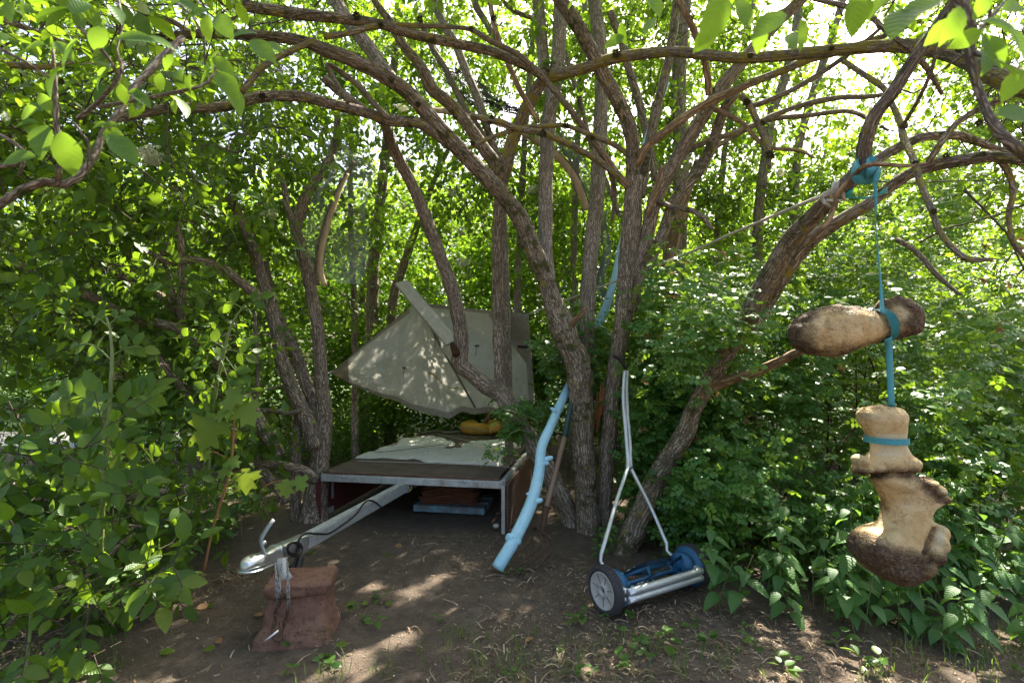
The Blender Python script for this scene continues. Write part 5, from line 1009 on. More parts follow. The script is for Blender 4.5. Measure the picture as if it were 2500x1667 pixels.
# torn heartwood between the central trunks
tg = Geo()
for i in range(9):
    x = rng.uniform(-10, 12); tube([W(1455 + x * .3, 1045 + rng.uniform(-8, 14), 4.42), W(1462 + x * .6, 1000, 4.38), W(1468 + x, 955 + rng.uniform(-22, 8), 4.33)], [.010, .016, .004], 6, .03, wob=.25, seed=i, g=tg)
part('torn_wood', tg, M['torn'], A)

# bent laths and mesh nets hanging in the crowns
M['lath'] = wood_mat('pale_bent_lath', (.26, .18, .095), (.44, .32, .18), .8, .65)
M['net'] = plain_mat('dark_net_cord', (.16, .18, .18), .7)
M['net_pale'] = plain_mat('pale_net_cord', (.33, .36, .36), .7)
def net(P, nu, nv, w, g=None):
    """P(s, t): a grid of thin cords"""
    g = g or Geo(); k1 = 26
    for fam in (0, 1):
        n = nu if fam == 0 else nv
        for i in range(n + 1):
            q = i / n; t = np.linspace(0, 1, k1); L = np.array([P(q, x) if fam == 0 else P(x, q) for x in t])
            d = np.gradient(L, axis=0); s = np.cross(d, (0.1, 1, .2)); s /= np.linalg.norm(s, axis=1)[:, None] + 1e-9
            V = np.stack([L - s * w, L + s * w], 1).reshape(-1, 3); j = np.arange(k1 - 1) * 2
            g.add(V, np.stack([j, j + 1, j + 3, j + 2], -1))
    return g
def quadnet(a, b, c, d, sag, seed):
    a, b, c, d = [np.asarray(x) for x in (a, b, c, d)]
    def P(s, t):
        p = a * (1 - s) * (1 - t) + b * s * (1 - t) + c * s * t + d * (1 - s) * t
        return p + np.array((.03 * math.sin(9 * t + seed), sag * math.sin(PI * s) * math.sin(PI * t) + .04 * math.sin(7 * s + 3 * t + seed), .03 * math.sin(6 * s + seed)))
    return P
ln = thing('bent_lath', 'pale bent lath with drooping fine mesh hanging above the trailer front corner', 'lath', W(790, 690, 4.3))
part('lath', ribbon([W(850, 425, 4.66), W(836, 450, 4.6), W(820, 490, 4.52), (W(803, 540, 4.45)), W(786, 610, 4.36), W(782, 660, 4.32), W(792, 697, 4.3)], [.02, .03, .04, .045, .05, .05, .045], [(1, .1, .3)] * 7, .014), M['lath'], ln)
part('lath', ribbon([W(865, 395, 4.8), W(822, 470, 4.62), W(792, 550, 4.48), W(773, 630, 4.40), W(775, 697, 4.36)], [.03, .035, .04, .04, .04], [(.5, .8, .1)] * 5, .014), M['bark_thin'], ln)
part('net', net(quadnet(W(812, 340, 4.75), W(905, 400, 4.9), W(890, 700, 4.8), W(712, 640, 4.5), .12, 1), 52, 70, .0012), M['net_pale'], ln)
part('net', net(quadnet(W(812, 330, 4.76), W(826, 330, 4.76), W(785, 500, 4.55), W(795, 420, 4.6), .06, 2), 14, 50, .0016), M['net_pale'], ln)
l2 = thing('bent_hoop', 'pale bent wooden hoop with grey mesh hanging behind the central trunks', 'hoop', W(1433, 515, 4.75))
part('lath', ribbon([W(1050, 268, 4.9), W(1110, 275, 4.88), W(1180, 290, 4.86), W(1265, 318, 4.82), W(1345, 368, 4.8), W(1400, 432, 4.78), W(1433, 512, 4.76)], [.06, .06, .06, .065, .065, .065, .06], [(0, .3, 1), (0, .3, 1), (.2, .3, 1), (.4, .2, 1), (.8, 0, .8), (1, 0, .4), (1, 0, .2)], .016), M['lath'], l2)
part('lath', ribbon([W(1350, 360, 4.86), W(1408, 420, 4.84), W(1445, 512, 4.82)], .035, [(.3, 1, 0)] * 3, .012), M['bark_thin'], l2)
part('net', net(quadnet(W(1355, 325, 4.9), W(1400, 320, 4.95), W(1475, 560, 4.9), W(1420, 470, 4.85), .05, 3), 30, 46, .0016), M['net'], l2)
part('net', net(quadnet(W(1462, 520, 4.86), W(1486, 520, 4.9), W(1482, 730, 4.85), W(1464, 730, 4.82), .05, 4), 18, 50, .0020), M['net'], l2)
l3 = thing('black_net', 'stiff black garden net caught across the slender stems overhead', 'net', W(1150, 235, 5.1))
part('net', net(quadnet(W(1100, 170, 5.1), W(1130, 172, 5.1), W(1275, 262, 5.05), W(1150, 255, 5.1), .1, 5), 14, 28, .0032), M['black'], l3)
part('net', net(quadnet(W(1020, 120, 5.15), W(1100, 170, 5.1), W(1160, 250, 5.1), W(1100, 230, 5.15), .1, 6), 14, 16, .0016), M['black'], l3)
part('net', net(quadnet(W(1170, 250, 5.0), W(1200, 240, 5.0), W(1275, 268, 4.98), W(1265, 282, 4.98), .03, 7), 12, 24, .0036), M['black'], l3)
# ---------------------------------------------------------------- foliage
def leaf_tpl(n, width, curl=.12, fold=.18, serr=0, peak=.45, tipw=1.0):
    """one leaf, unit length along +Y, upper side +Z"""
    V, UV = [(0, 0, 0)], [(0, 0)]; T = []
    for i in range(1, n):
        t = i / n; w = width * (math.sin(PI * t ** (math.log(.5) / math.log(peak))) ** .8)
        if serr: w *= 1 + serr * (1 if i % 2 else -1)
        z = -curl * t * t
        V += [(-w, t - (.02 if serr else 0), z + fold * w), (0, t, z), (w, t - (.02 if serr else 0), z + fold * w)]; UV += [(-w, t), (0, t), (w, t)]
    V.append((0, 1, -curl * 1.1)); UV.append((0, 1)); e = len(V) - 1
    T += [(0, 2, 1), (0, 3, 2)]
    for i in range(n - 2):
        a = 1 + 3 * i; b = a + 3; T += [(a, a + 1, b), (a + 1, b + 1, b), (a + 1, a + 2, b + 1), (a + 2, b + 2, b + 1)]
    a = e - 3; T += [(a, a + 1, e), (a + 1, a + 2, e)]
    return np.array(V, float), np.array(T), np.array(UV, float)
HEX = (np.array([(0, 0, 0), (-.27, .36, .03), (.27, .36, .03), (-.22, .68, -.02), (.22, .68, -.02), (0, 1, -.12)]), np.array([(0, 2, 1), (1, 2, 4), (1, 4, 3), (3, 4, 5)]), np.array([(0, 0), (-.27, .36), (.27, .36), (-.22, .68), (.22, .68), (0, 1.)]))
LEAF_LO = HEX; ROUNDHEX = (HEX[0] * np.array((1.3, 1, 1)), HEX[1], HEX[2]); LEAF_MID = leaf_tpl(3, .26, .14); LEAF_HI = leaf_tpl(10, .27, .18, .25); NET_HI = leaf_tpl(16, .30, .35, .25, serr=.13, peak=.33); APPLE_HI = leaf_tpl(12, .29, .22, .3, serr=.03, peak=.5); ROUND_HI = leaf_tpl(11, .34, .16, .2, serr=.02)
def unit(a): return a / (np.linalg.norm(a, axis=-1, keepdims=True) + 1e-9)
def leaf_frames(yd, nrm):
    yd = unit(yd); n = unit(nrm - yd * np.sum(nrm * yd, -1, keepdims=True)); x = np.cross(yd, n); return np.stack([x, yd, n], -1)
def scatter(tpl, pos, R3, size, g=None, uvj=True):
    V, T, UV = tpl; N = len(pos)
    if N == 0: return g or Geo(), np.zeros(0)
    P = np.einsum('nij,kj->nki', R3 * np.asarray(size)[:, None, None], V) + pos[:, None]
    k = len(V); TT = (T[None] + (np.arange(N) * k)[:, None, None]).reshape(-1, 3)
    g = g or Geo(); g.add(P.reshape(-1, 3), None, TT, None, np.tile(UV, (N, 1)))
    return g
def hash01(n, seed=0): return np.random.default_rng(seed).random(n)
def stick_tpl(segs, r):
    g = Geo()
    for a, b in segs:
        a, b = np.asarray(a, float), np.asarray(b, float); d = unit(b - a); s = unit(np.cross(d, (.3, .2, 1.))) * r; t = np.cross(d, s)
        ring = [s, -.5 * s + .87 * t, -.5 * s - .87 * t]; V = [a + q for q in ring] + [b + q * .7 for q in ring]
        g.add(V, [(0, 1, 4, 3), (1, 2, 5, 4), (2, 0, 3, 5)])
    return np.concatenate(g.V), np.concatenate(g.Q)
def elder_sprig(rs, L=.38, pairs=2, rach=.13, lsize=.078):
    """growth along +X: nodes with opposite pinnate leaves"""
    pos, yd, sz, seg = [], [], [], []; prev = np.zeros(3); ax = np.array((1., 0, 0))
    for i, t in enumerate((.3, .55, .8, 1.0)):
        c = ax * L * t + np.array((0, 0, -.06 * t * t)) + rs.normal(size=3) * .008; seg.append((prev, c)); prev = c
        th = (i % 2) * PI / 2 + rs.uniform(-.4, .4); b = np.array((0, math.cos(th), math.sin(th)))
        for sg in (1, -1):
            rl = rach * rs.uniform(.75, 1.25) * (1 - .25 * (t > .9)); d = unit(ax * rs.uniform(.35, .8) + b * sg); m = c + d * rl; m = m + np.array((0, 0, -.02)); seg.append((c, m))
            sd = unit(np.cross(d, (0.15, 0, 1.)))
            for j in range(pairs):
                p = c + (m - c) * (.45 + .33 * j)
                for s2 in (1, -1): pos.append(p); yd.append(unit(sd * s2 + d * rs.uniform(.3, .6) + rs.normal(size=3) * .12)); sz.append(lsize * rs.uniform(.75, 1.15))
            pos.append(m); yd.append(d + rs.normal(size=3) * .1); sz.append(lsize * rs.uniform(.95, 1.3))
    return np.array(pos), np.array(yd), np.array(sz), stick_tpl(seg, .0028)
SPR = [elder_sprig(np.random.default_rng(100 + i)) for i in range(6)]
def rot_to(d, roll):
    d = unit(d); a = np.where(np.abs(d[:, 2:3]) < .95, np.array([[0, 0, 1.]]), np.array([[0, 1., 0]])); y = unit(np.cross(a, d)); z = np.cross(d, y)
    c, s = np.cos(roll)[:, None], np.sin(roll)[:, None]; y2 = y * c + z * s; z2 = -y * s + z * c
    return np.stack([d, y2, z2], -1)
def expand_sprigs(centers, axes, scale, seed, up=.75, face=.35, rand=.5):
    """-> leaf positions, frames, sizes, and stick geometry"""
    r = np.random.default_rng(seed); N = len(centers); var = r.integers(0, len(SPR), N); R = rot_to(axes, r.uniform(0, 2 * PI, N)); ps, ys, ss, G_ = [], [], [], Geo()
    for k, (p, y, s, (sv, sq)) in enumerate(SPR):
        m = np.where(var == k)[0]
        if not len(m): continue
        Rk, ck, sk = R[m], centers[m], scale[m]
        ps.append((np.einsum('nij,kj->nki', Rk * sk[:, None, None], p) + ck[:, None]).reshape(-1, 3)); ys.append(np.einsum('nij,kj->nki', Rk, y).reshape(-1, 3)); ss.append((s[None] * sk[:, None]).ravel())
        SV = (np.einsum('nij,kj->nki', Rk * sk[:, None, None], sv) + ck[:, None]).reshape(-1, 3); SQ = (sq[None] + (np.arange(len(m)) * len(sv))[:, None, None]).reshape(-1, 4); G_.add(SV, SQ)
    P, Y, S = np.concatenate(ps), np.concatenate(ys), np.concatenate(ss)
    Y[:, 2] -= .25
    nrm = np.array((0, 0, up)) + np.array((0, -face, 0)) + r.normal(size=P.shape) * rand
    return P, leaf_frames(Y, nrm), S, G_
POLY_TARP = np.vstack([topc, botc[::-1]])
CLEAR = [((735, 1215, 1035, 1310), 6.4, 1.0), ((560, 1240, 1250, 1667), 6, 1.0), ((640, 1240, 1330, 1667), 6, 1.0), ((900, 1240, 1020, 1150), 7.0, 1.0), ((1190, 1450, 985, 1420), 4.15, 1.0),
         ((1430, 1725, 1240, 1490), 3.4, 1.0), ((1455, 1640, 1130, 1260), 3.5, .85), ((1500, 1550, 880, 1140), 3.8, .95), ((1340, 1475, 540, 1290), 4.35, .97), ((1475, 1575, 540, 880), 4.3, .95), ((1470, 1520, 880, 1270), 4.4, .96), ((1510, 1640, 1130, 1340), 3.85, .9), ((1580, 1715, 960, 1140), 3.7, .92), ((1715, 1985, 835, 950), 3.5, .9), ((1440, 1535, 540, 800), 4.9, .92), ((1550, 1645, 190, 365), 5.0, .95), ((0, 200, 1058, 1105), 8.2, .6), ((0, 115, 975, 1050), 9, .5),
         ((1830, 2060, 520, 760), 3.1, .6), ((2000, 2160, 330, 540), 2.7, 1.0), ((1920, 2260, 712, 885), 2.75, 1.0), ((2075, 2335, 870, 1440), 2.6, 1.0), ((2115, 2190, 380, 1000), 2.5, 1.0),
         ((1050, 1340, 0, 720), 4.6, .98), ((1340, 2000, 0, 560), 4.5, .97), ((820, 1050, 0, 640), 4.2, .93), ((1045, 1160, 560, 960), 4.8, 1.0), ((1190, 1250, 560, 960), 4.9, .97), ((690, 800, 640, 1240), 4.6, .86), ((600, 760, 640, 1050), 4.3, .7), ((520, 820, 220, 300), 3.5, .75), ((770, 815, 500, 710), 4.5, .85), ((2000, 2500, 0, 420), 2.5, .9),
         ((1205, 1330, 560, 980), 4.5, .9)]
def ZN(n, u, v, y, seed):
    r = np.random.default_rng(seed); return np.array([W(r.uniform(*u), r.uniform(*v), r.uniform(*y)) for _ in range(n)])
SD = np.array(SDIR)
WINDOWS = [((2.0, 4.0, 1.75), .34), ((1.7, 4.0, 1.25), .16), ((2.45, 3.95, 1.3), .14), ((-.76, 2.42, 0), .13), ((-.58, 2.66, 0), .12), ((-.36, 2.95, 0), .12), ((-.95, 2.2, 0), .12), ((-.60, 2.25, 0), .11), ((-1.75, 2.75, .80), .16), ((-2.2, 2.6, .55), .14), ((-2.0, 3.4, 1.3), .15), ((-2.6, 3.3, 1.9), .16), ((-1.36, 2.6, .6), .08),
           ((2.1, 2.5, .35), .16), ((2.6, 2.45, .30), .18), ((1.75, 2.6, .3), .10), ((2.7, 3.3, 1.1), .16), ((3.1, 3.4, .7), .18), ((2.3, 3.5, .8), .14), ((1.6, 3.4, .6), .10), ((-1.25, 2.5, .95), .12), ((-1.7, 4.0, 1.6), .14), ((-3.0, 3.6, 1.3), .16), ((2.5, 2.6, 0), .09)]
WINDOWS += [(tuple(p), .15) for p in np.concatenate([ZN(16, (20, 560), (1080, 1560), (2.15, 2.5), 301), ZN(8, (20, 700), (330, 1000), (3.2, 3.6), 302), ZN(26, (1750, 2480), (760, 1530), (2.4, 3.4), 303), ZN(10, (1560, 1900), (650, 950), (3.7, 3.9), 304)])]
WINDOWS += [(tuple(G(*q)), .09) for q in ((1000, 1442), (1062, 1415), (905, 1437), (960, 1538), (850, 1600))]
def clear(P, seed=0, extra=1.0):
    """False for leaves that would hide what stands in the clearing"""
    u, v, f = proj(P); ok = np.ones(len(P), bool); r = np.random.default_rng(seed + 5).random(len(P))
    for (u0, u1, v0, v1), lim, pr in CLEAR: ok &= ~((u > u0) & (u < u1) & (v > v0) & (v < v1) & (f < lim) & (f > .05) & (r < pr))
    m = (u > 800) & (u < 1310) & (v > 690) & (v < 1020) & (f < 5.75)
    if m.any():
        idx = np.where(m)[0]; ins_ = inside(np.stack([u[idx], v[idx]], -1), POLY_TARP); ok[idx[ins_]] = False
    ok &= P[:, 2] > .03
    for tgt, rad_ in WINDOWS:                                # gaps in the crowns that let a sunbeam through
        d = P - np.asarray(tgt, float); t = d @ SD; dist = np.linalg.norm(d - t[:, None] * SD, axis=1)
        ok &= ~((t > .35) & (dist < rad_ * (.75 + .5 * r)))
    # nothing right at the lens
    ok &= np.linalg.norm(P - np.array((0, 0, EYE)), axis=1) > .55
    return ok
MESH_LEAF = {}
def single_leaf(tpl, mat, key):
    if key not in MESH_LEAF:
        g = Geo(); g.add(tpl[0], None, tpl[1], None, tpl[2]); me = mesh_from('leaf', g, rnd=np.zeros(len(tpl[0]))); me.materials.append(M[mat]); MESH_LEAF[key] = me
    return MESH_LEAF[key]
def put_leaf(parent, tpl, mat, key, p, R3, s, off):
    o = link('leaf', single_leaf(tpl, mat, key), parent); Mx = np.eye(4); Mx[:3, :3] = R3 * s; Mx[:3, 3] = p - off; o.matrix_local = Matrix(Mx.tolist()); return o
def add_leaves(parent, P, R3, S, mat, seed, n_single=0, lo=LEAF_MID, hi=LEAF_HI, hikey='elder', name='crown', far_mat=None):
    ok = clear(P, seed); P, R3, S = P[ok], R3[ok], S[ok]; off = world_off(parent); rest = np.ones(len(P), bool)
    if n_single:
        u, v, f = proj(P); vis = (u > 0) & (u < 2500) & (v > 0) & (v < 1667) & (f > .3); facing = np.abs(np.einsum('ni,ni->n', R3[:, :, 2], unit(P - np.array((0, 0, EYE))))); score = np.where(vis, S / np.maximum(f, .3) * (.3 + facing), 0)
        idx = np.argsort(-score)[:n_single]; idx = idx[score[idx] > 0]; rest[idx] = False
        for i in idx: put_leaf(parent, hi, mat, hikey, P[i], R3[i], S[i], off)
    g = scatter(lo, P[rest], R3[rest], S[rest])
    if g.n:
        part(name, g, M[far_mat or mat], parent, kind='stuff', rnd=np.repeat(hash01(int(rest.sum()), seed), len(lo[0])))
    return len(P)
def zone(n, u, v, y, seed):
    r = np.random.default_rng(seed); uu, vv = r.uniform(*u, n), r.uniform(*v, n); yy = (r.random(n) * (y[1] ** 3 - y[0] ** 3) + y[0] ** 3) ** (1 / 3)
    return np.array([W(a, b, c) for a, b, c in zip(uu, vv, yy)])
def axes_for(P, seed, out=(0, -.4, .35), rand=.8):
    r = np.random.default_rng(seed); return unit(np.array(out) + r.normal(size=P.shape) * rand)
def elder_mass(parent, C, seed, scale=(.85, 1.2), n_single=0, mat='elder', lo=LEAF_MID, up=.7, face=.4, rand=.5, out=(0, -.4, .3), far_mat=None, sticks=True, name='crown'):
    r = np.random.default_rng(seed); sc = r.uniform(*scale, len(C)); P, R3, S, g = expand_sprigs(C, axes_for(C, seed, out), sc, seed, up, face, rand)
    add_leaves(parent, P, R3, S, mat, seed, n_single, lo, far_mat=far_mat, name=name)
    if sticks:
        # keep only sticks whose middle is clear of the clearing
        V = np.concatenate(g.V); Q = np.concatenate(g.Q); ok = clear(V[Q].mean(1), seed); used = np.unique(Q[ok]); mp = np.zeros(len(V), int); mp[used] = np.arange(len(used))
        if ok.any(): part('twigs', Geo().add(V[used], mp[Q[ok]]), M['twig'], parent, kind='stuff')

# the dense elder wall at the left
C = np.concatenate([zone(300, (-180, 720), (250, 860), (3.1, 5.2), 1), zone(30, (-100, 700), (1090, 1180), (3.1, 4.2), 2), zone(60, (230, 700), (820, 1080), (3.2, 4.6), 2), zone(40, (-100, 420), (700, 930), (3.1, 4.6), 402), zone(170, (-200, 780), (150, 840), (5.2, 7.2), 3)])
elder_mass(Mb, C, 21, n_single=280)
# low elder shrub in front of it
es = thing('elder_shrub', 'low elder shrub with broad leaflets spreading over the edge of bare earth', 'shrub', W(120, 1560, 2.5))
C = np.concatenate([zone(40, (-80, 330), (1120, 1580), (2.1, 3.0), 4), zone(22, (150, 500), (1080, 1330), (2.5, 3.3), 5)])
elder_mass(es, C, 22, (.9, 1.25), n_single=300, up=.8, face=.6, rand=.4)
for (a, b, c, w, y) in (((-20, 1390), (130, 1445), (300, 1385), 9, 2.3), ((-10, 1260), (110, 1330), (250, 1300), 9, 2.5), ((60, 1660), (75, 1500), (60, 1330), 9, 2.2), ((200, 1560), (215, 1420), (190, 1250), 8, 2.6)):
    stemW('stem', es, [(*a, w, y), (*b, w * .8, y + .1), (*c, w * .5, y + .2)], 'stem')
# upright elder shoot with big pinnate leaves
sh = thing('elder_shoot', 'upright green elder shoot with large paired leaflets rising before the dark bush', 'shoot', G(248, 1420))
stemW('stem', sh, [(244, 1400, 12, 2.30), (254, 1160, 11, 2.28), (262, 1080, 11, 2.28), (268, 960, 11, 2.28), (274, 880, 8, 2.28), (268, 800, 6, 2.28), (258, 770, 5, 2.28)], 'stem')
def pinnate(parent, pts, tpl, mat, key, leaf_px, y, pairs=None, droop=.2):
    P = [W(u, v, y + k * .012) for k, (u, v) in enumerate(pts)]; part('leaf_stalk', tube(P, [.0035] + [.0028] * (len(P) - 1), 6, .03, wob=0), M['stem'], parent); off = world_off(parent); s = leaf_px * y / F
    d = unit(P[-1] - P[0]); view = np.array((0, -1., .1))
    for k in range(1, len(P)):
        dd_ = unit(P[k] - P[k - 1]); sdv = unit(np.cross(view, dd_))
        for sg in ((1, -1) if k < len(P) - 1 else (0,)):
            yd = unit(sdv * sg * 1.0 + dd_ * .55 + rng.normal(size=3) * .08) if sg else dd_
            n = view + np.array((0, 0, .5)) + rng.normal(size=3) * .25
            put_leaf(parent, tpl, mat, key, P[k], leaf_frames(yd[None], n[None])[0], s * rng.uniform(.88, 1.12), off)
pinnate(sh, [(262, 998), (228, 978), (203, 970), (170, 968), (150, 968)], ROUND_HI, 'elder', 'round', 62, 2.2)
pinnate(sh, [(266, 1000), (300, 985), (330, 972), (355, 962), (372, 952)], ROUND_HI, 'elder', 'round', 58, 2.3)
pinnate(sh, [(263, 1062), (250, 1018), (236, 1010), (215, 1040), (205, 1052)], ROUND_HI, 'elder', 'round', 52, 2.35)
pinnate(sh, [(260, 1090), (240, 1082), (225, 1090), (216, 1104)], ROUND_HI, 'elder', 'round', 50, 2.2)
pinnate(sh, [(272, 880), (240, 850), (210, 838), (190, 842)], ROUND_HI, 'elder', 'round', 38, 2.3); pinnate(sh, [(274, 870), (305, 850), (330, 845), (350, 850)], ROUND_HI, 'elder', 'round', 38, 2.3)
pinnate(sh, [(268, 800), (245, 780), (225, 770)], ROUND_HI, 'elder', 'round', 30, 2.3); pinnate(sh, [(266, 795), (285, 775), (300, 770)], ROUND_HI, 'elder', 'round', 30, 2.3)
pinnate(sh, [(252, 1180), (285, 1150), (320, 1140), (345, 1145)], ROUND_HI, 'elder', 'round', 48, 2.25); pinnate(sh, [(250, 1190), (215, 1165), (180, 1160), (150, 1170)], ROUND_HI, 'elder', 'round', 48, 2.25)
# a second bright shoot nearer the trailer tree
s2 = thing('elder_shoot', 'thin elder shoot bending up before the dark trunks near the trailer', 'shoot', G(512, 1250))
stemW('stem', s2, [(508, 1230, 9, 3.2), (517, 1020, 8, 3.2), (548, 850, 8, 3.2), (572, 780, 6, 3.2), (598, 745, 5, 3.2)], 'stem')
for pt in ([(598, 745), (620, 735), (635, 728)], [(590, 752), (570, 740), (552, 738)], [(548, 850), (585, 860), (600, 868)], [(550, 870), (575, 905), (590, 915)], [(540, 880), (560, 930), (575, 942)], [(530, 930), (500, 950), (485, 960)], [(548, 850), (525, 835), (510, 830)]):
    pinnate(s2, pt, ROUND_HI, 'elder', 'round', 36, 3.15)
# maple seedling
def maple_tpl():
    lob = [(-150, .42), (-128, .30), (-105, .78), (-92, .62), (-80, .80), (-62, .52), (-50, .46), (-38, .86), (-30, .82), (-20, .70), (-12, .78), (0, 1.0)]
    half = [(r * math.sin(math.radians(a)), r * math.cos(math.radians(a))) for a, r in lob]; full = half + [(-x, y) for x, y in half[-2::-1]]
    V = [(0, .12, .04)] + [(x, y + .25, -.10 * abs(x) - .08 * max(0, y)) for x, y in full]; n = len(full)
    V = [(x, y, z) for x, y, z in V]; T = [(0, i + 1, i) for i in range(1, n)] + [(0, 1, n)]
    return np.array(V, float) / 1.25, np.array(T), np.array([(v[0] / 1.25, v[1] / 1.25) for v in V])
MAPLE = maple_tpl()
ms = thing('maple_sapling', 'slim red stemmed maple sapling with big pointed light green leaves', 'sapling', G(500, 1390))
stemW('stem', ms, [(498, 1395, 6, 2.62), (520, 1290, 6, 2.6), (550, 1190, 6, 2.58), (566, 1120, 6, 2.56), (572, 1020, 6, 2.56), (570, 950, 5, 2.56)], 'stem_red')
moff = world_off(ms)
for (u, v, s, dux, dvy, tilt, su, sv) in ((505, 1062, 118, -.25, 1, .2, 568, 1072), (608, 1012, 84, .55, .8, .2, 573, 1010), (602, 1178, 76, .1, 1, .25, 556, 1160), (570, 968, 86, -.3, .5, .9, 570, 945), (545, 1005, 80, -.8, .6, .9, 572, 990), (548, 1150, 56, -.6, .6, .6, 558, 1150), (572, 1128, 44, .7, .5, .5, 560, 1140), (500, 1110, 40, .2, .8, -.5, 556, 1120), (700, 1195, 56, .2, 1, .4, 640, 1190), (735, 1180, 50, .4, .8, .5, 690, 1190)):
    y = 2.5; c = W(u, v, y); b = c - np.array((dux, 0, -dvy)) * s * .38 * y / F; st0 = W(su, sv, 2.56)
    part('leaf_stalk', tube([st0, (st0 + b) / 2 + np.array((0, 0, .01)), b], .0022, 5, .03, wob=0), M['stem_red'], ms)
    yd = np.array((dux, -.15, -dvy)); n = np.array((.1, -1 + abs(tilt) * .3, .35 + tilt)); put_leaf(ms, MAPLE, 'maple', 'maple', b, leaf_frames(yd[None], n[None])[0], s * .78 * y / F, moff)

# ground plants along the left edge and below the trunks
def rosettes(name, label, pts, seed, h=(.05, .30), nl=(6, 12), s=(.04, .075), mat='elder', tpl=LEAF_MID, group=None, kind='stuff', cat=None):
    r = np.random.default_rng(seed); ps, ys, ns, ss, st = [], [], [], [], Geo()
    for p in pts:
        hh = r.uniform(*h); n = r.integers(*nl)
        if not clear((p + np.array((0, 0, hh)))[None], seed)[0]: continue
        tp = p + np.array((r.normal() * .04, r.normal() * .04, hh)); tube([p, (p + tp) / 2 + r.normal(size=3) * .01, tp], .002, 4, .08, wob=0, cap=False, g=st)
        for k in range(n):
            q = p + (tp - p) * r.uniform(.3, 1); a = r.uniform(0, 2 * PI); d = np.array((math.cos(a), math.sin(a), r.uniform(-.3, .5))); ps.append(q + d * .02); ys.append(d); ns.append(np.array((0, -.3, 1)) + r.normal(size=3) * .35); ss.append(r.uniform(*s))
    ps, ss = np.array(ps), np.array(ss); R3 = leaf_frames(np.array(ys), np.array(ns)); ok = clear(ps, seed); ps, ss, R3 = ps[ok], ss[ok], R3[ok]
    g = scatter(tpl, ps, R3, ss); k = len(tpl[0]); rn = np.repeat(hash01(len(ps), seed), k)
    o = part(name, g, M[mat], None, kind=kind, rnd=rn); tag(o, label, cat, group); part('stems', st, M['stem'], o, kind='stuff'); return o
def ground_pts(n, poly_uv, seed):
    r = np.random.default_rng(seed); pl_ = np.array([G(u, v)[:2] for u, v in poly_uv]); lo, hi = pl_.min(0), pl_.max(0); out = np.zeros((0, 2))
    while len(out) < n: q = r.uniform(lo, hi, (n * 3, 2)); out = np.vstack([out, q[inside(q, pl_)]])
    out = out[:n]; return np.c_[out, gz(out[:, 0], out[:, 1])]
rosettes('ground_plants', None, ground_pts(420, [(-40, 1560), (330, 1430), (560, 1350), (690, 1270), (720, 1215), (600, 1180), (300, 1190), (-60, 1250)], 31), 31, (.04, .28))
rosettes('ground_plants', None, ground_pts(120, [(1330, 1300), (1420, 1270), (1560, 1330), (1460, 1370), (1370, 1375)], 32), 32, (.04, .22), s=(.03, .06), mat='weed')
rosettes('ground_plants', None, ground_pts(500, [(560, 1180), (1300, 1180), (1330, 1090), (560, 1090)], 33), 33, (.1, .5), s=(.05, .09))
rosettes('ground_plants', None, ground_pts(500, [(1560, 1330), (1700, 1420), (2000, 1500), (2560, 1500), (2560, 1300), (1640, 1220)], 34), 34, (.08, .35), s=(.04, .07), mat='weed')

# ---------------------------------------------------------------- canopy: crowns of the trees over and behind the clearing, plus an added shade layer
def canopy_pts(n, box_, seed, density=None):
    r = np.random.default_rng(seed); q = np.stack([r.uniform(box_[0], box_[1], n), r.uniform(box_[2], box_[3], n), r.uniform(box_[4], box_[5], n)], -1)
    cl = fbm(q * np.array((.9, .9, 1.1)) + seed, 2); q = q[cl > -.12]
    u, v, f = proj(q); inview = (f > .1) & (u > -60) & (u < 2560) & (v > -60) & (v < 1667)
    return q[~(inview & (q[:, 1] < 4.3) & (u > 420) & (u < 2330))]
def crown_for(key, parent, C, seed, n_single, far=False, lo=LEAF_LO):
    elder_mass(parent, C, seed, (.85, 1.15), n_single=n_single, mat='elder_far' if far else 'elder', lo=lo, up=1.0, face=.05, rand=.45, out=(0, 0, .15), sticks=True)
crown_for('J', J_, canopy_pts(520, (-5.5, -1.4, .6, 5.5, 2.5, 4.8), 41), 41, 120)
crown_for('B', Bt, canopy_pts(520, (-2.2, .4, 2.8, 7.0, 3.4, 6.0), 42), 42, 120)
crown_for('A', A, canopy_pts(520, (-.6, 1.6, 2.2, 7.5, 3.3, 6.4), 43), 43, 120)
crown_for('E', E, canopy_pts(520, (1.2, 3.6, 1.6, 7.0, 3.2, 6.2), 44), 44, 120)
crown_for('F', Ft, canopy_pts(400, (2.2, 6.0, .8, 6.5, 2.4, 5.2), 45), 45, 120)
crown_for('H', T_['H'], canopy_pts(330, (.2, 4.2, 5.0, 8.5, 2.0, 6.5), 46), 46, 0, True, LEAF_LO)
crown_for('K', T_['K'], canopy_pts(330, (-2.2, 1.0, 5.2, 8.5, 1.8, 6.5), 47), 47, 0, True, LEAF_LO)
crown_for('L', L, np.concatenate([canopy_pts(140, (-3.4, -1.0, 4.0, 7.5, 1.9, 5.0), 48), zone(25, (560, 880), (330, 700), (4.7, 6.5), 49)]), 48, 80)
crown_for('I1', T_['I1'], canopy_pts(110, (2.0, 4.6, 5.2, 8.5, 1.5, 5.5), 50), 50, 0, True, LEAF_LO)
crown_for('I2', T_['I2'], canopy_pts(90, (3.0, 6.5, 5.0, 9, 1.5, 5.5), 51), 51, 0, True, LEAF_LO)
crown_for('H', T_['H'], canopy_pts(330, (.3, 4.4, 5.0, 8.8, 4.4, 7.8), 52), 52, 0, True, LEAF_LO)
crown_for('F', Ft, zone(230, (1750, 2560), (-60, 450), (4.5, 8.0), 53), 53, 40, True, LEAF_LO)
crown_for('E', E, zone(210, (500, 1900), (-60, 260), (4.9, 8.5), 54), 54, 40, True, LEAF_LO)
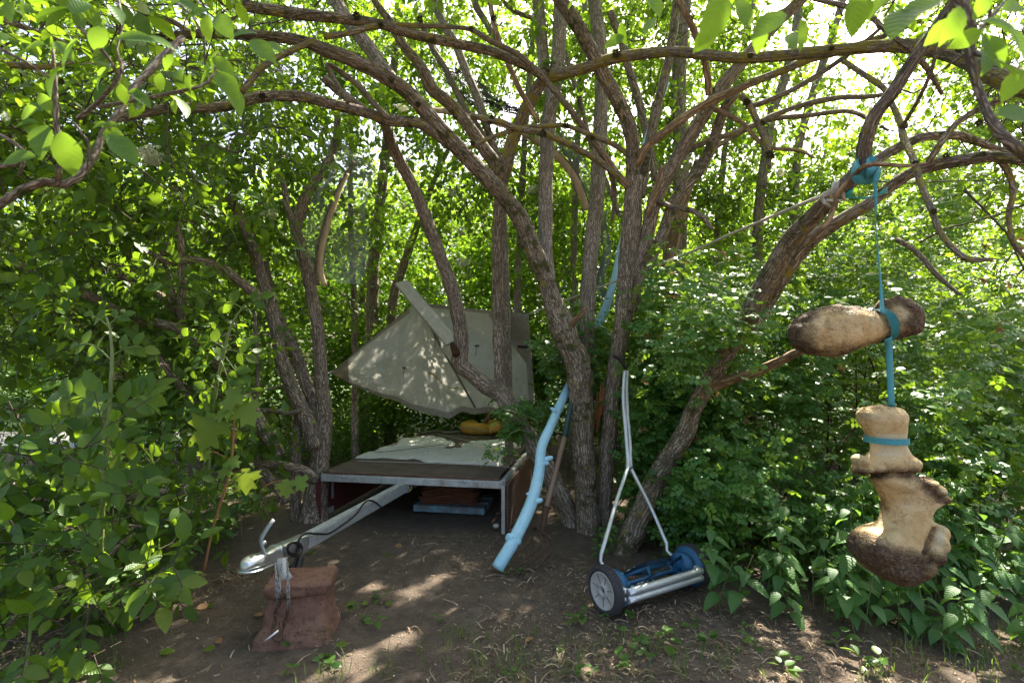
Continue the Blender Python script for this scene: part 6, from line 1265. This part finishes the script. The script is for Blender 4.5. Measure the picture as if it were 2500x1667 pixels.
hi_ = np.random.default_rng(56); SHADE_LAYER = np.stack([hi_.uniform(-4, 5.5, 420), hi_.uniform(5.5, 11, 420), hi_.uniform(6.3, 9, 420)], -1)  # high leaf layer above the view, added to keep sun off the clearing
crown_for('H', T_['H'], SHADE_LAYER, 56, 0, True, LEAF_LO)
crown_for('J', J_, zone(150, (-100, 1000), (-60, 330), (4.6, 8.0), 57), 57, 40, True, LEAF_LO)
crown_for('K', T_['K'], zone(130, (820, 1720), (120, 680), (6.2, 9.0), 58), 58, 0, True, LEAF_LO)
# fine bare twigs wandering through the crowns
def wander(parent, n, seed, y=(3.2, 6), ur=(0, 2500), vr=(-50, 600), L=(.4, 1.1), rr=.006):
    g = Geo(); r = np.random.default_rng(seed); C = zone(n, ur, vr, y, seed)
    for c in C:
        d = unit(r.normal(size=3) * np.array((1, .6, .6))); P = [c]; l_ = r.uniform(*L); k = 6
        for i in range(k): d = unit(d + r.normal(size=3) * .28); P.append(P[-1] + d * l_ / k)
        P = np.array(P)
        if not clear(P, seed).all(): continue
        ra = np.linspace(rr * r.uniform(.6, 1.3), .0015, len(P)); tube(P, ra, 5, .08, wob=0, cap=False, g=g)
        for j in (2, 4):
            d2 = unit(r.normal(size=3)); tube([P[j], P[j] + d2 * .12, P[j] + d2 * .22 + r.normal(size=3) * .04], [ra[j] * .6, ra[j] * .5, .001], 4, .08, wob=0, cap=False, g=g)
    if g.n: part('twigs', g, M['twig'], parent, kind='stuff')
wander(Ft, 380, 61, (2.6, 6), (1950, 2560), (-40, 700)); wander(E, 280, 62, (4.4, 6.5), (1500, 2150), (-40, 620)); wander(Bt, 220, 63, (4.5, 6.5), (850, 1500), (-40, 520)); wander(J_, 200, 64, (2.6, 4.5), (-40, 800), (-40, 420)); wander(Mb, 170, 65, (3.1, 5.5), (-60, 760), (300, 1180))

# ---------------------------------------------------------------- trees and bushes farther off
def crown_mesh(name, seed, n, rad, ls, clusters=60, sp=.33, tpl=LEAF_LO):
    r = np.random.default_rng(seed); d = unit(r.normal(size=(clusters, 3))); rr = r.uniform(.35, 1.0, clusters) ** .6; cc = d * rr[:, None] * np.array(rad)
    idx = r.integers(0, clusters, n); P = cc[idx] + r.normal(size=(n, 3)) * sp * np.array((1, 1, .6)); a = r.uniform(0, 2 * PI, n)
    Y = np.stack([np.cos(a), np.sin(a), r.uniform(-.6, .2, n)], -1); Nn = np.array((0, 0, 1.)) + r.normal(size=(n, 3)) * .5
    g = scatter(tpl, P, leaf_frames(Y, Nn), ls * r.uniform(.7, 1.3, n)); me = mesh_from(name, g, rnd=np.repeat(r.random(n), len(tpl[0]))); return me
CR = [crown_mesh('crown', 200 + i, 9000, (1.7, 1.6, 2.2), .105, 70, .36) for i in range(3)]
for me in CR: me.materials.append(M['elder_far'])
BU = [crown_mesh('crown', 220 + i, 6500, (1.1, .9, .85), .085, 45, .26) for i in range(2)]
for me in BU: me.materials.append(M['elder'])
def trunk_mesh(seed):
    r = np.random.default_rng(seed); g = tube([(0, 0, -.2), (r.normal() * .06, 0, 1.2), (r.normal() * .2, 0, 2.6), (r.normal() * .3, 0, 4.2)], [.10, .085, .065, .035], 12, .12, g=Geo())
    for k in range(7):
        z = r.uniform(1.4, 3.8); a = r.uniform(0, 2 * PI); d = np.array((math.cos(a), math.sin(a), .7)); tube([(0, 0, z), np.array((0, 0, z)) + d * .7, np.array((0, 0, z)) + d * 1.3 + np.array((0, 0, .3))], [.035, .025, .01], 6, .2, g=g)
    me = mesh_from('trunk', g); me.materials.append(M['bark']); return me
TM = [trunk_mesh(300 + i) for i in range(3)]
r_ = np.random.default_rng(77)
bgt = [(-6.5, 8.5, 1.0), (-4.6, 10.5, 1.1), (-2.6, 8.8, .85), (-.9, 10.8, 1.15), (.6, 8.9, .9), (2.0, 10.5, 1.1), (3.6, 8.8, .9), (5.6, 9.6, 1.0), (-8.5, 12.5, 1.2), (-2.0, 13.5, 1.35), (3.2, 13.8, 1.3), (7.6, 12, 1.1), (10.5, 13.5, 1.2), (-12.5, 15.5, 1.3), (-6.0, 16, 1.4), (.8, 16.5, 1.5), (6.5, 17, 1.4), (13, 18, 1.5), (-18, 20, 1.6), (-10.5, 21, 1.6), (18.5, 21, 1.5)]
for i, (x, y, s) in enumerate(bgt):
    t = thing('background_tree', 'leafy sunlit tree with thin dark trunk standing beyond the clearing', 'tree', (x, y, 0), 'trees beyond the clearing', rot=r_.uniform(0, 6)); t.scale = (s, s, s * r_.uniform(.9, 1.15))
    o = link('crown', CR[i % 3], t); o.location = (0, 0, 3.1); o['kind'] = 'stuff'; link('trunk', TM[i % 3], t)
bushes = [(-3.9, 7.1, .8), (-2.4, 7.9, .9), (-1.0, 7.7, .8), (.5, 7.6, .9), (1.7, 6.9, .85), (3.1, 7.4, 1.0), (4.6, 6.8, 1.0), (6.3, 7.4, 1.1), (-.2, 9.2, 1.0), (7.8, 9, 1.2), (-12, 14, 1.3), (-9.2, 13, 1.2), (-15.5, 17, 1.6), (-6.4, 11.5, 1.0), (-1.9, 6.8, .5), (2.6, 9.2, 1.1), (5.2, 8.4, 1.1)]
for i, (x, y, s) in enumerate(bushes):
    t = thing('background_bush', 'dark rounded bush filling the shade behind the trailer and trunks', 'bush', (x, y, 0), 'bushes behind the clearing', rot=r_.uniform(0, 6)); t.scale = (s, s, s * r_.uniform(.9, 1.3))
    o = link('crown', BU[i % 2], t); o.location = (0, 0, .95); o['kind'] = 'stuff'

# ---------------------------------------------------------------- rose bush, hedge and their small leaflets
def rose_tpl(tpl=ROUNDHEX, pairs=3):
    g = Geo(); P, Y, S = [], [], []
    for j in range(pairs):
        for sg in (1, -1): P.append((0, .25 + .25 * j, 0)); Y.append((sg, .35, -.1)); S.append(.36)
    P.append((0, .25 + .25 * pairs - .05, 0)); Y.append((0, 1, -.2)); S.append(.40)
    P = np.array(P, float); R3 = leaf_frames(np.array(Y, float), np.tile((0, 0, 1.), (len(P), 1)) + np.random.default_rng(3).normal(size=(len(P), 3)) * .15); scatter(tpl, P, R3, np.array(S), g)
    g.add([(-.012, 0, 0), (.012, 0, 0), (0, .9, 0)], None, [(0, 1, 2)]); return np.concatenate(g.V), np.concatenate(g.T), np.concatenate(g.UV)
ROSE = rose_tpl()
def rose_mass(parent, C, per, sp, size, seed, mat='rose', name='foliage'):
    r = np.random.default_rng(seed); n = len(C) * per; P = np.repeat(C, per, 0) + r.normal(size=(n, 3)) * np.array(sp); a = r.uniform(0, 2 * PI, n)
    Y = np.stack([np.cos(a), np.sin(a) - .3, r.uniform(-.7, .4, n)], -1); Nn = np.array((0, -.65, .75)) + r.normal(size=(n, 3)) * .45; R3 = leaf_frames(Y, Nn); S = size * r.uniform(.7, 1.25, n); ok = clear(P, seed)
    g = scatter(ROSE, P[ok], R3[ok], S[ok]); part(name, g, M[mat], parent, kind='stuff', rnd=np.repeat(r.random(int(ok.sum())), len(ROSE[0])))
def canes(parent, n, poly, seed, h=(1.0, 2.2), lean=.5, mat='bark_red'):
    r = np.random.default_rng(seed); g = Geo()
    for p in ground_pts(n, poly, seed):
        hh = r.uniform(*h); d = np.array((r.normal() * lean, r.normal() * lean * .6, 0)); P = [p, p + np.array((0, 0, hh * .5)) + d * .2, p + np.array((0, 0, hh * .9)) + d * .6, p + np.array((0, 0, hh)) + d * 1.1]
        if clear(np.array(P[1:])).all(): tube(P, [.008, .007, .005, .002], 6, .12, g=g, wob=.1)
    if g.n: part("canes", g, M[mat], parent, kind='stuff')
rb_ = thing('rose_bush', 'sunlit wild rose bush with withered tan blooms behind the mower handle', 'bush', W(1720, 1260, 4.2))
C = np.concatenate([zone(230, (1560, 1990), (620, 1000), (3.7, 4.6), 71), zone(100, (1500, 1760), (900, 1250), (3.9, 4.6), 72), zone(36, (1360, 1500), (760, 960), (4.45, 4.8), 73), zone(40, (1560, 1720), (1180, 1330), (3.3, 3.9), 74), zone(30, (1690, 1850), (740, 900), (2.85, 3.3), 274)])
rose_mass(rb_, C, 24, (.13, .12, .10), .095, 71); canes(rb_, 40, [(1480, 1260), (1900, 1300), (1900, 1200), (1500, 1190)], 75)
hb = thing('thicket', 'small leaved green thicket rising behind the two hanging bones', 'thicket', W(2250, 1350, 3.6))
C = np.concatenate([zone(150, (1930, 2330), (380, 760), (3.4, 5.0), 76), zone(190, (1760, 2560), (760, 1130), (3.6, 5.2), 77), zone(120, (2150, 2600), (700, 1250), (2.9, 3.9), 78), zone(80, (1700, 2300), (1080, 1330), (3.2, 4.0), 79)])
rose_mass(hb, C, 24, (.14, .13, .11), .095, 76); canes(hb, 36, [(1750, 1330), (2500, 1380), (2500, 1230), (1780, 1220)], 80)
hb2 = thing('rose_spray', 'drooping rose spray overhanging the trailer corner and sheepskin', 'spray', W(1290, 1030, 4.6))
C = np.concatenate([zone(22, (1215, 1335), (985, 1060), (4.35, 4.7), 81)])
def free_rose(parent, C, per, sp, size, seed):
    r = np.random.default_rng(seed); n = len(C) * per; P = np.repeat(C, per, 0) + r.normal(size=(n, 3)) * np.array(sp); a = r.uniform(0, 2 * PI, n); Y = np.stack([np.cos(a), np.sin(a) - .3, r.uniform(-.9, .2, n)], -1); Nn = np.array((0, -.6, .8)) + r.normal(size=(n, 3)) * .4
    part('foliage', scatter(ROSE, P, leaf_frames(Y, Nn), size * r.uniform(.7, 1.2, n)), M['rose'], parent, kind='stuff', rnd=np.repeat(r.random(n), len(ROSE[0])))
free_rose(hb2, C, 8, (.06, .06, .04), .085, 81); free_rose(hb2, np.array([W(u, v, 4.15) for u, v in ((1190, 1085), (1205, 1098), (1222, 1092), (1238, 1105), (1196, 1112), (1228, 1120), (1246, 1095), (1190, 1125))]), 3, (.025, .02, .02), .07, 82)
for P_ in ([(1300, 1060), (1262, 1050), (1220, 1085), (1195, 1120)], [(1320, 1030), (1270, 1010), (1225, 1000), (1200, 1020)], [(1248, 1135), (1232, 1112), (1215, 1090)]):
    part('stalk', tube([W(u, v, 4.3) for u, v in P_], .003, 5, .04), M['stem'], hb2)
# withered blooms
dv = []
def bloom_mesh(seed):
    r = np.random.default_rng(seed); n = 9; P = r.normal(size=(n, 3)) * .008; a = r.uniform(0, 2 * PI, n); Y = np.stack([np.cos(a), np.sin(a), r.uniform(-1.2, .2, n)], -1); g = scatter(LEAF_MID, P, leaf_frames(Y, r.normal(size=(n, 3))), r.uniform(.022, .038, n)); me = mesh_from('withered_bloom', g, rnd=np.repeat(r.random(n), len(LEAF_MID[0]))); me.materials.append(M['dry']); return me
BM = [bloom_mesh(i) for i in range(3)]
for par, zs in ((rb_, zone(60, (1560, 1900), (620, 1100), (3.65, 3.8), 83)), (hb, zone(44, (1900, 2500), (450, 1150), (2.9, 3.6), 84))):
    off = world_off(par)
    for i, p in enumerate(zs):
        if clear(p[None])[0]: o = link('withered_bloom', BM[i % 3], par); o.location = tuple(p - off); o.rotation_euler = tuple(rng.uniform(0, 6, 3)); s = rng.uniform(.7, 1.4); o.scale = (s, s, s)
# elder flower heads
def umbel_mesh(seed):
    r = np.random.default_rng(seed); n = 260; rr = np.sqrt(r.random(n)) * .075; a = r.uniform(0, 2 * PI, n); P = np.stack([rr * np.cos(a), rr * np.sin(a), .02 - rr * rr * 4 + r.normal(size=n) * .004], -1)
    Y = r.normal(size=(n, 3)); Nn = np.array((0, 0, 1.)) + r.normal(size=(n, 3)) * .4; g = scatter(LEAF_LO, P, leaf_frames(Y, Nn), np.full(n, .008))
    for i in range(0, n, 4): tube([(0, 0, -.06), P[i] * .6 + np.array((0, 0, -.012)), P[i]], .0008, 3, .1, wob=0, cap=False, g=g)
    me = mesh_from('flower_head', g, rnd=np.concatenate([np.repeat(r.random(n), len(LEAF_LO[0])), np.full(g.n - n * len(LEAF_LO[0]), .5)])); me.materials.append(M['flower']); return me
UM = [umbel_mesh(1), umbel_mesh(2)]
for i, (par, u, v, y, s) in enumerate(((Mb, 352, 372, 2.9, 1.15), (Mb, 372, 388, 2.95, .9), (Mb, 655, 522, 3.6, .9), (L, 980, 262, 5.2, 1.0), (T_['K'], 1125, 560, 5.4, 1.2), (T_['K'], 1128, 640, 5.0, 1.1), (T_['K'], 1300, 462, 5.6, 1.1), (T_['K'], 1100, 470, 5.4, 1), (T_['H'], 1905, 420, 5.2, 1), (T_['K'], 985, 500, 5.5, 1), (T_['H'], 1420, 300, 5.6, 1))):
    o = link('flower_head', UM[i % 2], par); o.location = tuple(W(u, v, y) - world_off(par)); o.rotation_euler = (.7 + rng.normal() * .2, rng.normal() * .3, 0); o.scale = (s, s, s)

# ---------------------------------------------------------------- nettles
r = np.random.default_rng(91); NP = []
npts = np.concatenate([ground_pts(34, [(1690, 1440), (1960, 1500), (2120, 1530), (2500, 1500), (2560, 1400), (2200, 1330), (1800, 1370)], 91), ground_pts(14, [(1850, 1340), (2480, 1330), (2480, 1270), (1850, 1280)], 92), np.array([G(2110, 1540), G(2220, 1500), G(1735, 1475), G(2420, 1480), G(2300, 1490), G(2010, 1500)])])
def nettle(p, hh, lab, grp, seed, ls=(.085, .135)):
    r = np.random.default_rng(seed); t = thing('nettle', lab, 'nettle', p, grp); lean = np.array((r.normal() * .08, r.normal() * .06 - .05, 0)); P, _ = resample([p - np.array((0, 0, .02)), p + lean * .4 + np.array((0, 0, hh * .5)), p + lean + np.array((0, 0, hh))], np.ones(3), .03)
    part('stem', tube([P[0], P[len(P) // 2], P[-1]], [.0035, .003, .002], 5, .06, wob=0), M['stem'], t); n = max(4, int(hh / .075)); th = r.uniform(0, PI)
    for k in range(n):
        q = P[min(len(P) - 1, int((.30 + .70 * (k + 1) / n) * (len(P) - 1)))]; th += PI / 2 + r.normal() * .15; s = r.uniform(*ls) * (1 - .45 * (k / n) ** 2)
        for sg in (0, PI):
            d = np.array((math.cos(th + sg), math.sin(th + sg), -.15 - .3 * r.random())); n_ = np.array((0, -.2, 1)) + d * .3; b = q + d * .022
            if clear(b[None], seed)[0]: put_leaf(t, NET_HI, 'nettle', 'nettle', b, leaf_frames(d[None], n_[None])[0], s, p)
for i, p in enumerate(npts): nettle(p, r.uniform(.28, .62), 'serrated green nettle plant growing at the foot of the thicket', 'nettles below the hanging bones', 900 + i)
for i, p in enumerate(np.concatenate([ground_pts(18, [(1760, 1490), (2150, 1560), (2560, 1590), (2560, 1500), (1800, 1450)], 94), np.array([G(1752, 1492), G(1790, 1500)])])): nettle(p, r.uniform(.16, .36), 'serrated green nettle plant growing at the foot of the thicket', 'nettles below the hanging bones', 1900 + i)
npl = ground_pts(16, [(270, 1460), (480, 1400), (610, 1310), (560, 1250), (330, 1300)], 93)
for i, p in enumerate(npl): nettle(p, r.uniform(.2, .42), 'dark shaded nettle plant beside the bare earth and elder shrub', 'nettles by the elder shrub', 980 + i, (.06, .10))

# ---------------------------------------------------------------- near apple twigs hanging into the picture at the top corners
ap = thing('apple_tree', 'apple tree twigs with soft green leaves hanging in close before the elder', 'tree', (-2.2, .8, 0))
part('trunk', tube([(-2.2, .8, -.1), (-2.15, .85, 1.0), (-2.0, 1.0, 2.2), (-1.7, 1.15, 2.6)], [.09, .08, .06, .03], 14, .06, ridge=.005), M['bark'], ap)
for k, tw in enumerate(([(-60, 530, 20, 1.25), (0, 500, 20, 1.25), (55, 462, 19, 1.26), (109, 444, 19, 1.28), (160, 452, 19, 1.3), (204, 418, 17, 1.33), (233, 375, 15, 1.36), (255, 320, 14, 1.4), (291, 275, 14, 1.45), (327, 215, 15, 1.5), (364, 175, 16, 1.55), (400, 135, 15, 1.6), (447, 92, 14, 1.65)], [(142, 455, 15, 1.28), (145, 400, 12, 1.25), (138, 291, 11, 1.22), (135, 189, 9, 1.2), (128, 120, 6, 1.2)],
    [(190, 290, 12, 1.35), (235, 255, 11, 1.33), (290, 190, 10, 1.3), (300, 150, 8, 1.3)], [(290, 185, 9, 1.3), (270, 150, 8, 1.28), (230, 100, 9, 1.25), (190, 65, 7, 1.22)], [(240, 262, 10, 1.4), (330, 245, 10, 1.42), (420, 228, 9, 1.45), (510, 200, 7, 1.48), (535, 130, 5, 1.5)], [(-30, 410, 14, 1.4), (10, 405, 13, 1.4), (40, 400, 12, 1.4), (75, 370, 9, 1.4)], [(0, 330, 10, 1.5), (60, 370, 9, 1.5), (45, 430, 6, 1.5)], [(0, 120, 8, 1.1), (60, 150, 8, 1.1), (120, 190, 6, 1.12)], [(300, 180, 6, 1.3), (285, 120, 5, 1.3), (300, 60, 5, 1.3), (290, 0, 5, 1.3)], [(420, 0, 7, 1.3), (470, 40, 6, 1.3), (498, 90, 6, 1.32), (500, 160, 4, 1.34)], [(180, 300, 6, 1.3), (215, 345, 5, 1.3), (212, 420, 4, 1.32)])):
    stemW('branch', ap, tw, 'bark_moss' if k < 1 else 'bark_thin', k == 0, seed=110 + k)
aoff = world_off(ap)
def near_leaf(par, off, u, v, px, du, dv, y, face=.7, up=.5, sd=0.0, mat='apple'):
    c = W(u, v, y); yd = np.array((du, rng.normal() * .25, -dv)); n = np.array((sd, -face, up)) + rng.normal(size=3) * .22; put_leaf(par, APPLE_HI, mat, 'apple', c - unit(yd) * px * .5 * y / F, leaf_frames(yd[None], n[None])[0], px * y / F, off)
L1 = [(160, 130, 110, -.7, .6, 1.1), (65, 118, 115, -1, .1, 1.15), (240, 90, 85, .3, -1, 1.2), (195, 15, 80, .3, -1, 1.15), (120, 28, 110, -1, .2, 1.1), (20, 25, 70, .2, 1, 1.2), (55, 20, 60, -.3, 1, 1.2), (285, 30, 75, .6, .6, 1.25), (330, 90, 100, 1, -.2, 1.25), (385, 98, 90, 1, .1, 1.3), (410, 150, 50, -.3, .8, 1.3), (455, 10, 80, 1, .3, 1.25), (425, 5, 70, -.8, .2, 1.2), (480, 30, 75, .7, -.4, 1.25), (505, 68, 75, -.2, 1, 1.25), (545, 60, 95, .6, .9, 1.2), (595, 80, 70, .8, -.5, 1.25), (640, 120, 95, .9, .65, 1.2), (660, 112, 80, 1, .2, 1.28), (520, 150, 70, -.5, .8, 1.3), (545, 160, 75, .7, .6, 1.3), (480, 155, 70, -1, -.3, 1.35), (555, 205, 95, .8, .9, 1.28), (575, 240, 90, .5, .9, 1.32), (500, 185, 60, -.6, .5, 1.3),
      (240, 190, 85, -.7, .4, 1.3), (225, 195, 60, -.9, .5, 1.28), (125, 195, 100, -.6, .6, 1.15), (155, 120, 70, .6, .5, 1.2), (90, 255, 75, -.6, -.6, 1.25), (65, 275, 75, -1, .2, 1.2), (60, 300, 70, -1, .1, 1.25), (100, 340, 110, .1, 1, 1.2), (75, 310, 60, .4, 1, 1.25), (165, 375, 120, .1, 1, 1.15), (185, 355, 60, .6, -.3, 1.2), (40, 385, 100, -1, .1, 1.2), (300, 360, 110, .8, .75, 1.2), (275, 330, 80, .8, .3, 1.25), (265, 305, 50, .8, -.2, 1.25), (240, 305, 50, -.8, .1, 1.25), (300, 230, 55, .1, .9, 1.35), (345, 240, 65, .8, .5, 1.35), (330, 225, 50, 1, 0, 1.35), (390, 200, 50, -.1, 1, 1.4), (435, 180, 60, .5, .7, 1.4), (460, 205, 60, -.3, .9, 1.45), (425, 260, 40, -.2, .9, 1.4), (140, 480, 60, -.8, .4, 1.5), (30, 500, 60, -.4, .8, 1.5), (60, 20, 60, 1, .3, 1.3), (110, 250, 60, .5, .9, 1.2)]
for (u, v, px, du, dv, y) in L1: near_leaf(ap, aoff, u, v, px * .86, du, dv, y)
ar = thing('near_tree', 'thick out of focus twig with broad green leaves hanging very close overhead', 'tree', (1.6, -.4, 0))
part('trunk', tube([(1.6, -.4, -.1), (1.6, -.35, 1.2), (1.5, -.1, 2.1), (1.15, .5, 2.4)], [.09, .08, .06, .03], 14, .06, ridge=.005), M['bark'], ar)
for k, tw in enumerate(([(2310, -60, 34, .92), (2341, 0, 32, .92), (2370, 70, 26, .92), (2366, 145, 20, .93), (2388, 218, 20, .93), (2414, 284, 22, .92), (2440, 325, 24, .91), (2468, 349, 26, .9), (2530, 400, 26, .9)], [(2366, 120, 14, .93), (2395, 70, 10, .95), (2440, 20, 9, .97), (2490, -40, 8, 1.0)], [(2372, 128, 14, .93), (2420, 140, 12, .9), (2470, 165, 9, .88)], [(2362, 130, 7, .95), (2330, 150, 6, 1.0), (2275, 190, 5, 1.05)], [(2412, 60, 9, .95), (2418, 20, 8, .95), (2410, -30, 8, .95)])):
    stemW('branch', ar, tw, 'bark_thin', False, seed=140 + k)
roff = world_off(ar)
L2 = [(1745, 45, 140, -.35, 1, .8), (1815, 25, 85, .2, .9, .9), (1830, 35, 60, .3, .8, .95), (1880, 55, 110, -.8, .5, .85), (1855, 95, 70, -.2, .9, .9), (1960, 88, 85, .5, .8, .9), (1935, 95, 70, -.3, .9, .92), (1725, 90, 90, -.6, .8, .85), (2090, 35, 110, .1, 1, .8), (2120, 15, 70, .5, .6, .85), (2200, 45, 140, -.7, .7, .75), (2250, 15, 130, -1, .3, .75), (2330, 60, 110, -.4, .9, .8), (2440, 55, 100, .9, .3, .75), (2480, 15, 90, .8, -.3, .8), (2455, 68, 110, .7, .6, .72), (2485, 95, 110, .5, .9, .75), (2430, 120, 110, .4, .9, .78), (2410, 145, 90, -.2, 1, .8), (2465, 165, 100, .9, .4, .75), (2490, 280, 130, 1, .1, .7), (2360, 95, 80, -.9, .4, .85), (2300, 75, 90, -.8, .6, .85), (1760, 5, 80, .7, .2, .9), (1600, 10, 70, .4, .8, 1.0), (1585, 60, 60, -.6, .6, 1.05), (1520, 85, 60, .2, .9, 1.1), (1500, 100, 60, -.8, .4, 1.1), (2400, 10, 80, -.4, .8, .85), (2475, 205, 90, -.5, .8, .8), (2150, 5, 90, -.6, .5, .85)]
for (u, v, px, du, dv, y) in L2: near_leaf(ar, roff, u, v, px * .9, du, dv, y, .75, .45)

# ---------------------------------------------------------------- litter, weeds and grass on the earth
def litter():
    r = np.random.default_rng(95); g = Geo(); rn = []
    pts = np.concatenate([ground_pts(2300, [(-100, 1667), (2600, 1667), (2500, 1500), (1900, 1480), (1300, 1340), (560, 1400), (-100, 1560)], 96), ground_pts(1900, [(1180, 1480), (1700, 1480), (2300, 1600), (2300, 1667), (1100, 1667)], 97), ground_pts(1100, [(-60, 1640), (560, 1440), (600, 1380), (-60, 1540)], 98), ground_pts(500, [(900, 1300), (1300, 1300), (1300, 1420), (1150, 1420)], 99), ground_pts(600, [(1250, 1450), (1450, 1500), (1900, 1520), (1700, 1400), (1300, 1330)], 100)])
    for p in pts:
        a = r.uniform(0, 2 * PI); L_ = r.choice([.008, .012, .018, .03, .06, .10], p=[.3, .26, .2, .14, .07, .03]) * r.uniform(.7, 1.3); w = min(L_ * .3, r.uniform(.0012, .003)); d = np.array((math.cos(a), math.sin(a), 0)); s = np.array((-d[1], d[0], 0)) * w; k = 4 if L_ > .025 else 2; bend = r.normal() * .35
        V = []
        for i in range(k + 1):
            t = i / k; c = p + d * L_ * (t - .5) + np.array((-d[1], d[0], 0)) * bend * L_ * (t - .5) ** 2 + np.array((0, 0, .003 + r.uniform(0, .006) + (.012 * math.sin(PI * t) if L_ > .05 else 0))); V += [c - s, c + s + np.array((0, 0, w * .5))]
        j = np.arange(k) * 2; g.add(V, np.stack([j, j + 1, j + 3, j + 2], -1)); rn += [r.random()] * len(V)
    return g, rn
k = NT('straw_litter'); rr_ = k.attr('rnd').outputs['Fac']; k.bsdf(k.ramp(rr_, [(0, (.10, .065, .04)), (.35, (.19, .13, .08)), (.7, (.29, .215, .135)), (1, (.46, .38, .27))]), .9, 0, None, .15); M['straw'] = k.m
lr = np.random.default_rng(196)
lp = np.concatenate([ground_pts(260, [(1250, 1420), (1450, 1520), (2000, 1560), (2560, 1640), (2560, 1560), (1900, 1480), (1500, 1380)], 196), ground_pts(200, [(-60, 1660), (560, 1450), (640, 1330), (560, 1290), (-60, 1520)], 197), ground_pts(120, [(700, 1667), (2500, 1667), (2300, 1600), (1200, 1520)], 198)]); lp[:, 2] += .006
la = lr.uniform(0, 6.3, len(lp)); lg = scatter(LEAF_MID, lp, leaf_frames(np.stack([np.cos(la), np.sin(la), lr.normal(size=len(lp)) * .3], -1), np.array((0, 0, 1.)) + lr.normal(size=(len(lp), 3)) * .4), lr.uniform(.012, .034, len(lp)))
M['dead'] = leaf_mat('dead_leaf', [(.12, .07, .035), (.20, .13, .06), (.09, .055, .03), (.24, .18, .08)], trans=(.3, .2, .08), tf=.15, veins=False, rough=.8)
part('ground_litter', lg, M['dead'], None, kind='stuff', rnd=np.repeat(lr.random(len(lp)), len(LEAF_MID[0])))
g, rn = litter(); tag(part('ground_litter', g, M['straw'], None, kind='stuff', rnd=rn))
def grass(pts, seed, h=(.03, .10)):
    r = np.random.default_rng(seed); g = Geo(); rn = []
    for p in pts:
        for q in range(r.integers(2, 7)):
            a = r.uniform(0, 2 * PI); b = p + np.array((r.normal() * .015, r.normal() * .015, 0)); H_ = r.uniform(*h); d = np.array((math.cos(a), math.sin(a), 0)) * H_ * r.uniform(.2, 1.0); s = np.array((-math.sin(a), math.cos(a), 0)) * .0016
            V = [b - s, b + s, b + d * .35 + np.array((0, 0, H_ * .7)) - s * .8, b + d * .35 + np.array((0, 0, H_ * .7)) + s * .8, b + d + np.array((0, 0, H_ * .9))]; g.add(V, [(0, 1, 3, 2)], [(2, 3, 4)]); rn += [r.random()] * 5
    return g, rn
g, rn = grass(np.concatenate([ground_pts(120, [(700, 1667), (1900, 1667), (1700, 1560), (1100, 1530), (900, 1600)], 101), ground_pts(90, [(2050, 1667), (2560, 1667), (2560, 1500), (2250, 1530)], 102), ground_pts(40, [(-60, 1667), (300, 1667), (300, 1560), (-60, 1580)], 103)]), 104)
part('grass', g, M['grass'], None, kind='stuff', rnd=rn)
g, rn = grass(np.concatenate([np.c_[np.random.default_rng(5).uniform(-22, -4, 1500), np.random.default_rng(6).uniform(10, 22, 1500), np.full(1500, .015)]]), 105, (.05, .14))
part('grass', g, M['grass'], None, kind='stuff', rnd=rn)
wr = np.random.default_rng(106)
wpts = np.concatenate([ground_pts(26, [(1180, 1667), (2500, 1667), (2500, 1560), (1900, 1510), (1350, 1500)], 107), ground_pts(8, [(560, 1667), (1100, 1667), (1100, 1500), (900, 1450)], 108), np.array([G(2150, 1640), G(2330, 1590), G(1268, 1405), G(1240, 1400), G(160, 1655), G(690, 1580), G(1690, 1530), G(1560, 1590)])])
for i, p in enumerate(wpts):
    t = thing('weed', 'small green weed seedling growing in the trodden bare earth', 'weed', p, 'weeds on the bare earth'); s = wr.uniform(.6, 1.4)
    for q in range(6):
        a = wr.uniform(0, 6.3); d = np.array((math.cos(a), math.sin(a), wr.uniform(-.1, .5))); put_leaf(t, ROUND_HI, 'weed', 'weed', p + np.array((d[0] * .012, d[1] * .012, wr.uniform(.01, .05))) * s, leaf_frames(d[None], (np.array((0, 0, 1.)) + wr.normal(size=3) * .3)[None])[0], wr.uniform(.025, .05) * s, p)
for i, (u, v, px) in enumerate(((636, 1503, 16), (820, 1573, 18), (751, 1350, 12), (965, 1330, 14), (950, 1350, 12), (955, 1475, 14), (480, 1485, 20), (505, 1475, 14), (525, 1580, 16), (530, 1560, 14), (390, 1593, 20), (1630, 1595, 26), (1300, 1555, 16), (885, 1475, 12))):
    p = G(u, v, .012); a = rng.uniform(0, 6); d = np.array((math.cos(a), math.sin(a), .1)); o = link('fallen_leaf', single_leaf(ROUND_HI, 'maple' if i % 3 else 'dry', 'fall%d' % (i % 3 > 0))); Mx = np.eye(4); Mx[:3, :3] = leaf_frames(d[None], np.array(((.2 * rng.normal(), -.25, 1.),)))[0] * px * p[1] / F * 1.6; Mx[:3, 3] = p; o.matrix_world = Matrix(Mx.tolist())
    tag(o, 'small pale yellow fallen leaf lying on the bare earth', 'leaf', 'fallen leaves on the bare earth')
